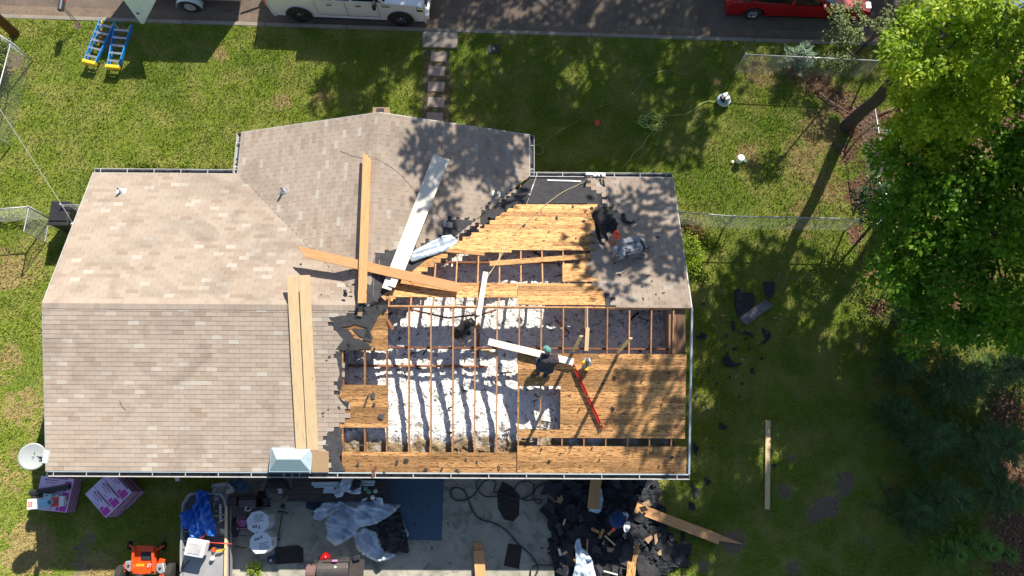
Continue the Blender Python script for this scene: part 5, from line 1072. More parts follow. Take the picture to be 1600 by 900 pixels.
b = MB(); b.prism([mp(192, 882, .42), mp(198, 877, .42), mp(196, 894, .42), mp(190, 895, .42)], .1); b.prism([mp(249, 872, .4), mp(258, 874, .4), mp(256, 880, .4), mp(246, 880, .4)], .12); b.prism([mp(252, 894, .45), mp(262, 899, .45), mp(256, 904, .45), mp(246, 902, .45)], .1); b.build('fender', M['orange'], T, bevel=.02)
for (x, y, r, w) in ((190, 899, .3, .26), (268, 896, .3, .26)): b = MB(); q_ = mp(x, y, r); b.lathe(q_-Vector((w/2, 0, 0)), [(r*.5, 0), (r, .04), (r, w-.04), (r*.5, w)], 20, axis=(1, 0, 0)); b.build('rear_wheel', M['rubber'], T)
for (x, y, xb, yb) in ((203, 852, 210, 857), (256, 853, 242, 860)):
    b = MB(); b.tube([mp(xb, yb, .4), mp(x, y, .4), mp(x, y, .2)], .03, 8); b.build('caster_arm', M['orange'], T, smooth=True); b = MB(); b.lathe(mp(x, y, .13)-Vector((.05, 0, 0)), [(.06, 0), (.13, .02), (.13, .08), (.06, .1)], 16, axis=(1, 0, 0)); b.build('caster_wheel', M['rubber'], T)
b = MB(); b.prism([mp(206, 899, .75), mp(222, 899, .75), mp(222, 915, .75), mp(206, 915, .75)], .12); b.build('seat', M['black'], T, bevel=.03)
b = MB(); b.tube([mp(224, 899, .5), mp(228, 897, .8), mp(245, 897, .85)], .018, 8); b.tube([mp(203, 897, .5), mp(212, 897, .85), mp(222, 898, .85)], .018, 8); b.build('lap_bar', M['black'], T, smooth=True)
# jon boat
T = thing('jon_boat', mp(318, 850, 0), 'grey flat bottomed boat on its trailer at the bottom edge, heaped with a blue tarp', 'boat')
OUT = [(281, 905), (281, 860), (283, 800), (284, 788), (291, 774), (297, 770), (345, 770), (351, 778), (356, 800), (357, 905)]
HB = .95
pin = [(x+(3 if x < 318 else -3), y+(3 if y < 780 else 0)) for x, y in OUT]
b = MB(); Po = [mp(x, y, HB) for x, y in OUT]; Pi = [mp(x, y, HB) for x, y in pin]; Pf = [mp(x, y, HB)-Vector((0, 0, .42)) for x, y in pin]; Pb = [Vector((p_.x*.94+mp(318, 850).x*.06, p_.y, .42)) for p_ in Po]; n_ = len(Po)
b.add(Po+Pi+Pf+Pb, [(k, k+1, n_+k+1, n_+k) for k in range(n_-1)]+[(n_+k, n_+k+1, 2*n_+k+1, 2*n_+k) for k in range(n_-1)]+[(3*n_+k, 3*n_+k+1, k+1, k) for k in range(n_-1)]+[tuple(2*n_+k for k in range(n_)), tuple(3*n_+k for k in range(n_-1, -1, -1))]); b.build('hull', M['boat'], T)
b = MB(); b.prism([mp(287, 862, .9), mp(352, 862, .9), mp(352, 905, .9), mp(286, 905, .9)], .05); b.build('rear_deck', M['boat'], T, bevel=.008); b = MB(); b.prism([mp(289, 790, .78), mp(294, 775, .78), mp(346, 775, .78), mp(352, 790, .78), mp(352, 826, .78), mp(288, 826, .78)], .05); b.build('bow_deck', M['boat_in'], T)
b = MB(); b.prism([mp(288, 838, .7), mp(352, 838, .7), mp(352, 862, .7), mp(288, 862, .7)], .04); b.build('floor', M['boat_in'], T)
b = MB()
for yy in (831, 845, 856): b.beam(mp(283, yy, .88), mp(296, yy-.5, .88), .03, .03)
b.build('deck_ribs', M['boat'], T)
b = MB(); b.beam(mp(353.5, 790, .985), mp(352, 905, .985), .07, .02); b.build('gunwale_rail', M['pine'], T); b = MB(); b.beam(mp(357, 778, .9), mp(357.5, 905, .9), .05, .06); b.build('side_strip', M['black'], T)
b = MB(); b.beam(mp(344, 788, .99), mp(345, 815, .99), .06, .012); b.build('ruler_sticker', M['plastic_white'], T)
b = MB(); 
for k in range(6): b.beam(mp(344+.2*k, 789+4.3*k, .998), mp(344+.2*k, 790.6+4.3*k, .998), .045, .005)
b.build('ruler_marks', M['black'], T)
T = thing('boat_trailer', mp(362, 860, 0), 'boat trailer with a white fender and curved maroon frame rail', 'trailer')
b = MB(); b.tube([mp(351, 903, .35), mp(357, 888, .4), mp(361, 868, .42), mp(361, 845, .4), mp(361, 800, .38)], .05, 10); b.build('frame_rail', M['maroon'], T, smooth=True)
b = MB(); V = []
for x in (355.5, 364.5): V += [mp(x, 823.5+13.5*math.cos(t), 0)+Vector((0, 0, .28+.36*math.sin(t))) for t in [math.pi*k/10 for k in range(11)]]
b.add(V, [(k, k+1, 12+k, 11+k) for k in range(10)]); b.build('fender', M['plastic_white'], T, thick=.01, smooth=True)
b = MB(); q_ = mp(367, 824, .28); b.lathe(q_-Vector((.1, 0, 0)), [(.15, 0), (.28, .02), (.29, .05), (.29, .14), (.28, .17), (.15, .2)], 24, axis=(1, 0, 0)); o_ = b.build('wheel', M['rubber'], T); b = MB(); b.lathe(q_+Vector((.06, 0, 0)), [(.16, 0), (.15, .03), (.05, .05), (.001, .05)], 20, axis=(1, 0, 0)); b.build('rim', M['galv'], o_)
# blue tarp in the boat
crumple('blue_tarp', 'bright blue tarp heaped over the bow of the boat', px_poly([(310, 765), (328, 768), (332, 785), (334, 805), (339, 820), (338, 838), (326, 836), (320, 832), (312, 842), (300, 840), (299, 828), (290, 826), (282, 812), (286, 802), (298, 793), (306, 785)], 1.0), .86, .45, 'blue_tarp', 'tarp', .03, seed=2, fs=2.2)
# white cooler with a black bracket
c = mp(306, 856, 1.35); T = thing('white_cooler', c, 'white cooler box with rounded lid standing on the boat deck', 'cooler'); a_ = -.16
b = MB(); b.box(c-Vector((0, 0, .17)), (.5, .42, .34), a_); b.build('body', M['plastic_white'], T, bevel=.04); b = MB(); b.box(c+Vector((.0, 0.0, .03)), (.56, .48, .07), a_); b.build('lid', M['plastic_white'], T, bevel=.03); b = MB(); b.box(c+rz(a_)@Vector((0, -.02, .075)), (.38, .3, .02), a_); b.build('lid_panel', M['white'], T, bevel=.015)
b = MB(); b.box(c+rz(a_)@Vector((0, -.24, -.03)), (.38, .03, .08), a_); b.build('latch', M['galv'], T)
b = MB(); 
for s in (-.2, .2): b.tube([mp(306+s*40, 870, .92), c+Vector((s, -.15, -.34))], .02, 6)
o_ = b.build('stand', M['black'], T)
for pts, r, m, lab in (([(279, 899, .95), (288, 885, 1.0), (296, 875, 1.0)], .018, 'black', 'black fishing rod on the rear deck of the boat'), ([(326, 858, .95), (318, 866, 1.0), (310, 872, 1.1)], .014, 'black', 'short black strap beside the white cooler'),
                       ([(323, 847.5, 1.0), (340, 848.5, 1.02), (362, 850, .98)], .015, 'red', 'thin red rod lying across the boat rail'), ([(312, 843, 1.0), (322, 834, 1.02)], .03, 'carred', 'dull red handle beside the blue tarp'),
                       ([(325, 806, 1.0), (340, 806, 1.05), (350, 804, 1.05), (352, 810, 1.05), (340, 818, 1.0)], .012, 'cord', 'tan cord looped over the boat rail beside the blue tarp'),
                       ([(364, 838, .6), (372, 837, .6), (385, 837, .5)], .014, 'black', 'black trimmer shaft lying left of the lower octagonal carton'), ([(366, 853, .6), (378, 856, .55), (385, 856, .5)], .016, 'black', 'black handle sticking out beside the boat trailer')):
    b = MB(); b.tube([mp(*q_) for q_ in pts], r, 6); o = b.build('thin_rod', M[m], smooth=True); tag(o, lab, 'rod')
c = mp(344, 859, 1.03); b = MB(); b.prism([mp(337, 860, 1.05), mp(347, 858, 1.06), mp(353, 856, 1.05), (mp(346, 862, 1.05)), mp(338, 863, 1.05)], .05); o = b.build('life_vest', M['yellow'], bevel=.01); tag(o, 'bright orange yellow strap bag on the boat rail', 'bag')
b = MB(); b.prism([mp(331, 856, 1.0), mp(335, 855, 1.0), mp(335, 863, 1.0), mp(331, 863, 1.0)], .12); o = b.build('orange_bottle', M['orange'], bevel=.02); tag(o, 'small orange bottle beside the boat rail', 'bottle')
b = MB(); b.lathe(mp(333, 873, .92), [(.06, 0), (.06, .1), (.03, .13), (.001, .13)], 14); o = b.build('white_bottle', M['plastic_white']); tag(o, 'small white bottle on the boat deck below the cooler', 'bottle')
# grey crumpled tarp, blue bag, boxes by the wall
crumple('grey_tarp', 'grey crumpled tarp draped between the blue tarp and the blue bag', px_poly([(326, 757), (345, 752), (357, 757), (364, 768), (352, 773), (347, 785), (342, 798), (334, 800), (330, 785), (330, 770)], .9), .5, .38, 'galv', 'tarp', .035, seed=8, fs=3)
crumple('blue_bag', 'blue and white crumpled bag lying against the rear wall', px_poly([(352, 752), (372, 743), (380, 752), (389, 757), (388, 768), (372, 771), (362, 764)], .6), .25, .3, 'blue_mat', 'bag', .035, seed=12, fs=3)
c = mp(385, 783, .55); T = thing('cooler_chest', c, 'brown lidded chest with a black edge beside the black bag', 'chest'); b = MB(); b.prism([mp(371, 775, .5), mp(400, 775, .5), mp(400, 793, .5), mp(371, 793, .5)], .46); b.build('body', M['black'], T, bevel=.02); b = MB(); b.prism([mp(372, 781, .55), mp(399, 781, .55), mp(399, 793, .55), mp(373, 793, .55)], .05); b.build('lid', M['purple_lid'], T, bevel=.015)
b = MB(); b.prism([mp(357, 776, .45), mp(369, 776, .45), mp(369, 790, .45), mp(357, 790, .45)], .42); o = b.build('crate', M['purple_lid'], bevel=.02); tag(o, 'small dusky crate between the boat and the brown chest', 'crate')
rope('white_hose', 'short white hose coiled on the edge of the brown chest', [mp(*q_) for q_ in ((386, 791, .58), (383, 795, .5), (385, 798, .45), (391, 797, .4), (393, 793, .45), (401, 793, .3))], .02, 'plastic_white', 'hose')
crumple('black_bag', 'black bag slumped between the brown chest and the grill', px_poly([(400, 768), (418, 767), (419, 780), (421, 793), (402, 792)], .5), .2, .28, 'tarp_black', 'bag', .035, seed=22, fs=3)
c = mp(440, 762, .95); T = thing('kettle_grill', mp(440, 766, 0), 'black covered round grill with a silver knob at the corner of the wooden table', 'grill'); b = MB(); b.lathe(mp(439, 763, .3), [(.28, 0), (.36, .3), (.37, .5), (.30, .62), (.16, .70), (.001, .73)], 8); b.build('cover', M['black'], T); b = MB(); b.lathe(mp(438, 768, 1.0), [(.06, -.05), (.06, .02), (.001, .03)], 12); b.build('knob', M['galv'], T); b = MB(); b.box(mp(437, 764.5, 1.0), (.14, .04, .03), .1); b.build('handle', M['galv'], T)
b = MB(); b.prism([mp(419, 760, .3), mp(425, 754, .3), mp(427, 770, .3), mp(419, 769, .3)], .2); o = b.build('white_jug', M['boxwhite'], bevel=.02); tag(o, 'white jug half hidden left of the black grill', 'jug')
# pink bin, octagonal cartons
c = mp(378, 818, .35); T = thing('pink_bin', mp(378, 818, 0), 'open pink storage bin with stuff inside beside the trailer wheel', 'bin'); 
A4 = [(368, 826), (370.5, 808.5), (388, 809), (387, 826)]; b = MB(); Po = [mp(x, y, .42) for x, y in A4]; ctr = sum(Po, Vector((0, 0, 0)))/4; Pi = [p_.lerp(ctr, .1) for p_ in Po]; Pl = [Vector((p_.x, p_.y, .06)) for p_ in [q_.lerp(ctr, .12) for q_ in Pi]]
b.add(Po+Pi+Pl, [(k, (k+1) % 4, 4+(k+1) % 4, 4+k) for k in range(4)]+[(4+k, 4+(k+1) % 4, 8+(k+1) % 4, 8+k) for k in range(4)]+[(8, 9, 10, 11)]+[(k, 8+k, 8+(k+1) % 4, (k+1) % 4) for k in range(4)]); b.build('tub', M['pink'], T)
crumple('cloth', 'pale crumpled cloth inside the pink bin', px_poly([(372, 822), (373, 811), (386, 811), (385, 824)], .3), .22, .16, 'pink', 'cloth', .03, seed=31, fs=5)
for (x, y, a0, lab, fl) in ((402.5, 815.5, .25, 'upper white octagonal carton standing on the patio', 1), (407, 848, .05, 'lower white octagonal carton standing on the patio', -1)):
    c = mp(x, y, .72); base = Vector((c.x, c.y, 0)); T = thing('octagonal_carton', base, lab, 'carton', 'white octagonal cartons'); b = MB(); R8 = .345
    V = [base+Vector((R8*math.cos(a0+math.pi/4*k+.39), R8*math.sin(a0+math.pi/4*k+.39)*.97, z)) for z in (.045, .72) for k in range(8)]; b.add(V, [(7, 6, 5, 4, 3, 2, 1, 0), tuple(range(8, 16))]+[(k, (k+1) % 8, 8+(k+1) % 8, 8+k) for k in range(8)]); b.build('box', M['boxwhite'], T, bevel=.006)
    b = MB(); rr = rz(.15*fl if fl == 1 else .2)
    for i in range(4):
        for k in range(5-(i == 2)): b.box(c+rr@Vector((-.08+.06*k+(.0 if fl == 1 else .06), fl*(.19-.055*i), .004)), (.042, .02, .003), .15)
    b.box(c+rr@Vector((.03, -fl*.16, .004)), (.1, .018, .003), .9); b.box(c+rr@Vector((.05, -fl*.16, .005)), (.018, .1, .003), .3)
    for k in range(3): b.box(c+rr@Vector((-.14+.05*k, -fl*.12, .004)), (.03, .07, .003), .1)
    for k in range(4): b.beam(base+Vector((R8*.93, -.1+.05*k, .62)), base+Vector((R8*.93, -.1+.05*k, .5)), .02, .006, up=(1, 0, 0))
    b.build('print', M['felt'], T)
# string trimmer
T = thing('string_trimmer', mp(430, 870, 0), 'long thin string trimmer lying on the patio with its blue motor end down', 'trimmer'); b = MB(); b.tube([mp(442, 796, .12), mp(438, 820, .12), mp(434, 845, .12), mp(430, 868, .12)], .014, 8); b.build('shaft', M['black'], T, smooth=True)
b = MB(); b.tube([mp(434, 800, .14), mp(442, 799, .16), mp(450, 803, .14)], .02, 8); b.build('handle', M['black'], T, smooth=True); b = MB(); b.tube([mp(429, 843, .14), mp(438, 843, .14)], .02, 8); b.build('grip', M['black'], T); b = MB(); b.lathe(mp(443, 791, .08), [(.02, 0), (.07, .02), (.07, .08), (.02, .1)], 12); b.build('cutting_head', M['rubber'], T); b = MB(); b.lathe(mp(442, 798, .12), [(.03, 0), (.03, .04), (.001, .05)], 10); b.build('collar', M['galv'], T)
b = MB(); b.box(mp(424.5, 874, .12), (.22, .22, .22), .3); b.build('motor', M['denim'], T, bevel=.05); b = MB(); b.box(mp(423, 876, .24), (.08, .08, .04), .3); b.build('filter_cover', M['galv'], T)
# mats and scraps on the patio
def lay(name, label, pts, z, t, m, cat, group=None, bev=0, jag=0):
    P = [mp(x, y, z) for x, y in pts]
    b = MB(); b.prism(P, t); o = b.build(name, M[m], bevel=bev); return tag(o, label, cat, group)
lay('floor_mat', 'dark brown floor mat on the patio beside the string trimmer', [(430, 855), (466, 852), (474, 857), (474, 879), (429, 882)], .062, .014, 'mat_dark', 'mat', bev=.004)
lay('floor_mat', 'small dark brown mat on the patio near the black hose', [(794, 849), (816, 852), (811, 889), (787, 884)], .062, .014, 'mat_dark', 'mat', bev=.004)
lay('blue_sheet', 'large flat blue sheet spread on the patio against the house', [(603, 735), (694, 735), (690, 845), (637, 843), (630, 810), (604, 800)], .054, .005, 'blue_mat', 'sheet')
lay('brown_stain_sheet', 'round brown patch of old matting beside the black hose loops', [(785, 752), (800, 760), (812, 775), (811, 805), (802, 815), (788, 812), (778, 795), (777, 770)], .056, .008, 'mat_dark', 'mat')
# wooden table / bench with things on it
T = thing('wooden_table', mp(500, 770, 0), 'low weathered brown plank table against the rear wall, covered in clutter', 'table')
for k in range(5):
    y0 = 748+7.3*k; x0 = (452, 452, 448, 446, 444)[k]; b = MB(); b.prism([mp(x0+5, y0, .62), mp(597, y0, .62), mp(597, y0+6.6, .62), mp(x0+4, y0+6.6, .62)], .04); b.build('plank', M['table'], T, bevel=.004)
for x, y in ((460, 780), (590, 780), (460, 752), (590, 752), (525, 780)): b = MB(); q_ = mp(x, y, .58); b.box((q_.x, q_.y, .30), (.08, .08, .56)); b.build('leg', M['table'], T)
b = MB(); b.prism([mp(597, 746, .66), mp(604, 746, .66), mp(604, 786, .66), mp(597, 786, .66)], .09); b.build('end_board', M['table'], T, bevel=.005)
for (x0, y0, x1, y1, w, lab) in ((487, 756, 530, 755.5, .11, 'upper pale pipe piece lying on the wooden table'), (491, 760.5, 530, 760, .05, 'lower thin pale pipe piece lying on the wooden table'), (565, 753, 586, 753, .09, 'short pale pipe piece at the right of the wooden table'), (566, 758, 585, 757.5, .06, 'thinner short pale pipe piece at the right of the wooden table')):
    b = MB(); b.beam(mp(x0, y0, .70), mp(x1, y1, .70), w, .06); o = b.build('pale_pipe', M['zinc_hood'], bevel=.01); tag(o, lab, 'pipe', 'pale pipes on the wooden table')
lay('blue_folder', 'flat light blue sheet lying on the table under the pipes', [(506, 761), (522, 761), (522, 771), (505, 771)], .68, .03, 'silver_tarp', 'sheet')
lay('open_tray', 'black tray on the front edge of the table beside the tarp', [(506, 772), (530, 772), (530, 781), (505, 781)], .7, .05, 'black', 'tray', bev=.01)
for i, (x, y, m, lab) in enumerate(((572, 763, 'green_plastic', 'small green bottle on the table, upper one'), (577, 768, 'green_plastic', 'small green jar on the table, lower one'), (583, 777, 'plastic_white', 'small white tub at the table corner'), (587, 767, 'galv', 'small pale cap on the table'))):
    b = MB(); b.lathe(mp(x, y, .63), [(.07, 0), (.07, .1), (.04, .13), (.001, .13)], 12); o = b.build('small_bottle', M[m]); tag(o, lab, 'bottle')
lay('blue_mat_roll', 'dark blue folded mat on the patio below the table', [(478, 783), (505, 783), (505, 796), (490, 798), (478, 794)], .12, .08, 'denim', 'mat', bev=.02)
# big crumpled tarp
crumple('silver_tarp', 'long light blue arm of the crumpled tarp stretching left across the patio', px_poly([(489, 811), (492, 798), (505, 786), (520, 784), (535, 785), (531, 797), (515, 805), (500, 814)], .3), .1, .38, 'silver_tarp', 'tarp', .03, seed=41, fs=2.2)
crumple('silver_tarp', 'main light blue heap of the crumpled tarp in the middle of the patio', px_poly([(529, 770), (545, 774), (560, 784), (575, 777), (600, 777), (601, 787), (628, 788), (618, 800), (590, 818), (575, 822), (562, 824), (555, 836), (540, 846), (525, 853), (514, 838), (511, 818), (512, 806), (530, 795)], .45), .1, .72, 'silver_tarp', 'tarp', .03, seed=43, fs=1.7)
crumple('silver_tarp', 'light blue lower fold of the crumpled tarp hanging round the black backing', px_poly([(551, 836), (560, 822), (575, 826), (588, 832), (595, 850), (600, 864), (622, 866), (610, 873), (588, 878), (570, 868), (558, 858)], .3), .08, .42, 'silver_tarp', 'tarp', .03, seed=47, fs=2.0)
crumple('silver_tarp', 'light blue upper fold of the crumpled tarp lying on the wooden table', px_poly([(520, 768), (530, 758), (538, 744), (552, 746), (566, 750), (564, 772), (550, 772), (540, 768), (535, 776), (526, 778)], .8), .66, .26, 'silver_tarp', 'tarp', .035, seed=49, fs=2.6)
crumple('black_tarp', 'black backing of the crumpled tarp spread over the patio', px_poly([(568, 822), (590, 818), (612, 797), (622, 794), (629, 815), (635, 832), (640, 864), (612, 865), (598, 860), (590, 845), (592, 833), (575, 826)], .25), .06, .28, 'tarp_black', 'tarp', .04, seed=53, fs=2)
crumple('black_tarp', 'black patch of tarp showing inside the fold on the table', px_poly([(552, 748), (565, 750), (562, 762), (550, 768), (546, 766)], .95), .86, .1, 'tarp_black', 'tarp', .03, seed=55, fs=4)
crumple('silver_tarp', 'small light blue tarp corner at the right of the black backing', px_poly([(628, 816), (634, 824), (639, 834), (636, 842), (631, 838), (627, 828)], .15), .06, .12, 'silver_tarp', 'tarp', .03, seed=57, fs=4)
# barrel smoker and red pot
T = thing('barrel_smoker', mp(525, 895, 0), 'grey brown barrel smoker with a side box at the bottom edge', 'smoker'); q0, q1 = mp(498, 892, .85), mp(546, 890, .85); b = MB(); b.tube([q0, q1], .30, 24); b.build('barrel', M['grill'], T, smooth=False, bevel=.01)
b = MB(); b.tube([mp(480, 895, .8), mp(497, 894, .8)], .24, 20); b.build('firebox', M['leather'], T, bevel=.02); b = MB(); b.box(mp(557, 892, .9), (.42, .62, .05)); b.build('side_shelf', M['table'], T, bevel=.005); b = MB(); b.tube([mp(506, 875, 1.1), mp(510, 873, 1.15), mp(545, 872, 1.15), mp(549, 875, 1.1)], .018, 8); b.build('rail', M['black'], T, smooth=True); b = MB(); b.lathe(mp(524, 886, 1.14), [(.035, 0), (.035, .02), (.001, .03)], 12); b.build('gauge', M['plastic_white'], T); b = MB(); b.box(mp(523, 876, 1.12), (.16, .07, .05)); b.build('vent_cap', M['pink'], T, bevel=.015)
b = MB(); b.tube([mp(486, 882, .85), mp(488, 877, 1.0), mp(496, 877, 1.0), mp(498, 882, .85)], .018, 8); b.build('handle', M['black'], T, smooth=True)
b = MB(); b.box(mp(557, 872, .97), (.2, .14, .08), .2); b.build('tool_tray', M['black'], T, bevel=.02)
for x, y in ((503, 900), (541, 900)): b = MB(); q_ = mp(x, y, .6); b.box((q_.x, q_.y, .3), (.05, .05, .6)); b.build('leg', M['black'], T)
T = thing('red_pot', mp(505, 873, 0), 'dark red round pot on its side above the smoker', 'pot'); b = MB(); b.lathe(mp(503, 876, .7), [(.1, 0), (.15, .05), (.15, .22), (.11, .26), (.001, .26)], 16, axis=(.7, .5, .3)); b.build('body', M['carred'], T, smooth=True); b = MB(); q_ = mp(503, 876, .1); b.box((q_.x, q_.y, .34), (.2, .2, .66)); b.build('stand', M['black'], T)
# black hoses on the patio
rope('black_hose', 'long black hose looping over the patio and running to the debris', [mp(x, y, .08) for x, y in ((770, 747), (757, 752), (750, 760), (742, 772), (730, 780), (714, 782), (705, 775), (705, 765), (715, 762), (726, 768), (733, 785), (740, 800), (750, 811), (770, 817), (790, 828), (810, 850), (830, 868), (840, 885), (838, 897), (830, 905))], .022, 'hose', 'hose')
rope('black_hose', 'black hose wound in loops on the patio close under the gutter', [mp(x, y, .09) for x, y in ((778, 775), (760, 776), (748, 768), (744, 755), (752, 748), (765, 747), (775, 755), (772, 768), (785, 772), (800, 778), (820, 778), (832, 770), (834, 758), (825, 752), (812, 754), (804, 764), (808, 775), (822, 782), (838, 780), (846, 782), (842, 788), (834, 780), (836, 765), (850, 755), (866, 752))], .02, 'hose', 'hose')
rope('black_hose', 'black hose curling up out of the dark debris at the patio edge', [mp(x, y, .1) for x, y in ((852, 805), (866, 820), (877, 838), (881, 858), (874, 875), (860, 883), (840, 883), (830, 890), (829, 905))], .02, 'hose', 'hose')
# crumbs on the patio
for i, (x, y) in enumerate([(698, 762), (715, 757), (743, 770), (757, 763), (700, 818), (702, 822), (675, 858), (675, 855), (703, 880), (756, 808), (751, 810), (645, 790), (655, 765), (648, 820), (670, 789), (625, 745), (712, 745), (846, 856), (456, 783), (457, 801), (820, 745)]):
    scrap('shingle_scrap', 'small dark crumb of shingle lying on the concrete patio', at(x, y, .06), (0, 0, 1), random.uniform(.02, .07), random.uniform(.015, .03), 'blackfelt', 'dark crumbs on the patio', i+900)
# lumber behind the house
def lumber(label, p, q_, w, h, m='cedar', name='board', **k): return plank(name, label, p, q_, w, h, m, cat='board', group='boards in the back yard', **k)
lumber('long orange board lying on the debris and the lawn, broken to a thin point', at(1124, 843, .16), at(993, 793, .30), .30, .04); b = MB(); b.prism([at(1122, 838, .15), at(1122, 845, .13), at(1163, 851, .05), at(1118, 832, .15)], .03); o = b.build('board_splinter', M['cedar']); tag(o, 'thin pointed splinter end beyond the long orange board', 'splinter')
lumber('long pale weathered board lying alone on the shaded side lawn', at(1198.5, 796, .04), at(1199.5, 657, .04), .155, .04, 'pine')
lumber('short yellow orange board sticking out below the gutter over blue tarp', at(926, 795, .35), at(932, 742, .45), .34, .04)
lumber('orange board of the pair standing at the bottom edge, its broken end up', at(751, 903, .20), at(748, 860, .20), .32, .04)
lumber('splintered second orange board under the first at the bottom edge', at(750, 903, .14), at(747, 848, .14), .26, .04, 'deck')
lumber('old rough orange board standing out of the debris at the bottom', at(985, 903, .5), at(987, 878, .5), .26, .04, 'deck'); lumber('narrow splintered orange stick above the rough board in the debris', at(990, 880, .5), at(996, 850, .55), .13, .03, 'deck')
for (x0, y0, x1, y1, w, m, lab) in ((924, 826, 936, 832, .09, 'deck', 'short board offcut in the debris left of the kneeling man, left one'), (936, 841, 943, 827, .09, 'deck', 'short board offcut in the debris left of the kneeling man, upright one'), (945, 837, 961, 852, .05, 'pine', 'thin pale stick in the debris below the kneeling man'),
    (918, 842, 917, 862, .05, 'deck', 'thin upright stick beside the light blue tarp in the debris'), (873, 857, 876, 868, .07, 'white_board', 'small pale offcut at the left of the debris, upper one'), (879, 866, 886, 862, .07, 'pine', 'small pale offcut at the left of the debris, lower one'), (880, 820, 883, 811, .05, 'pine', 'small pale stick in the upper left debris'), (897, 873, 902, 882, .07, 'deck', 'small brown offcut beside the tarp foot'), (943, 892, 965, 898, .04, 'white_board', 'thin white stick at the bottom of the debris')):
    plank('wood_offcut', lab, at(x0, y0, .45), at(x1, y1, .45), w, .03, m, cat='offcut', group='wood offcuts in the debris')
# the heap of torn felt and shingles
mnx = 120; mny = 90; gx0, gx1 = at(856, 800).x, at(1062, 800).x; gy1 = .55; gy0 = at(950, 905).y-.6; V = []
HP = px_poly([(858, 740), (1010, 740), (1024, 760), (1035, 790), (1040, 830), (1068, 860), (1062, 885), (1025, 890), (1015, 960), (868, 960), (880, 890), (862, 870), (855, 840), (866, 820), (855, 800), (862, 770)])
def heap_z(x, y):
    if not inpoly(x, y, [(p.x, p.y) for p in HP]): return -.02
    d = min(x-gx0+.1, 1.2)/1.2; d = max(0, min(1, d))*max(0, min(1, (gx1-x)/1.6)); return .03+.24*d*(.6+.6*mn.noise(Vector((x*.9, y*.9, 2))))+.10*mn.noise(Vector((x*2.6, y*2.6, 9)))+.05*mn.noise(Vector((x*6, y*6, 4)))
for j in range(mny):
    for i in range(mnx):
        x = gx0+(gx1-gx0)*i/(mnx-1); y = gy0+(gy1-gy0)*j/(mny-1); V.append((x, y, heap_z(x, y)))
b = MB().grid(V, mnx, mny, .5); o = b.build('debris_heap', M['blackfelt'], smooth=True, recalc=False); tag(o, 'dark heap of torn roofing felt behind the house', 'debris', kind='stuff')
b = MB(); r = random.Random(5)
for k in range(620):
    x = r.uniform(gx0, gx1+.1); y = r.uniform(gy0, gy1); 
    if not inpoly(x, y, [(p.x, p.y) for p in HP]): continue
    z = heap_z(x, y)+r.uniform(.0, .12); L_ = r.uniform(.05, .4)*r.choice((.4, .7, 1, 1.4)); W_ = L_*r.uniform(.25, .8); a = r.uniform(0, 6.28); n = Vector((r.uniform(-.35, .35), r.uniform(-.35, .35), 1)).normalized(); u = n.orthogonal().normalized(); v = n.cross(u); u, v = u*math.cos(a)+v*math.sin(a), v*math.cos(a)-u*math.sin(a); c = Vector((x, y, z)); kk = r.choice((4, 4, 5, 6)); P = [c+u*math.cos(6.283*i/kk+.5)*L_*r.uniform(.6, 1)+v*math.sin(6.283*i/kk+.5)*W_*r.uniform(.6, 1)+n*r.uniform(0, .06) for i in range(kk)]
    R_c = r.uniform(.15, .9); tt = r.random(); mi_ = (0 if r.random() < .95 else (1 if r.random() < .75 else 2)); G_ = []
    for jj in range(6):
        for ii in range(3):
            uu = (jj/5-.5)*2*L_*(.85+.15*math.sin(ii*2+k)); vv = (ii/2-.5)*2*W_*(.8+.2*math.sin(jj*1.7+k)); G_.append(c+u*(math.sin(uu/R_c)*R_c)+v*vv+n*(R_c*(math.cos(uu/R_c)-1)*r.choice((1, 1.0))+.05+.012*math.sin(jj*2.1+ii+k)))
    b.add(G_, [(j*3+i, j*3+i+1, (j+1)*3+i+1, (j+1)*3+i) for j in range(5) for i in range(2)], tt, mi_); continue
    b.prism(P, .006, n, r.random(), mi=(0 if r.random() < .95 else (1 if r.random() < .75 else 2)))
o = b.build('shingle_debris', [M['blackfelt'], M['felt'], M['osb']], recalc=False); tag(o, 'countless torn black shingle pieces covering the debris heap', 'debris', kind='stuff')
crumple('silver_tarp', 'light blue tarp lying on the debris heap at the bottom edge', px_poly([(900, 842), (906, 840), (908, 855), (918, 862), (926, 878), (932, 905), (893, 905), (899, 880), (899, 862), (897, 852)], .5), .42, .26, 'silver_tarp', 'tarp', .035, seed=61, fs=3)
crumple('silver_tarp', 'scrap of light blue tarp under the short yellow orange board', px_poly([(917, 797), (930, 790), (934, 762), (940, 762), (943, 780), (940, 798), (935, 803), (922, 799)], .4), .28, .10, 'silver_tarp', 'tarp', .03, seed=63, fs=4)
crumple('felt_sheet', 'large stiff dark blue grey felt sheet at the right end of the debris', px_poly([(1030, 845), (1042, 843), (1056, 856), (1068, 872), (1060, 884), (1040, 880), (1028, 868)], .2), .12, .12, 'felt', 'felt sheet', .04, seed=65, fs=2)
crumple('shingle_sheet', 'grey strip of joined shingle tabs lying at the bottom of the debris', px_poly([(996, 868), (1004, 866), (1012, 880), (1022, 888), (1020, 903), (1000, 903), (993, 890)], .4), .42, .1, 'shingle_back', 'shingle strip', .04, seed=67, fs=3)
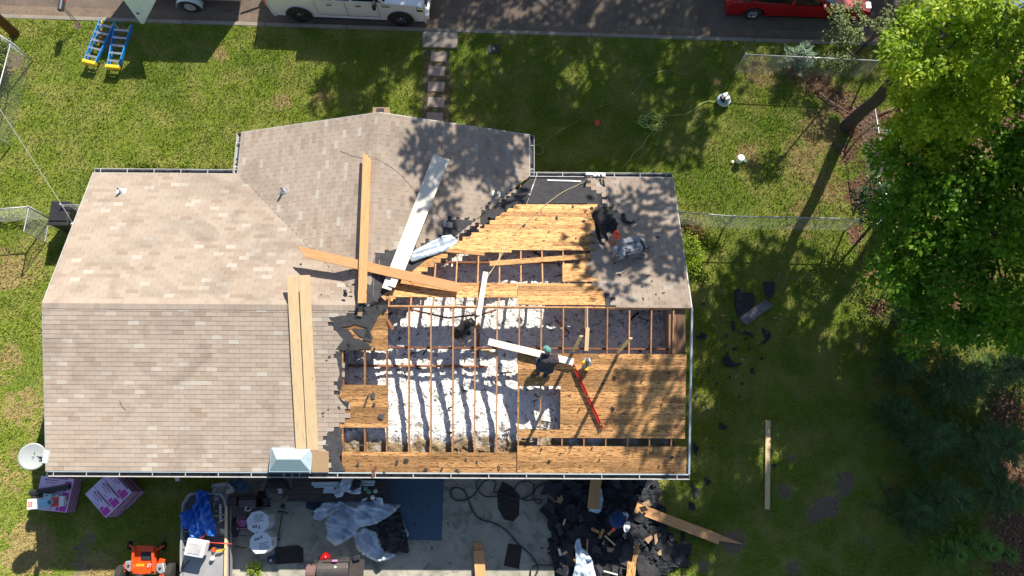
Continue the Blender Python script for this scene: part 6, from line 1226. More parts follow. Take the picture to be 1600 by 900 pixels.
for pts, lab, m in (([(1007, 842), (1018, 836), (1020, 840), (1013, 850)], 'pale grey triangular shingle scrap in the debris below the long orange board', 'osb'), ([(1022, 836), (1026, 833), (1028, 845), (1024, 852)], 'narrow pale grey shingle scrap beside the triangular one', 'osb'), ([(948, 855), (960, 857), (956, 863), (949, 862)], 'pale scrap of shingle in the middle of the debris', 'osb'), ([(1003, 786), (1014, 781), (1018, 790), (1008, 791)], 'pale bent scrap just above the head of the long orange board', 'osb'), ([(1027, 863), (1033, 858), (1034, 867), (1029, 868)], 'small pale scrap on the dark felt sheet', 'osb')):
    b = MB(); b.prism([at(x, y, .48+.03*(i % 2)) for i, (x, y) in enumerate(pts)], .008); o = b.build('shingle_scrap', M[m]); tag(o, lab, 'shingle scrap')
# pieces on the side lawn
for pts, m, lab in (([(1147, 452), (1158, 450), (1163, 457), (1178, 458), (1180, 472), (1170, 485), (1160, 502), (1152, 492), (1148, 475)], 'blackfelt', 'large torn black felt piece lying on the side lawn, left of the grey strip'),
                    ([(1192, 440), (1210, 440), (1211, 455), (1205, 466), (1196, 463)], 'blackfelt', 'large torn black felt piece on the side lawn above the grey strip'),
                    ([(1130, 556), (1138, 555), (1146, 566), (1160, 568), (1152, 573), (1136, 573), (1128, 567)], 'blackfelt', 'torn black felt piece on the side lawn with a small pale scrap at its tip'),
                    ([(1086, 527), (1098, 520), (1108, 524), (1106, 528), (1092, 530)], 'blackfelt', 'oval black felt piece lying nearest to the house on the side lawn'),
                    ([(1152, 514), (1172, 519), (1178, 528), (1168, 523), (1154, 519)], 'blackfelt', 'thin curved black strip below the grey strip'),
                    ([(1190, 512), (1204, 520), (1204, 528), (1196, 536), (1182, 540), (1196, 530), (1192, 520)], 'blackfelt', 'ring shaped black shingle curl on the side lawn'),
                    ([(1142, 500), (1148, 503), (1149, 518), (1144, 516)], 'blackfelt', 'narrow black scrap just left of the thin curved strip'), ([(1078, 750), (1090, 765), (1095, 762), (1092, 775), (1086, 778)], 'felt', 'dark grey felt piece lying by the right corner of the house'),
                    ([(1076, 783), (1086, 788), (1086, 798), (1077, 795)], 'blackfelt', 'black scrap below the felt piece by the right corner'), ([(1064, 830), (1070, 830), (1071, 850), (1065, 849)], 'blackfelt', 'narrow black scrap under the long orange board'), ([(1126, 660), (1138, 668), (1130, 672), (1122, 668)], 'blackfelt', 'small black piece midway down the side lawn'),
                    ([(1172, 577), (1178, 575), (1180, 584), (1172, 583)], 'blackfelt', 'small square black scrap on the side lawn'), ([(1084, 690), (1092, 700), (1088, 712), (1082, 700)], 'blackfelt', 'black scrap hugging the right wall near the lower corner'), ([(1100, 745), (1112, 752), (1104, 760)], 'blackfelt', 'triangular black scrap right of the lower house corner')):
    cx = sum(p[0] for p in pts)/len(pts); P = [at(x, y, .05+.03*math.sin(i*2.1)) for i, (x, y) in enumerate(pts)]; b = MB(); b.prism(P, .008); o = b.build('felt_piece', M[m]); tag(o, lab, 'felt piece')
b = MB(); g0 = at(1168, 508, .06); g1 = at(1206, 467, .06); d = (g1-g0).normalized(); s_ = Vector((-d.y, d.x, 0)); tw = .127*1.1
for k in range(8):
    off = (.0, .08, .15, .16, .2, .28, .36, .42)[k]; c = g0+d*(tw*(k+.3)); 
    b.box(c+s_*(.18-off*.45)+Vector((0, 0, .004*k)), (tw-.006, .34, .008), math.atan2(d.y, d.x), tint=random.random())
o = b.build('shingle_strip', M['shingle_back_grey'] if 'shingle_back_grey' in M else M['galv']); o.data.materials[0] = mat('pale_grey_shingle', (.22, .22, .235), (.17, .17, .18), rough=.9, tint=.2); tag(o, 'stepped strip of pale grey joined shingles lying on the side lawn', 'shingle strip')
for x, y, lab in ((1130, 493, 'pale curved shingle rim on the side lawn'), (1212, 497, 'tiny white chip right of the grey strip'), (1160, 562, 'small pale scrap at the tip of a black felt piece'), (1150, 588, 'tiny pale sliver low on the side lawn'), (1115, 508, 'pale little scrap near the oval black piece')):
    scrap('pale_scrap', lab, at(x, y, .03), (0, 0, 1), .10, .05, 'osb', None, int(x+y))
for i, (x, y) in enumerate([(1135, 525), (1133, 540), (1137, 552), (1165, 530), (1170, 545), (1108, 580), (1147, 545), (1095, 560), (1120, 600), (1160, 600), (1140, 590), (1105, 640), (1095, 520), (1100, 475), (1082, 508), (1190, 560), (1155, 620), (1088, 620), (1112, 700), (1220, 712), (1210, 727)]):
    scrap('shingle_scrap', 'small black scrap lying in the grass of the side lawn', at(x, y, .03), (0, 0, 1), random.uniform(.05, .13), random.uniform(.03, .07), 'blackfelt', 'black scraps on the side lawn', i+300)
b = MB(); b.prism([mp(272, 743, .5), mp(280, 743, .5), mp(279, 752, .5), mp(274, 752, .5)], .1); o = b.build('white_tap_box', M['plastic_white'], bevel=.01); tag(o, 'small white box on the rear wall between the shingle stack and the boat', 'box')
# ------------------------------------------------------------------ trees, shrubs, fences, pole
def quads(name, V, tint, m, parent=None, smooth=False):
    """V: (n,4,3) world coordinates"""
    n = len(V); o = np.array(wpos(parent)) if parent is not None else np.zeros(3)
    me = bpy.data.meshes.new(name); me.vertices.add(4*n); me.vertices.foreach_set('co', (V-o).astype(np.float32).ravel())
    me.loops.add(4*n); me.loops.foreach_set('vertex_index', np.arange(4*n)); me.polygons.add(n)
    me.polygons.foreach_set('loop_start', np.arange(n)*4); me.polygons.foreach_set('loop_total', np.full(n, 4)); me.update(calc_edges=True)
    me.materials.append(m); a = me.attributes.new('tint', 'FLOAT', 'FACE'); a.data.foreach_set('value', tint)
    ob = bpy.data.objects.new(name, me); COL.objects.link(ob)
    if parent is not None: ob.parent = parent
    return ob
def leaf_quads(C, R, per, size, squash=.65, droop=.5, aspect=.55):
    """leaves on the outer shell of every clump; C (k,3), R (k,)"""
    k = len(C); n = k*per; c = np.repeat(C, per, 0); r = np.repeat(R, per)
    d = rng.normal(size=(n, 3)); d[:, 2] = np.abs(d[:, 2])*1.1-.35; d /= np.linalg.norm(d, axis=1)[:, None]
    p = c+d*(r*rng.uniform(.55, 1.05, n))[:, None]*np.array([1, 1, squash])
    ax = d*np.array([1, 1, 0])+rng.normal(size=(n, 3))*.45; ax[:, 2] -= droop*.6; ax /= np.linalg.norm(ax, axis=1)[:, None]
    nm = d*.6+np.array([0, 0, 1.])+rng.normal(size=(n, 3))*.35; sd = np.cross(ax, nm); sd /= np.linalg.norm(sd, axis=1)[:, None]
    up = np.cross(sd, ax); s = size*rng.uniform(.6, 1.25, n)
    V = np.stack([p, p+ax*(s*.5)[:, None]+sd*(s*aspect*.5)[:, None]+up*(s*.08)[:, None], p+ax*s[:, None], p+ax*(s*.5)[:, None]-sd*(s*aspect*.5)[:, None]+up*(s*.08)[:, None]], 1)
    cl = np.repeat(rng.random(k), per); return V, np.clip(.45*cl+.55*rng.random(n), 0, 1)
def limbs(b, base, top, tips, r0, r1):
    base, top = Vector(base), Vector(top); n = 7
    ax = [base.lerp(top, i/n)+Vector((random.uniform(-1, 1), random.uniform(-1, 1), 0))*.06*(i > 0)*(top-base).length/8 for i in range(n+1)]
    b.tube([ax[0]-Vector((0, 0, .1))]+ax, [r0*1.5]+[r0+(r1-r0)*i/n for i in range(n+1)], 12)
    return ax
def crown(tree, blobs, nper, per, size, m, r=(.3, .6), ax=None, limb_every=9, lr=.05, squash=.65, shape=.75):
    C = []; R = []
    for (x, y, z, br) in blobs:
        k = max(3, int(nper*br*br)); d = rng.normal(size=(k, 3)); d /= np.linalg.norm(d, axis=1)[:, None]
        q_ = np.array([x, y, z])+d*(br*rng.uniform(.45, 1, k)**.6)[:, None]*np.array([1, 1, shape]); C.append(q_); R.append(rng.uniform(*r, k))
    C = np.concatenate(C); R = np.concatenate(R)
    if m is M['leaf_tall']:      # the tall trees stand wholly outside the picture
        D = C-np.array([0, 0, CAM_H]); zc = D@AF; u_ = np.abs(D@AR)/zc*F_PX; v_ = (D@AU)/zc*F_PX; mg = (R+.45)/zc*F_PX
        k_ = (zc < .3) | (u_ > 800+mg) | (v_ > 450+mg); C, R = C[k_], R[k_]
    V, t = leaf_quads(C, R, per, size, squash); quads('crown', V, t, m, tree)
    if ax:
        for i in range(0, len(C), limb_every):
            c = Vector(C[i]); a = min(ax[2:], key=lambda p: (p-c).length+max(0, p.z-c.z)*2); mid = a.lerp(c, .5)+Vector((random.uniform(-.2, .2), random.uniform(-.2, .2), .1))
            b = MB(); b.tube([a, mid, c], [lr, lr*.6, .012], 6); b.build('limb', M['bark'], tree, smooth=True)
def tree(name, label, base, top, r0, r1, blobs, m, nper=6, per=60, size=.16, r=(.3, .6), limb_every=9, lr=.06, group=None, cat='tree', squash=.65, shape=.75):
    T = thing(name, base, label, cat, group); b = MB(); ax = limbs(b, base, top, None, r0, r1); b.build('trunk', M['bark'], T, smooth=True)
    crown(T, blobs, nper, per, size, m, r, ax, limb_every, lr, squash, shape); return T
def blobs_px(pts): return [(*at(x, y, z)[:], r) for x, y, z, r in pts]
# maple whose trunk stands at the fence corner
tree('maple_tree', 'big sunlit yellow green maple with its grey trunk at the back fence corner', at(1322, 198), (11.6, 11.4, 8.6), .23, .09,
     blobs_px([(1400, 85, 8.2, .55), (1430, 100, 8.3, .5), (1465, 100, 8.4, .5), (1500, 85, 8.5, .6), (1540, 60, 8.8, .7), (1515, 25, 8.9, .7), (1465, 45, 8.4, .6), (1420, 40, 8, .5), (1550, 100, 8.4, .5), (1555, 130, 8, .5),
               (1545, 170, 7.6, .5), (1535, 200, 7.4, .4), (1490, 15, 9, .5), (1440, 140, 6.6, .8), (1480, 170, 6.4, .9), (1430, 190, 5.8, .7), (1470, 215, 5.6, .8), (1520, 150, 6.6, .8), (1450, 120, 7.2, .8), (1490, 160, 7.2, .9), (1440, 170, 6.4, .8), (1530, 120, 7.4, .9), (1410, 215, 5.2, .6), (1500, 130, 7.2, .7), (1570, 20, 8.4, .8)]),
     M['leaf'], nper=21, per=90, size=.13, r=(.2, .36), limb_every=14, lr=.045)
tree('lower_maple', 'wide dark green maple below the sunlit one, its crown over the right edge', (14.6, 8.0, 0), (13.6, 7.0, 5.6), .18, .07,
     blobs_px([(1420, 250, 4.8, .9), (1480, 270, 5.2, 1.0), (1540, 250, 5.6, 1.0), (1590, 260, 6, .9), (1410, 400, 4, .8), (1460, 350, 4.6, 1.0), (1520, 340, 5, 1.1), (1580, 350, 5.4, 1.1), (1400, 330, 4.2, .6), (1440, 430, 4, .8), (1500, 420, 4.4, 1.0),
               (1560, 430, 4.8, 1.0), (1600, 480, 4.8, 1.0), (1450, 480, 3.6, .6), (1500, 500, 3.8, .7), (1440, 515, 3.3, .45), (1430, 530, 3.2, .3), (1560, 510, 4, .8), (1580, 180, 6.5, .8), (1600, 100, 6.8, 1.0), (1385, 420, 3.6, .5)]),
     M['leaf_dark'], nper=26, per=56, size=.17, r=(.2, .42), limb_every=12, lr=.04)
# tall trees outside the picture that shade the yard, the street and the roof
tree('tall_oak', 'very tall oak whose trunk stands hidden below the maple crowns', (17.4, 14.5, 0), (15.0, 15.2, 13), .34, .14,
     [(7.9, 15.2, 12.2, 1.0), (9.6, 14.6, 12.4, .9), (8.6, 16.6, 12.4, .8), (9.8, 11.8, 12.9, .9), (11.0, 18.8, 12.6, 1.3), (18.6, 15.6, 13, 1.8), (19.4, 12.0, 12.0, 1.8), (12.6, 12.0, 12.4, 1.2), (12.3, 9.2, 11.2, 1.5), (12.9, 11.2, 12.2, 1.3), (13.6, 9.4, 11.4, 1.5), (13.3, 16.6, 11.2, 1.2), (14.7, 17.4, 11.3, 1.3), (15.6, 16.3, 11, 1.1), (12.4, 16.2, 11.4, .8)], M['leaf_tall'], nper=5.2, per=85, size=.34, r=(.5, .95), limb_every=6, lr=.09)
tree('tall_oak', 'tall oak beyond the right edge shading the dark side lawn', (19.5, 8.5, 0), (18.2, 8.6, 11), .3, .12,
     [(17.2, 10.2, 10.5, 3.0), (19.6, 7.4, 10.5, 3.2), (17.0, 6.2, 9.8, 2.6), (14.9, 4.6, 8.8, 1.5), (20.5, 3.8, 9.5, 3.0), (17.5, 1.8, 8.5, 2.2), (14.0, 7.4, 10.6, 1.9), (13.9, 4.8, 10.2, 1.9), (14.6, 2.8, 9.6, 2.0), (14.0, 9.8, 11.4, 1.7), (16, 9, 11, 2.5), (16, 4, 10.5, 2.5), (13.4, 6.4, 11.0, 1.3), (17.5, -2.5, 9, 2.0)], M['leaf_tall'], nper=8.6, per=85, size=.34, r=(.5, .95), limb_every=8, lr=.08)
tree('street_tree', 'tall tree across the street that throws dappled shade on the front lawn', (7.5, 27.2, 0), (7.5, 25.4, 11), .3, .12,
     [(5.0, 24.2, 11, 2.6), (8.2, 24.8, 11.5, 2.5), (11.2, 24.4, 11.2, 2.2), (6.6, 21.9, 10.8, 1.9), (9.6, 28.2, 10.4, 2.8), (4.6, 27.6, 10, 2.4), (12.6, 26.6, 10.4, 1.4), (3.4, 17.4, 12, 1.5), (1.9, 18.2, 12, .9), (4.6, 19.6, 11.8, 1.0), (3.4, 20.6, 11, 1.2), (8.9, 22.2, 10.6, 1.5)], M['leaf_tall'], nper=5.4, per=95, size=.3, r=(.45, .85), limb_every=6, lr=.08)
tree('street_tree', 'slim tree across the street opposite the white pickup', (-1.8, 26.2, 0), (-1.6, 25, 9.8), .2, .08,
     [(-.6, 23.9, 9.8, 1.5), (.9, 24.6, 10.3, 1.3), (-.9, 25.4, 9.2, 1.0)], M['leaf_tall'], nper=5.5, per=80, size=.3, r=(.4, .8), limb_every=7, lr=.06)
tree('street_tree', 'tall tree across the street opposite the red car', (15.5, 29.5, 0), (15.6, 28.6, 10.5), .28, .1,
     [(14, 28, 11, 2.6), (17.4, 27.6, 10.8, 2.8), (20, 28.4, 10, 2.4)], M['leaf_tall'], nper=6, per=44, size=.34, r=(.5, .95), limb_every=7, lr=.08)
# smaller ones in view
tree('young_tree', 'small olive leaved tree leaning over the nose of the red car', at(1345, 95), (10.5, 13.3, 3.4), .05, .02,
     blobs_px([(1310, 20, 3.6, .28), (1335, 12, 3.5, .25), (1320, 40, 3.5, .3), (1335, 55, 3.3, .28), (1310, 62, 3.2, .3), (1293, 58, 3.1, .16), (1345, 35, 3.3, .22), (1375, 40, 2.6, .3), (1390, 60, 2.2, .3), (1315, 95, 1.2, .35), (1290, 95, .9, .3), (1400, 25, 2.6, .4), (1430, 12, 3, .5)]),
     M['leaf_olive'], nper=170, per=20, size=.085, r=(.06, .14), limb_every=14, lr=.018)
tree('glossy_shrub', 'dark glossy evergreen shrub at the end of the side fence', at(1388, 322), at(1372, 312, 2.2), .06, .03,
     blobs_px([(1372, 300, 2.2, .5), (1360, 320, 2, .5), (1385, 290, 2.1, .45), (1375, 335, 1.7, .5), (1395, 310, 2, .5), (1350, 305, 1.7, .3), (1395, 340, 1.6, .5)]), M['leaf_gloss'], nper=75, per=34, size=.085, r=(.12, .22), limb_every=15, lr=.02, cat='shrub')
tree('undergrowth_shrub', 'low dark green leafy shrub in the leaf litter under the maples', at(1400, 425), at(1405, 430, .9), .05, .02,
     blobs_px([(1375, 410, .8, .5), (1400, 440, .9, .6), (1385, 470, .7, .5), (1420, 470, .8, .6)]), M['leaf_dark'], nper=30, per=30, size=.1, r=(.15, .3), limb_every=15, lr=.02, cat='shrub')
def cedar(name, label, base, h, R, n, m, cat='shrub', fl=.13, fw=.03, group=None, elev=(.15, .75), dens=34):
    base = Vector(base); T = thing(name, base, label, cat, group); b = MB(); b.tube([base, base+Vector((.04, .02, h*.5)), base+Vector((0, 0, h))], [.05, .035, .01], 8); b.build('trunk', M['bark'], T, smooth=True)
    V = []; t = []; bb = MB()
    for i in range(n):
        z = h*(.08+.9*(i/n)); L_ = R*(1-.72*i/n)*random.uniform(.6, 1.1); a = i*2.399+random.uniform(-.4, .4); e = random.uniform(*elev)
        d = Vector((math.cos(a)*math.cos(e), math.sin(a)*math.cos(e), math.sin(e))); p0 = base+Vector((0, 0, z)); p1 = p0+d*L_-Vector((0, 0, .12*L_*L_))
        bb.tube([p0, p0.lerp(p1, .5)+Vector((0, 0, .03)), p1], [.012, .008, .003], 4)
        s = d.cross(Vector((0, 0, 1))).normalized(); k = int(dens*L_); tt = random.random()
        for j in range(k):
            f = .12+.88*j/k; q_ = p0.lerp(p1, f)+Vector((0, 0, .03*math.sin(3.14*f))); sg = 1 if j % 2 else -1
            dd = (d*.75+s*sg*random.uniform(.5, 1.1)+Vector((0, 0, random.uniform(-.1, .35)))).normalized(); l = fl*(1.15-f*.6)*random.uniform(.7, 1.2)*(1+.8*R*(1-f)); w = dd.cross(Vector((0, 0, 1))).normalized()*fw*random.uniform(.5, 1)
            V.append([q_-w*.3, q_+dd*l*.5+w*.5, q_+dd*l, q_+dd*l*.5-w*.5]); t.append(min(1, .5*tt+.5*random.random()))
    bb.build('branches', M['bark'], T); quads('foliage', np.array([[list(p) for p in q_] for q_ in V]), np.array(t), m, T); return T
cedar('cedar_sapling', 'blue green spiky cedar sapling growing through the front fence rail', at(1238, 106), 1.3, 1.0, 60, M['cedar_leaf'], fl=.12, elev=(.25, .95), dens=46)
cedar('cedar_sapling', 'pale green cedar sapling beside the short fence rail near the maple trunk', at(1386, 222), .9, .85, 30, M['cedar_leaf'], fl=.12, elev=(.1, .7), dens=40)
for i, (x, y, h, R, n, lab) in enumerate([
    (1400, 500, 2.2, 1.3, 60, 'dark cedar nearest the shed maple branches in the deep shade'), (1450, 610, 2.8, 1.6, 80, 'broad dark cedar in the middle of the shaded right side'), (1410, 690, 2.4, 1.4, 70, 'dark cedar bordering the shaded side lawn'),
    (1490, 700, 2.8, 1.6, 80, 'dark cedar beside the patch of sunlit bare ground'), (1440, 780, 2.2, 1.3, 60, 'dark cedar just above the feathery light green bushes'), (1520, 590, 2.4, 1.3, 60, 'dark cedar between the brown litter and the broad cedar'),
    (1385, 575, 1.8, 1.2, 60, 'low dark cedar nearest the shaded side lawn, above the middle'), (1478, 520, 2.2, 1.3, 60, 'dark cedar tucked right under the lower maple crown'), (1560, 690, 2.2, 1.2, 56, 'dark cedar at the left rim of the sunlit bare ground'),
    (1400, 800, 1.6, 1.2, 56, 'low dark cedar at the lower edge of the shaded side lawn'), (1380, 650, 1.5, 1.1, 50, 'small dark cedar poking out farthest over the shaded side lawn'), (1530, 770, 1.8, 1.1, 50, 'dark cedar just above the right feathery bush'), (1590, 590, 2.2, 1.3, 56, 'dark cedar at the right edge under the lower maple')]):
    cedar('dark_cedar', lab, at(x, y), h, R, n, M['cedar_dark'], 'tree', fl=.17, fw=.04, group='dark cedars along the right side')
for x, y, h, R, lab in [(1462, 862, 1.3, .9, 'feathery light green bush at the bottom, left one of two'), (1505, 850, 1.5, 1.0, 'feathery light green bush at the bottom, right one of two')]:
    cedar('feathery_bush', lab, at(x, y), h, R, 60, M['fern'], 'bush', fl=.12, elev=(.4, 1.2), dens=44)
cedar('feathery_bush', 'small isolated yellow green bush on the bare ground at bottom right', at(1560, 865), .7, .6, 34, M['fern'], 'bush', fl=.08, elev=(.4, 1.2), dens=44)
tree('fence_vine', 'green vine clump on the wire fence in the top left corner', at(2, 92), at(0, 88, .8), .03, .02, [(*at(x, y, z)[:], .28) for x, y, z in ((-3, 78, .8), (3, 92, .7), (-6, 100, .7), (0, 68, .9), (5, 88, .4))], M['leaf_olive'], nper=200, per=24, size=.07, r=(.08, .16), limb_every=40, lr=.01, cat='vine')
tree('yard_weed', 'leafy green weed beside the side fence at the right corner of the house', at(1085, 400), at(1083, 395, .5), .02, .01, [(*at(x, y, .3)[:], .3) for x, y in ((1080, 378), (1086, 400), (1078, 420))], M['leaf'], nper=140, per=20, size=.07, r=(.06, .12), limb_every=40, lr=.008, cat='weed')
tree('yard_weed', 'leafy green weed at the edge of the patio by the boat', at(398, 893), at(398, 890, .3), .02, .01, [(*at(398, 890, .2)[:], .2)], M['leaf'], nper=400, per=16, size=.06, r=(.05, .1), limb_every=40, lr=.008, cat='weed')
# fallen branch, dead twigs
for pts, lab in (([(1318, 245), (1345, 210), (1370, 190)], 'thin dead branch lying at the foot of the maple trunk'), ([(1280, 145), (1300, 160), (1325, 175)], 'pale dead stick in the leaf litter left of the maple trunk'), ([(1375, 178), (1392, 170), (1404, 165)], 'short pale stick lying right of the maple trunk')):
    b = MB(); b.tube([at(x, y, .06+.02*i) for i, (x, y) in enumerate(pts)], [.03, .025, .012], 6); o = b.build('fallen_branch', M['dryleaf'] if 'pale' in lab else M['bark'], smooth=True); tag(o, lab, 'branch')

# chain-link fences
def fence(name, label, pts, h=1.2, cat='fence', posts=True, wires=True, group=None, postmat='galv'):
    pts = [Vector((p[0], p[1], 0)) for p in pts]; T = thing(name, pts[0], label, cat, group)
    for i, (p, q_) in enumerate(zip(pts[:-1], pts[1:])):
        L_ = (q_-p).length; d = (q_-p).normalized(); b = MB(); b.tube([p+Vector((0, 0, h)), q_+Vector((0, 0, h))], .02, 8); b.build('top_rail', M['galv'], T, smooth=True)
        if wires:
            b = MB(); s = .085; t = -h
            while t < L_:
                for sg in (1, -1):
                    a, c = (t, t+h) if sg == 1 else (t+h, t); z0, z1 = .04, h
                    ua, ub = (a, c)
                    lo, hi = 0, 1
                    for e in (0,):
                        f0 = max(0, min(1, (0-ua)/(ub-ua))) if ub > ua else max(0, min(1, (L_-ua)/(ub-ua)))
                        f1 = max(0, min(1, (L_-ua)/(ub-ua))) if ub > ua else max(0, min(1, (0-ua)/(ub-ua)))
                    if f1-f0 > .02:
                        P = p+d*(ua+(ub-ua)*f0)+Vector((0, 0, z0+(z1-z0)*f0)); Q = p+d*(ua+(ub-ua)*f1)+Vector((0, 0, z0+(z1-z0)*f1)); b.beam(P, Q, .0022, .0022, up=(0.1, .2, 1))
                t += s
            b.build('chain_link', M['galv'], T)
        if posts:
            k = max(1, round(L_/3)); 
            for j in range(k+1 if i == len(pts)-2 else k):
                e = p.lerp(q_, j/k); b = MB(); b.tube([e, e+Vector((0, 0, h+.03))], .032, 10); b.lathe(e+Vector((0, 0, h+.03)), [(.036, 0), (.03, .025), (.001, .04)], 10); b.build('post', M[postmat], T, smooth=True)
    return T
fence('front_fence', 'low wire fence running along the kerb behind the cedar sapling', [at(1165, 85, 1.2), at(1375, 95, 1.2)], wires=True)
fence('side_fence', 'wire fence running from the house corner across the right lawn', [at(1062, 331, 1.2), at(1147, 338, 1.2), at(1345, 342, 1.2)])
fence('short_fence', 'short wire fence length beside the maple trunk', [at(1366, 162, 1.2), at(1382, 262, 1.2)], posts=True)
fence('left_fence', 'wire fence reaching the left edge beside the open gate', [at(-60, 331, 1.2), at(45, 323, 1.2)])
fence('house_fence', 'short wire fence between the gate opening and the house wall', [at(95, 320, 1.2), at(140, 321, 1.2)])
fence('corner_fence', 'wire fence at the foot of the brown pole in the top left corner', [at(-40, 30, 1.2), at(17, 66, 1.2), at(-20, 205, 1.2)])
G0, G1 = at(45, 324, 1.2), at(37, 361, 1.2); T = thing('garden_gate', (G0.x, G0.y, 0), 'open wire gate with a pale tube frame, seen standing ajar', 'gate')
b = MB(); fr = [Vector((G0.x, G0.y, 1.2)), Vector((G1.x, G1.y, 1.2)), Vector((G1.x, G1.y, .08)), Vector((G0.x, G0.y, .08)), Vector((G0.x, G0.y, 1.2))]; b.tube(fr, .02, 8); b.build('gate_frame', M['galv'], T)
b = MB(); L_ = (G1-G0).length; d = (G1-G0).normalized()
for k in range(-13, 10):
    for sg in (1, -1):
        for j in range(14):
            t0 = k*.085+j*.085; z0 = .08+j*.08
            if sg == -1: t0 = L_-t0
            t1 = t0+sg*.085
            if 0 <= t0 <= L_ and 0 <= t1 <= L_: b.beam(Vector((G0.x, G0.y, 0))+d*t0+Vector((0, 0, z0)), Vector((G0.x, G0.y, 0))+d*t1+Vector((0, 0, z0+.08)), .004, .004, up=(.1, .2, 1))
b.build('chain_link', M['galv'], T)
# utility pole and the overhead service wire
pb = at(24, 53); T = thing('utility_pole', pb, 'round brown wooden utility pole in the top left corner', 'pole'); b = MB(); b.tube([pb, pb+Vector((0, 0, 9))], [.17, .12], 16); b.build('shaft', M['pole'], T, smooth=True)
b = MB(); b.beam(pb+Vector((-.9, .13, 8.3)), pb+Vector((.9, .13, 8.3)), .09, .11); b.build('crossarm', M['pole'], T)
for k in (-.8, .8):
    b = MB(); b.lathe(pb+Vector((k, .13, 8.36)), [(.03, 0), (.05, .03), (.03, .06), (.05, .09), (.01, .12)], 12); b.build('insulator', M['grill'], T)
def sag(p, q_, s, n=16): return [Vector(p).lerp(Vector(q_), i/n)-Vector((0, 0, s*4*(i/n)*(1-i/n))) for i in range(n+1)]
hm = at(116, 352, 3.1); b = MB(); b.tube(sag(pb+Vector((.1, -.1, 7.6)), hm, .35), .008, 6); o = b.build('service_wire', M['wire'], smooth=True); tag(o, 'grey overhead service wire from the pole to the left wall of the house', 'wire')
T = thing('service_mast', (hm.x, hm.y, 0), 'metal service mast with weatherhead on the left wall of the house', 'mast'); b = MB(); b.tube([(hm.x, hm.y, 0), (hm.x, hm.y, 3.15)], .03, 10); b.build('conduit', M['galv'], T, smooth=True)
b = MB(); b.lathe((hm.x, hm.y, 3.12), [(.03, 0), (.06, .04), (.05, .1), (.001, .13)], 12); b.build('weatherhead', M['galv'], T); b = MB(); b.box((hm.x+.03, hm.y, 1.5), (.2, .3, .5)); b.build('meter_box', M['galv'], T, bevel=.01)
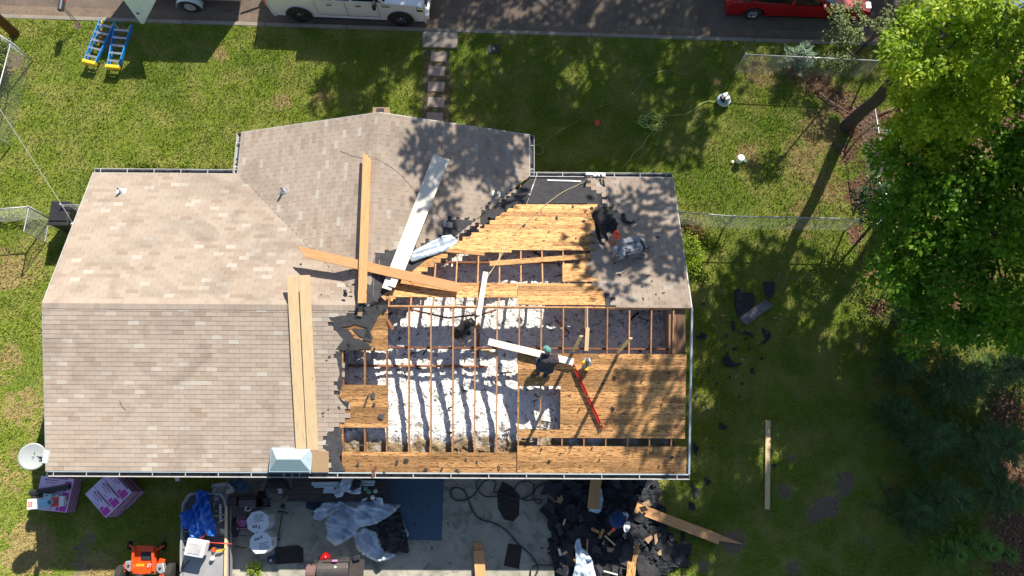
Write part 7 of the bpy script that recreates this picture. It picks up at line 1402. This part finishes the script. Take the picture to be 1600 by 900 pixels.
# ------------------------------------------------------------------ people
def person(label, J, zones, hair=None, cap=None, extra=None, bulk=1.18, group='workers'):
    """J: joint -> world point. One continuous body grown from tapered limbs and voxel-remeshed; colours by the nearest limb."""
    J = {k: Vector(v) for k, v in J.items()}; T = None
    segs = []   # (a, b, ra, rb, zone)
    def sg(a, b, ra, rb, z):
        k = bulk if z == 'shirt' else 1.06 if z in ('pants', 'sleeve') else 1.; segs.append((Vector(a), Vector(b), ra*k, rb*k, z))
    pel, chest, neck, head = J['pelvis'], J['chest'], J['neck'], J['head']
    up = (chest-pel).normalized(); sh = (J['sh_r']-J['sh_l']); hp = (J['hip_r']-J['hip_l'])
    for f in (-.5, -.25, 0, .25, .5):
        sg(pel+hp*f*.9, pel.lerp(chest, .5)+sh*f*.55, .115, .105, 'shirt' if abs(f) < 2 else 'pants')
        sg(pel.lerp(chest, .5)+sh*f*.55, chest+sh*f*.72, .105, .112, 'shirt')
    sg(pel+hp*.45, pel-hp*.45, .13, .13, 'pants')
    sg(J['sh_l'], J['sh_r'], .075, .075, 'shirt'); sg(chest, neck, .09, .058, 'shirt'); sg(neck, head, .058, .06, 'skin')
    fwd = J['face'].normalized(); hu = (head-neck).normalized(); hu = (hu-fwd*hu.dot(fwd)).normalized() if abs(hu.dot(fwd)) < .95 else fwd.orthogonal().normalized(); lr = fwd.cross(hu)
    hc = head+hu*.02; sg(hc+hu*.045-fwd*.012, hc-hu*.03+fwd*.015, .088, .07, 'skin'); sg(hc+fwd*.02-hu*.05, hc+fwd*.045-hu*.085, .055, .035, 'skin')
    sg(hc+fwd*.085+hu*.01, hc+fwd*.108-hu*.028, .010, .015, 'skin')                       # nose
    for s in (-1, 1): sg(hc+lr*s*.082+hu*.015, hc+lr*s*.086-hu*.02, .012, .010, 'skin')     # ears
    for s, k in ((-1, 'l'), (1, 'r')):
        S, E_, H = J['sh_'+k], J['el_'+k], J['ha_'+k]; sg(S, E_, .062, .045, 'sleeve'); sg(E_, H, .043, .028, 'forearm')
        d = (H-E_).normalized(); pn = Vector((0, 0, 1)); x = d.cross(pn); x = x.normalized() if x.length > .1 else Vector((1, 0, 0)); n = x.cross(d).normalized()
        Pm = H+d*.05; sg(H, Pm, .028, .03, 'skin'); sg(Pm-x*.022, Pm+x*.022, .024, .024, 'skin')
        for i, (o_, l) in enumerate(((-.033, .062), (-.011, .075), (.011, .07), (.033, .055))):
            a = H+d*.075+x*o_; m_ = a+d*l*.5-n*.012; sg(a, m_, .0105, .0098, 'skin'); sg(m_, m_+d*l*.35-n*.03, .0098, .008, 'skin')
        a = H+d*.02-x*.03*s; sg(a, a+d*.035-x*.035*s-n*.01, .013, .011, 'skin'); sg(a+d*.035-x*.035*s-n*.01, a+d*.062-x*.035*s-n*.025, .011, .009, 'skin')
        P0, K, A_ = J['hip_'+k], J['kn_'+k], J['an_'+k]; sg(P0, K, .092, .066, 'pants'); sg(K, A_, .062, .046, 'pants')
        F = J.get('to_'+k, A_+Vector((0, .18, -.04))); sg(A_, A_.lerp(F, .25)-Vector((0, 0, .02)), .046, .045, 'boot'); sg(A_.lerp(F, .15)-Vector((0, 0, .03)), F, .044, .036, 'boot')
    b = MB()
    for a, c, ra, rb, z in segs:
        L_ = (c-a).length; d = (c-a)/L_ if L_ > 1e-5 else Vector((0, 0, 1)); pts = []; rs = []
        for t in (-.92, -.7, -.35): pts.append(a+d*ra*t); rs.append(ra*math.sqrt(1-t*t))
        pts.append(a); rs.append(ra); pts.append(c); rs.append(rb)
        for t in (.35, .7, .92): pts.append(c+d*rb*t); rs.append(rb*math.sqrt(1-t*t))
        b.tube(pts, rs, 12)
    tmp = b.build('tmp', M['skin']); md = tmp.modifiers.new('r', 'REMESH'); md.mode = 'VOXEL'; md.voxel_size = .013; md2 = tmp.modifiers.new('s', 'SMOOTH'); md2.factor = .5; md2.iterations = 2
    bpy.context.view_layer.update(); me = bpy.data.meshes.new_from_object(tmp.evaluated_get(bpy.context.evaluated_depsgraph_get())); bpy.data.objects.remove(tmp)
    zl = ['skin', 'shirt', 'sleeve', 'forearm', 'pants', 'boot']; me.materials.clear()
    for z in zl: me.materials.append(M[zones.get(z, 'skin')])
    n = len(me.polygons); C = np.empty(n*3); me.polygons.foreach_get('center', C); C = C.reshape(-1, 3); best = np.full(n, 1e9); mi = np.zeros(n, int)
    for a, c, ra, rb, z in segs:
        a_, c_ = np.array(a), np.array(c); d = c_-a_; t = np.clip(((C-a_)@d)/max(1e-9, d@d), 0, 1); dist = np.linalg.norm(C-(a_+t[:, None]*d), axis=1)-(ra+(rb-ra)*t); m_ = dist < best; best[m_] = dist[m_]; mi[m_] = zl.index(z)
    base = Vector((pel.x, pel.y, min(J['an_l'].z, J['an_r'].z)-.08)); me.polygons.foreach_set('material_index', mi); me.polygons.foreach_set('use_smooth', [True]*n)
    # cloth wrinkles as real relief
    nv = len(me.vertices); co = np.empty(nv*3); me.vertices.foreach_get('co', co); co = co.reshape(-1, 3); no = np.array([v.normal for v in me.vertices]); vm = np.zeros(nv, bool)
    for p in me.polygons:
        if mi[p.index] in (1, 2, 4): vm[list(p.vertices)] = True
    w = np.array([mn.noise(Vector(c*np.array([9, 9, 9])))+.5*mn.noise(Vector(c*22)) for c in co])*.011; co += no*(w*vm)[:, None]
    me.vertices.foreach_set('co', (co-np.array(base)).ravel()); o = bpy.data.objects.new('person', me); COL.objects.link(o); o.location = base; tag(o, label, 'person', group)
    for s in (-1, 1):
        e = MB(); e.lathe(hc+fwd*.077+lr*s*.032+hu*.018, [(.001, 0), (.009, .003), (.001, .007)], 8, axis=fwd); e.build('eye', M['black'], o)
    e = MB(); e.beam(hc+fwd*.083-hu*.052-lr*.024, hc+fwd*.083-hu*.052+lr*.024, .006, .008, up=hu); e.build('mouth', M['leather'], o)
    def dome(nm, m, r0, lo, flat_=1., brim=None):
        b = MB(); V = []; n_ = 20; ks = 8
        for j in range(ks+1):
            t = (math.pi/2+lo)*j/ks
            for k in range(n_):
                u = 6.2832*k/n_; V.append(hc+hu*(.04+.1*r0/.1*math.cos(t)*flat_)+(lr*math.cos(u)*.93+fwd*math.sin(u)*1.04)*(r0*math.sin(max(t, .02)))-fwd*.012)
        b.add(V, [(j*n_+k, j*n_+(k+1) % n_, (j+1)*n_+(k+1) % n_, (j+1)*n_+k) for j in range(ks) for k in range(n_)]+[tuple(range(n_))])
        if brim == 'peak':
            c = hc+hu*.045+fwd*.08; b.prism([c+lr*.07, c+lr*.055+fwd*.07, c+fwd*.085, c-lr*.055+fwd*.07, c-lr*.07], .008, hu)
        if brim == 'round':
            P = [hc+hu*.05+(lr*math.cos(6.283*k/24)+fwd*math.sin(6.283*k/24))*.16 for k in range(24)]; b.prism(P, .008, hu)
        b.build(nm, M[m], o, smooth=brim is None, recalc=True)
    if hair: dome('hair', hair, .101, .55)
    if cap: dome('cap', cap[0], .103, .12, 1., cap[1])
    return o
def rp(x, y, h, s=None):   # a point h metres above roof slope s (or absolute height h) on a pixel's sight line
    if s is None: return at(x, y, h)
    p = on(x, y, s, 0); 
    for _ in range(6): p = at(x, y, zs(s)(p.x, p.y)+h)
    return p
# 1 black shirt, red cap, bending over on the front slope
g = lambda x, y, h: rp(x, y, h, 'N')
person('worker in black shirt and red cap bending over the torn edge of the front slope', dict(pelvis=g(938, 333, .76), chest=g(950, 351, .86), neck=g(958, 362, .86), head=g(961, 366, .84), face=(.35, -.75, -.45),
    sh_l=g(961, 350, .84), sh_r=g(943, 362, .80), el_l=g(960, 368, .55), ha_l=g(960, 380, .32), el_r=g(948, 374, .48), ha_r=g(957, 384, .24),
    hip_l=g(947, 333, .72), hip_r=g(933, 340, .70), kn_l=g(955, 348, .42), kn_r=g(934, 362, .40), an_l=g(948, 351, .09), an_r=g(937, 375, .09), to_l=g(953, 357, .04), to_r=g(944, 381, .04)),
    dict(shirt='blackcloth', sleeve='blackcloth', forearm='skin', pants='blackcloth', boot='black'), hair='hair', cap=('red', 'peak'))
# 2 grey shirt with dark straps, crouching
o2 = person('worker in grey shirt with dark braces crouching with his head down among black scraps', dict(pelvis=g(1002, 382, .40), chest=g(984, 384, .52), neck=g(972, 388, .52), head=g(964, 391, .46), face=(-.7, -.35, -.6),
    sh_l=g(972, 398, .50), sh_r=g(974, 377, .52), el_l=g(972, 402, .26), ha_l=g(966, 405, .10), el_r=g(962, 396, .26), ha_r=g(958, 402, .08),
    hip_l=g(1003, 390, .36), hip_r=g(1004, 378, .38), kn_l=g(985, 400, .30), kn_r=g(984, 382, .28), an_l=g(1006, 398, .09), an_r=g(1014, 386, .09), to_l=g(1001, 404, .05), to_r=g(1010, 392, .04)),
    dict(shirt='greycloth', sleeve='greycloth', forearm='greycloth', pants='greypants', boot='greypants'), hair='hair', cap=('greycloth', None))
b = MB()
for (a, c) in (((973, 382), (996, 378)), ((978, 396), (1000, 390)), ((976, 388), (990, 392))): b.tube([g(*a, .655), g(*((a[0]+c[0])/2, (a[1]+c[1])/2-.5), .675), g(*c, .56)], .018, 6)
b.tube([g(997, 371, .5), g(1003, 378, .56), g(1007, 388, .50), g(1005, 394, .4)], .035, 8); b.build('tool_harness', M['black'], o2, smooth=True)
# 3 black shirt, in the attic
a3 = lambda x, y, z: at(x, y, z)
person('worker in black shirt standing in the open attic and pulling a rope', dict(pelvis=a3(719, 519, 3.35), chest=a3(725, 510, 3.72), neck=a3(730, 504, 3.86), head=a3(733, 504, 3.98), face=(.6, -.5, -.6),
    sh_l=a3(736, 502, 3.78), sh_r=a3(718, 516, 3.74), el_l=a3(740, 508, 3.55), ha_l=a3(748, 512, 3.40), el_r=a3(719, 526, 3.55), ha_r=a3(722, 537, 3.42),
    hip_l=a3(724, 515, 3.3), hip_r=a3(714, 522, 3.3), kn_l=a3(732, 521, 3.0), kn_r=a3(720, 528, 2.98), an_l=a3(728, 520, 2.72), an_r=a3(716, 528, 2.72), to_l=a3(732, 524, 2.68), to_r=a3(720, 532, 2.68)),
    dict(shirt='blackcloth', sleeve='blackcloth', forearm='skin', pants='blackcloth', boot='black'), hair='hair')
# 4 slate shirt, teal cap, kneeling over the white board
s4 = lambda x, y, h: rp(x, y, h, 'S')
person('worker in slate grey clothes and teal cap kneeling over the narrow white board', dict(pelvis=s4(852, 575, .40), chest=s4(859, 563, .58), neck=s4(858, 555, .64), head=s4(856, 549, .66), face=(-.3, .75, -.5),
    sh_l=s4(848, 558, .58), sh_r=s4(868, 557, .58), el_l=s4(847, 553, .34), ha_l=s4(853, 553, .16), el_r=s4(865, 565, .38), ha_r=s4(864, 573, .22),
    hip_l=s4(844, 577, .36), hip_r=s4(857, 580, .36), kn_l=s4(840, 563, .34), kn_r=s4(862, 566, .16), an_l=s4(841, 584, .10), an_r=s4(852, 588, .08), to_l=s4(832, 588, .05), to_r=s4(842, 588, .04)),
    dict(shirt='slate', sleeve='slate', forearm='slate', pants='denim', boot='boot'), hair='hair', cap=('teal', 'peak'))
# 5 blue and red shirt, white hat, in the debris
person('man in blue and red shirt and white hat bending down in the dark debris', dict(pelvis=a3(962, 806, .98), chest=a3(968, 815, 1.18), neck=a3(973, 820, 1.26), head=a3(977, 822, 1.30), face=(.5, -.5, -.65),
    sh_l=a3(974, 812, 1.2), sh_r=a3(962, 822, 1.18), el_l=a3(978, 812, .9), ha_l=a3(978, 806, .72), el_r=a3(958, 828, .92), ha_r=a3(952, 833, .7),
    hip_l=a3(966, 803, .95), hip_r=a3(957, 809, .95), kn_l=a3(966, 808, .62), kn_r=a3(957, 818, .62), an_l=a3(959, 803, .30), an_r=a3(951, 812, .30), to_l=a3(964, 808, .26), to_r=a3(956, 818, .26)),
    dict(shirt='bluecloth', sleeve='red', forearm='skin', pants='denim', boot='boot'), hair='hair', cap=('plastic_white', 'round'))
crumple('silver_bag', 'crumpled silver bag held beside the man in the white hat', px_poly([(967, 801), (978, 799), (983, 804), (980, 813), (974, 812), (970, 806)], .8), .7, .2, 'foil', 'bag', .03, seed=71, fs=4)
bpy.context.view_layer.update()
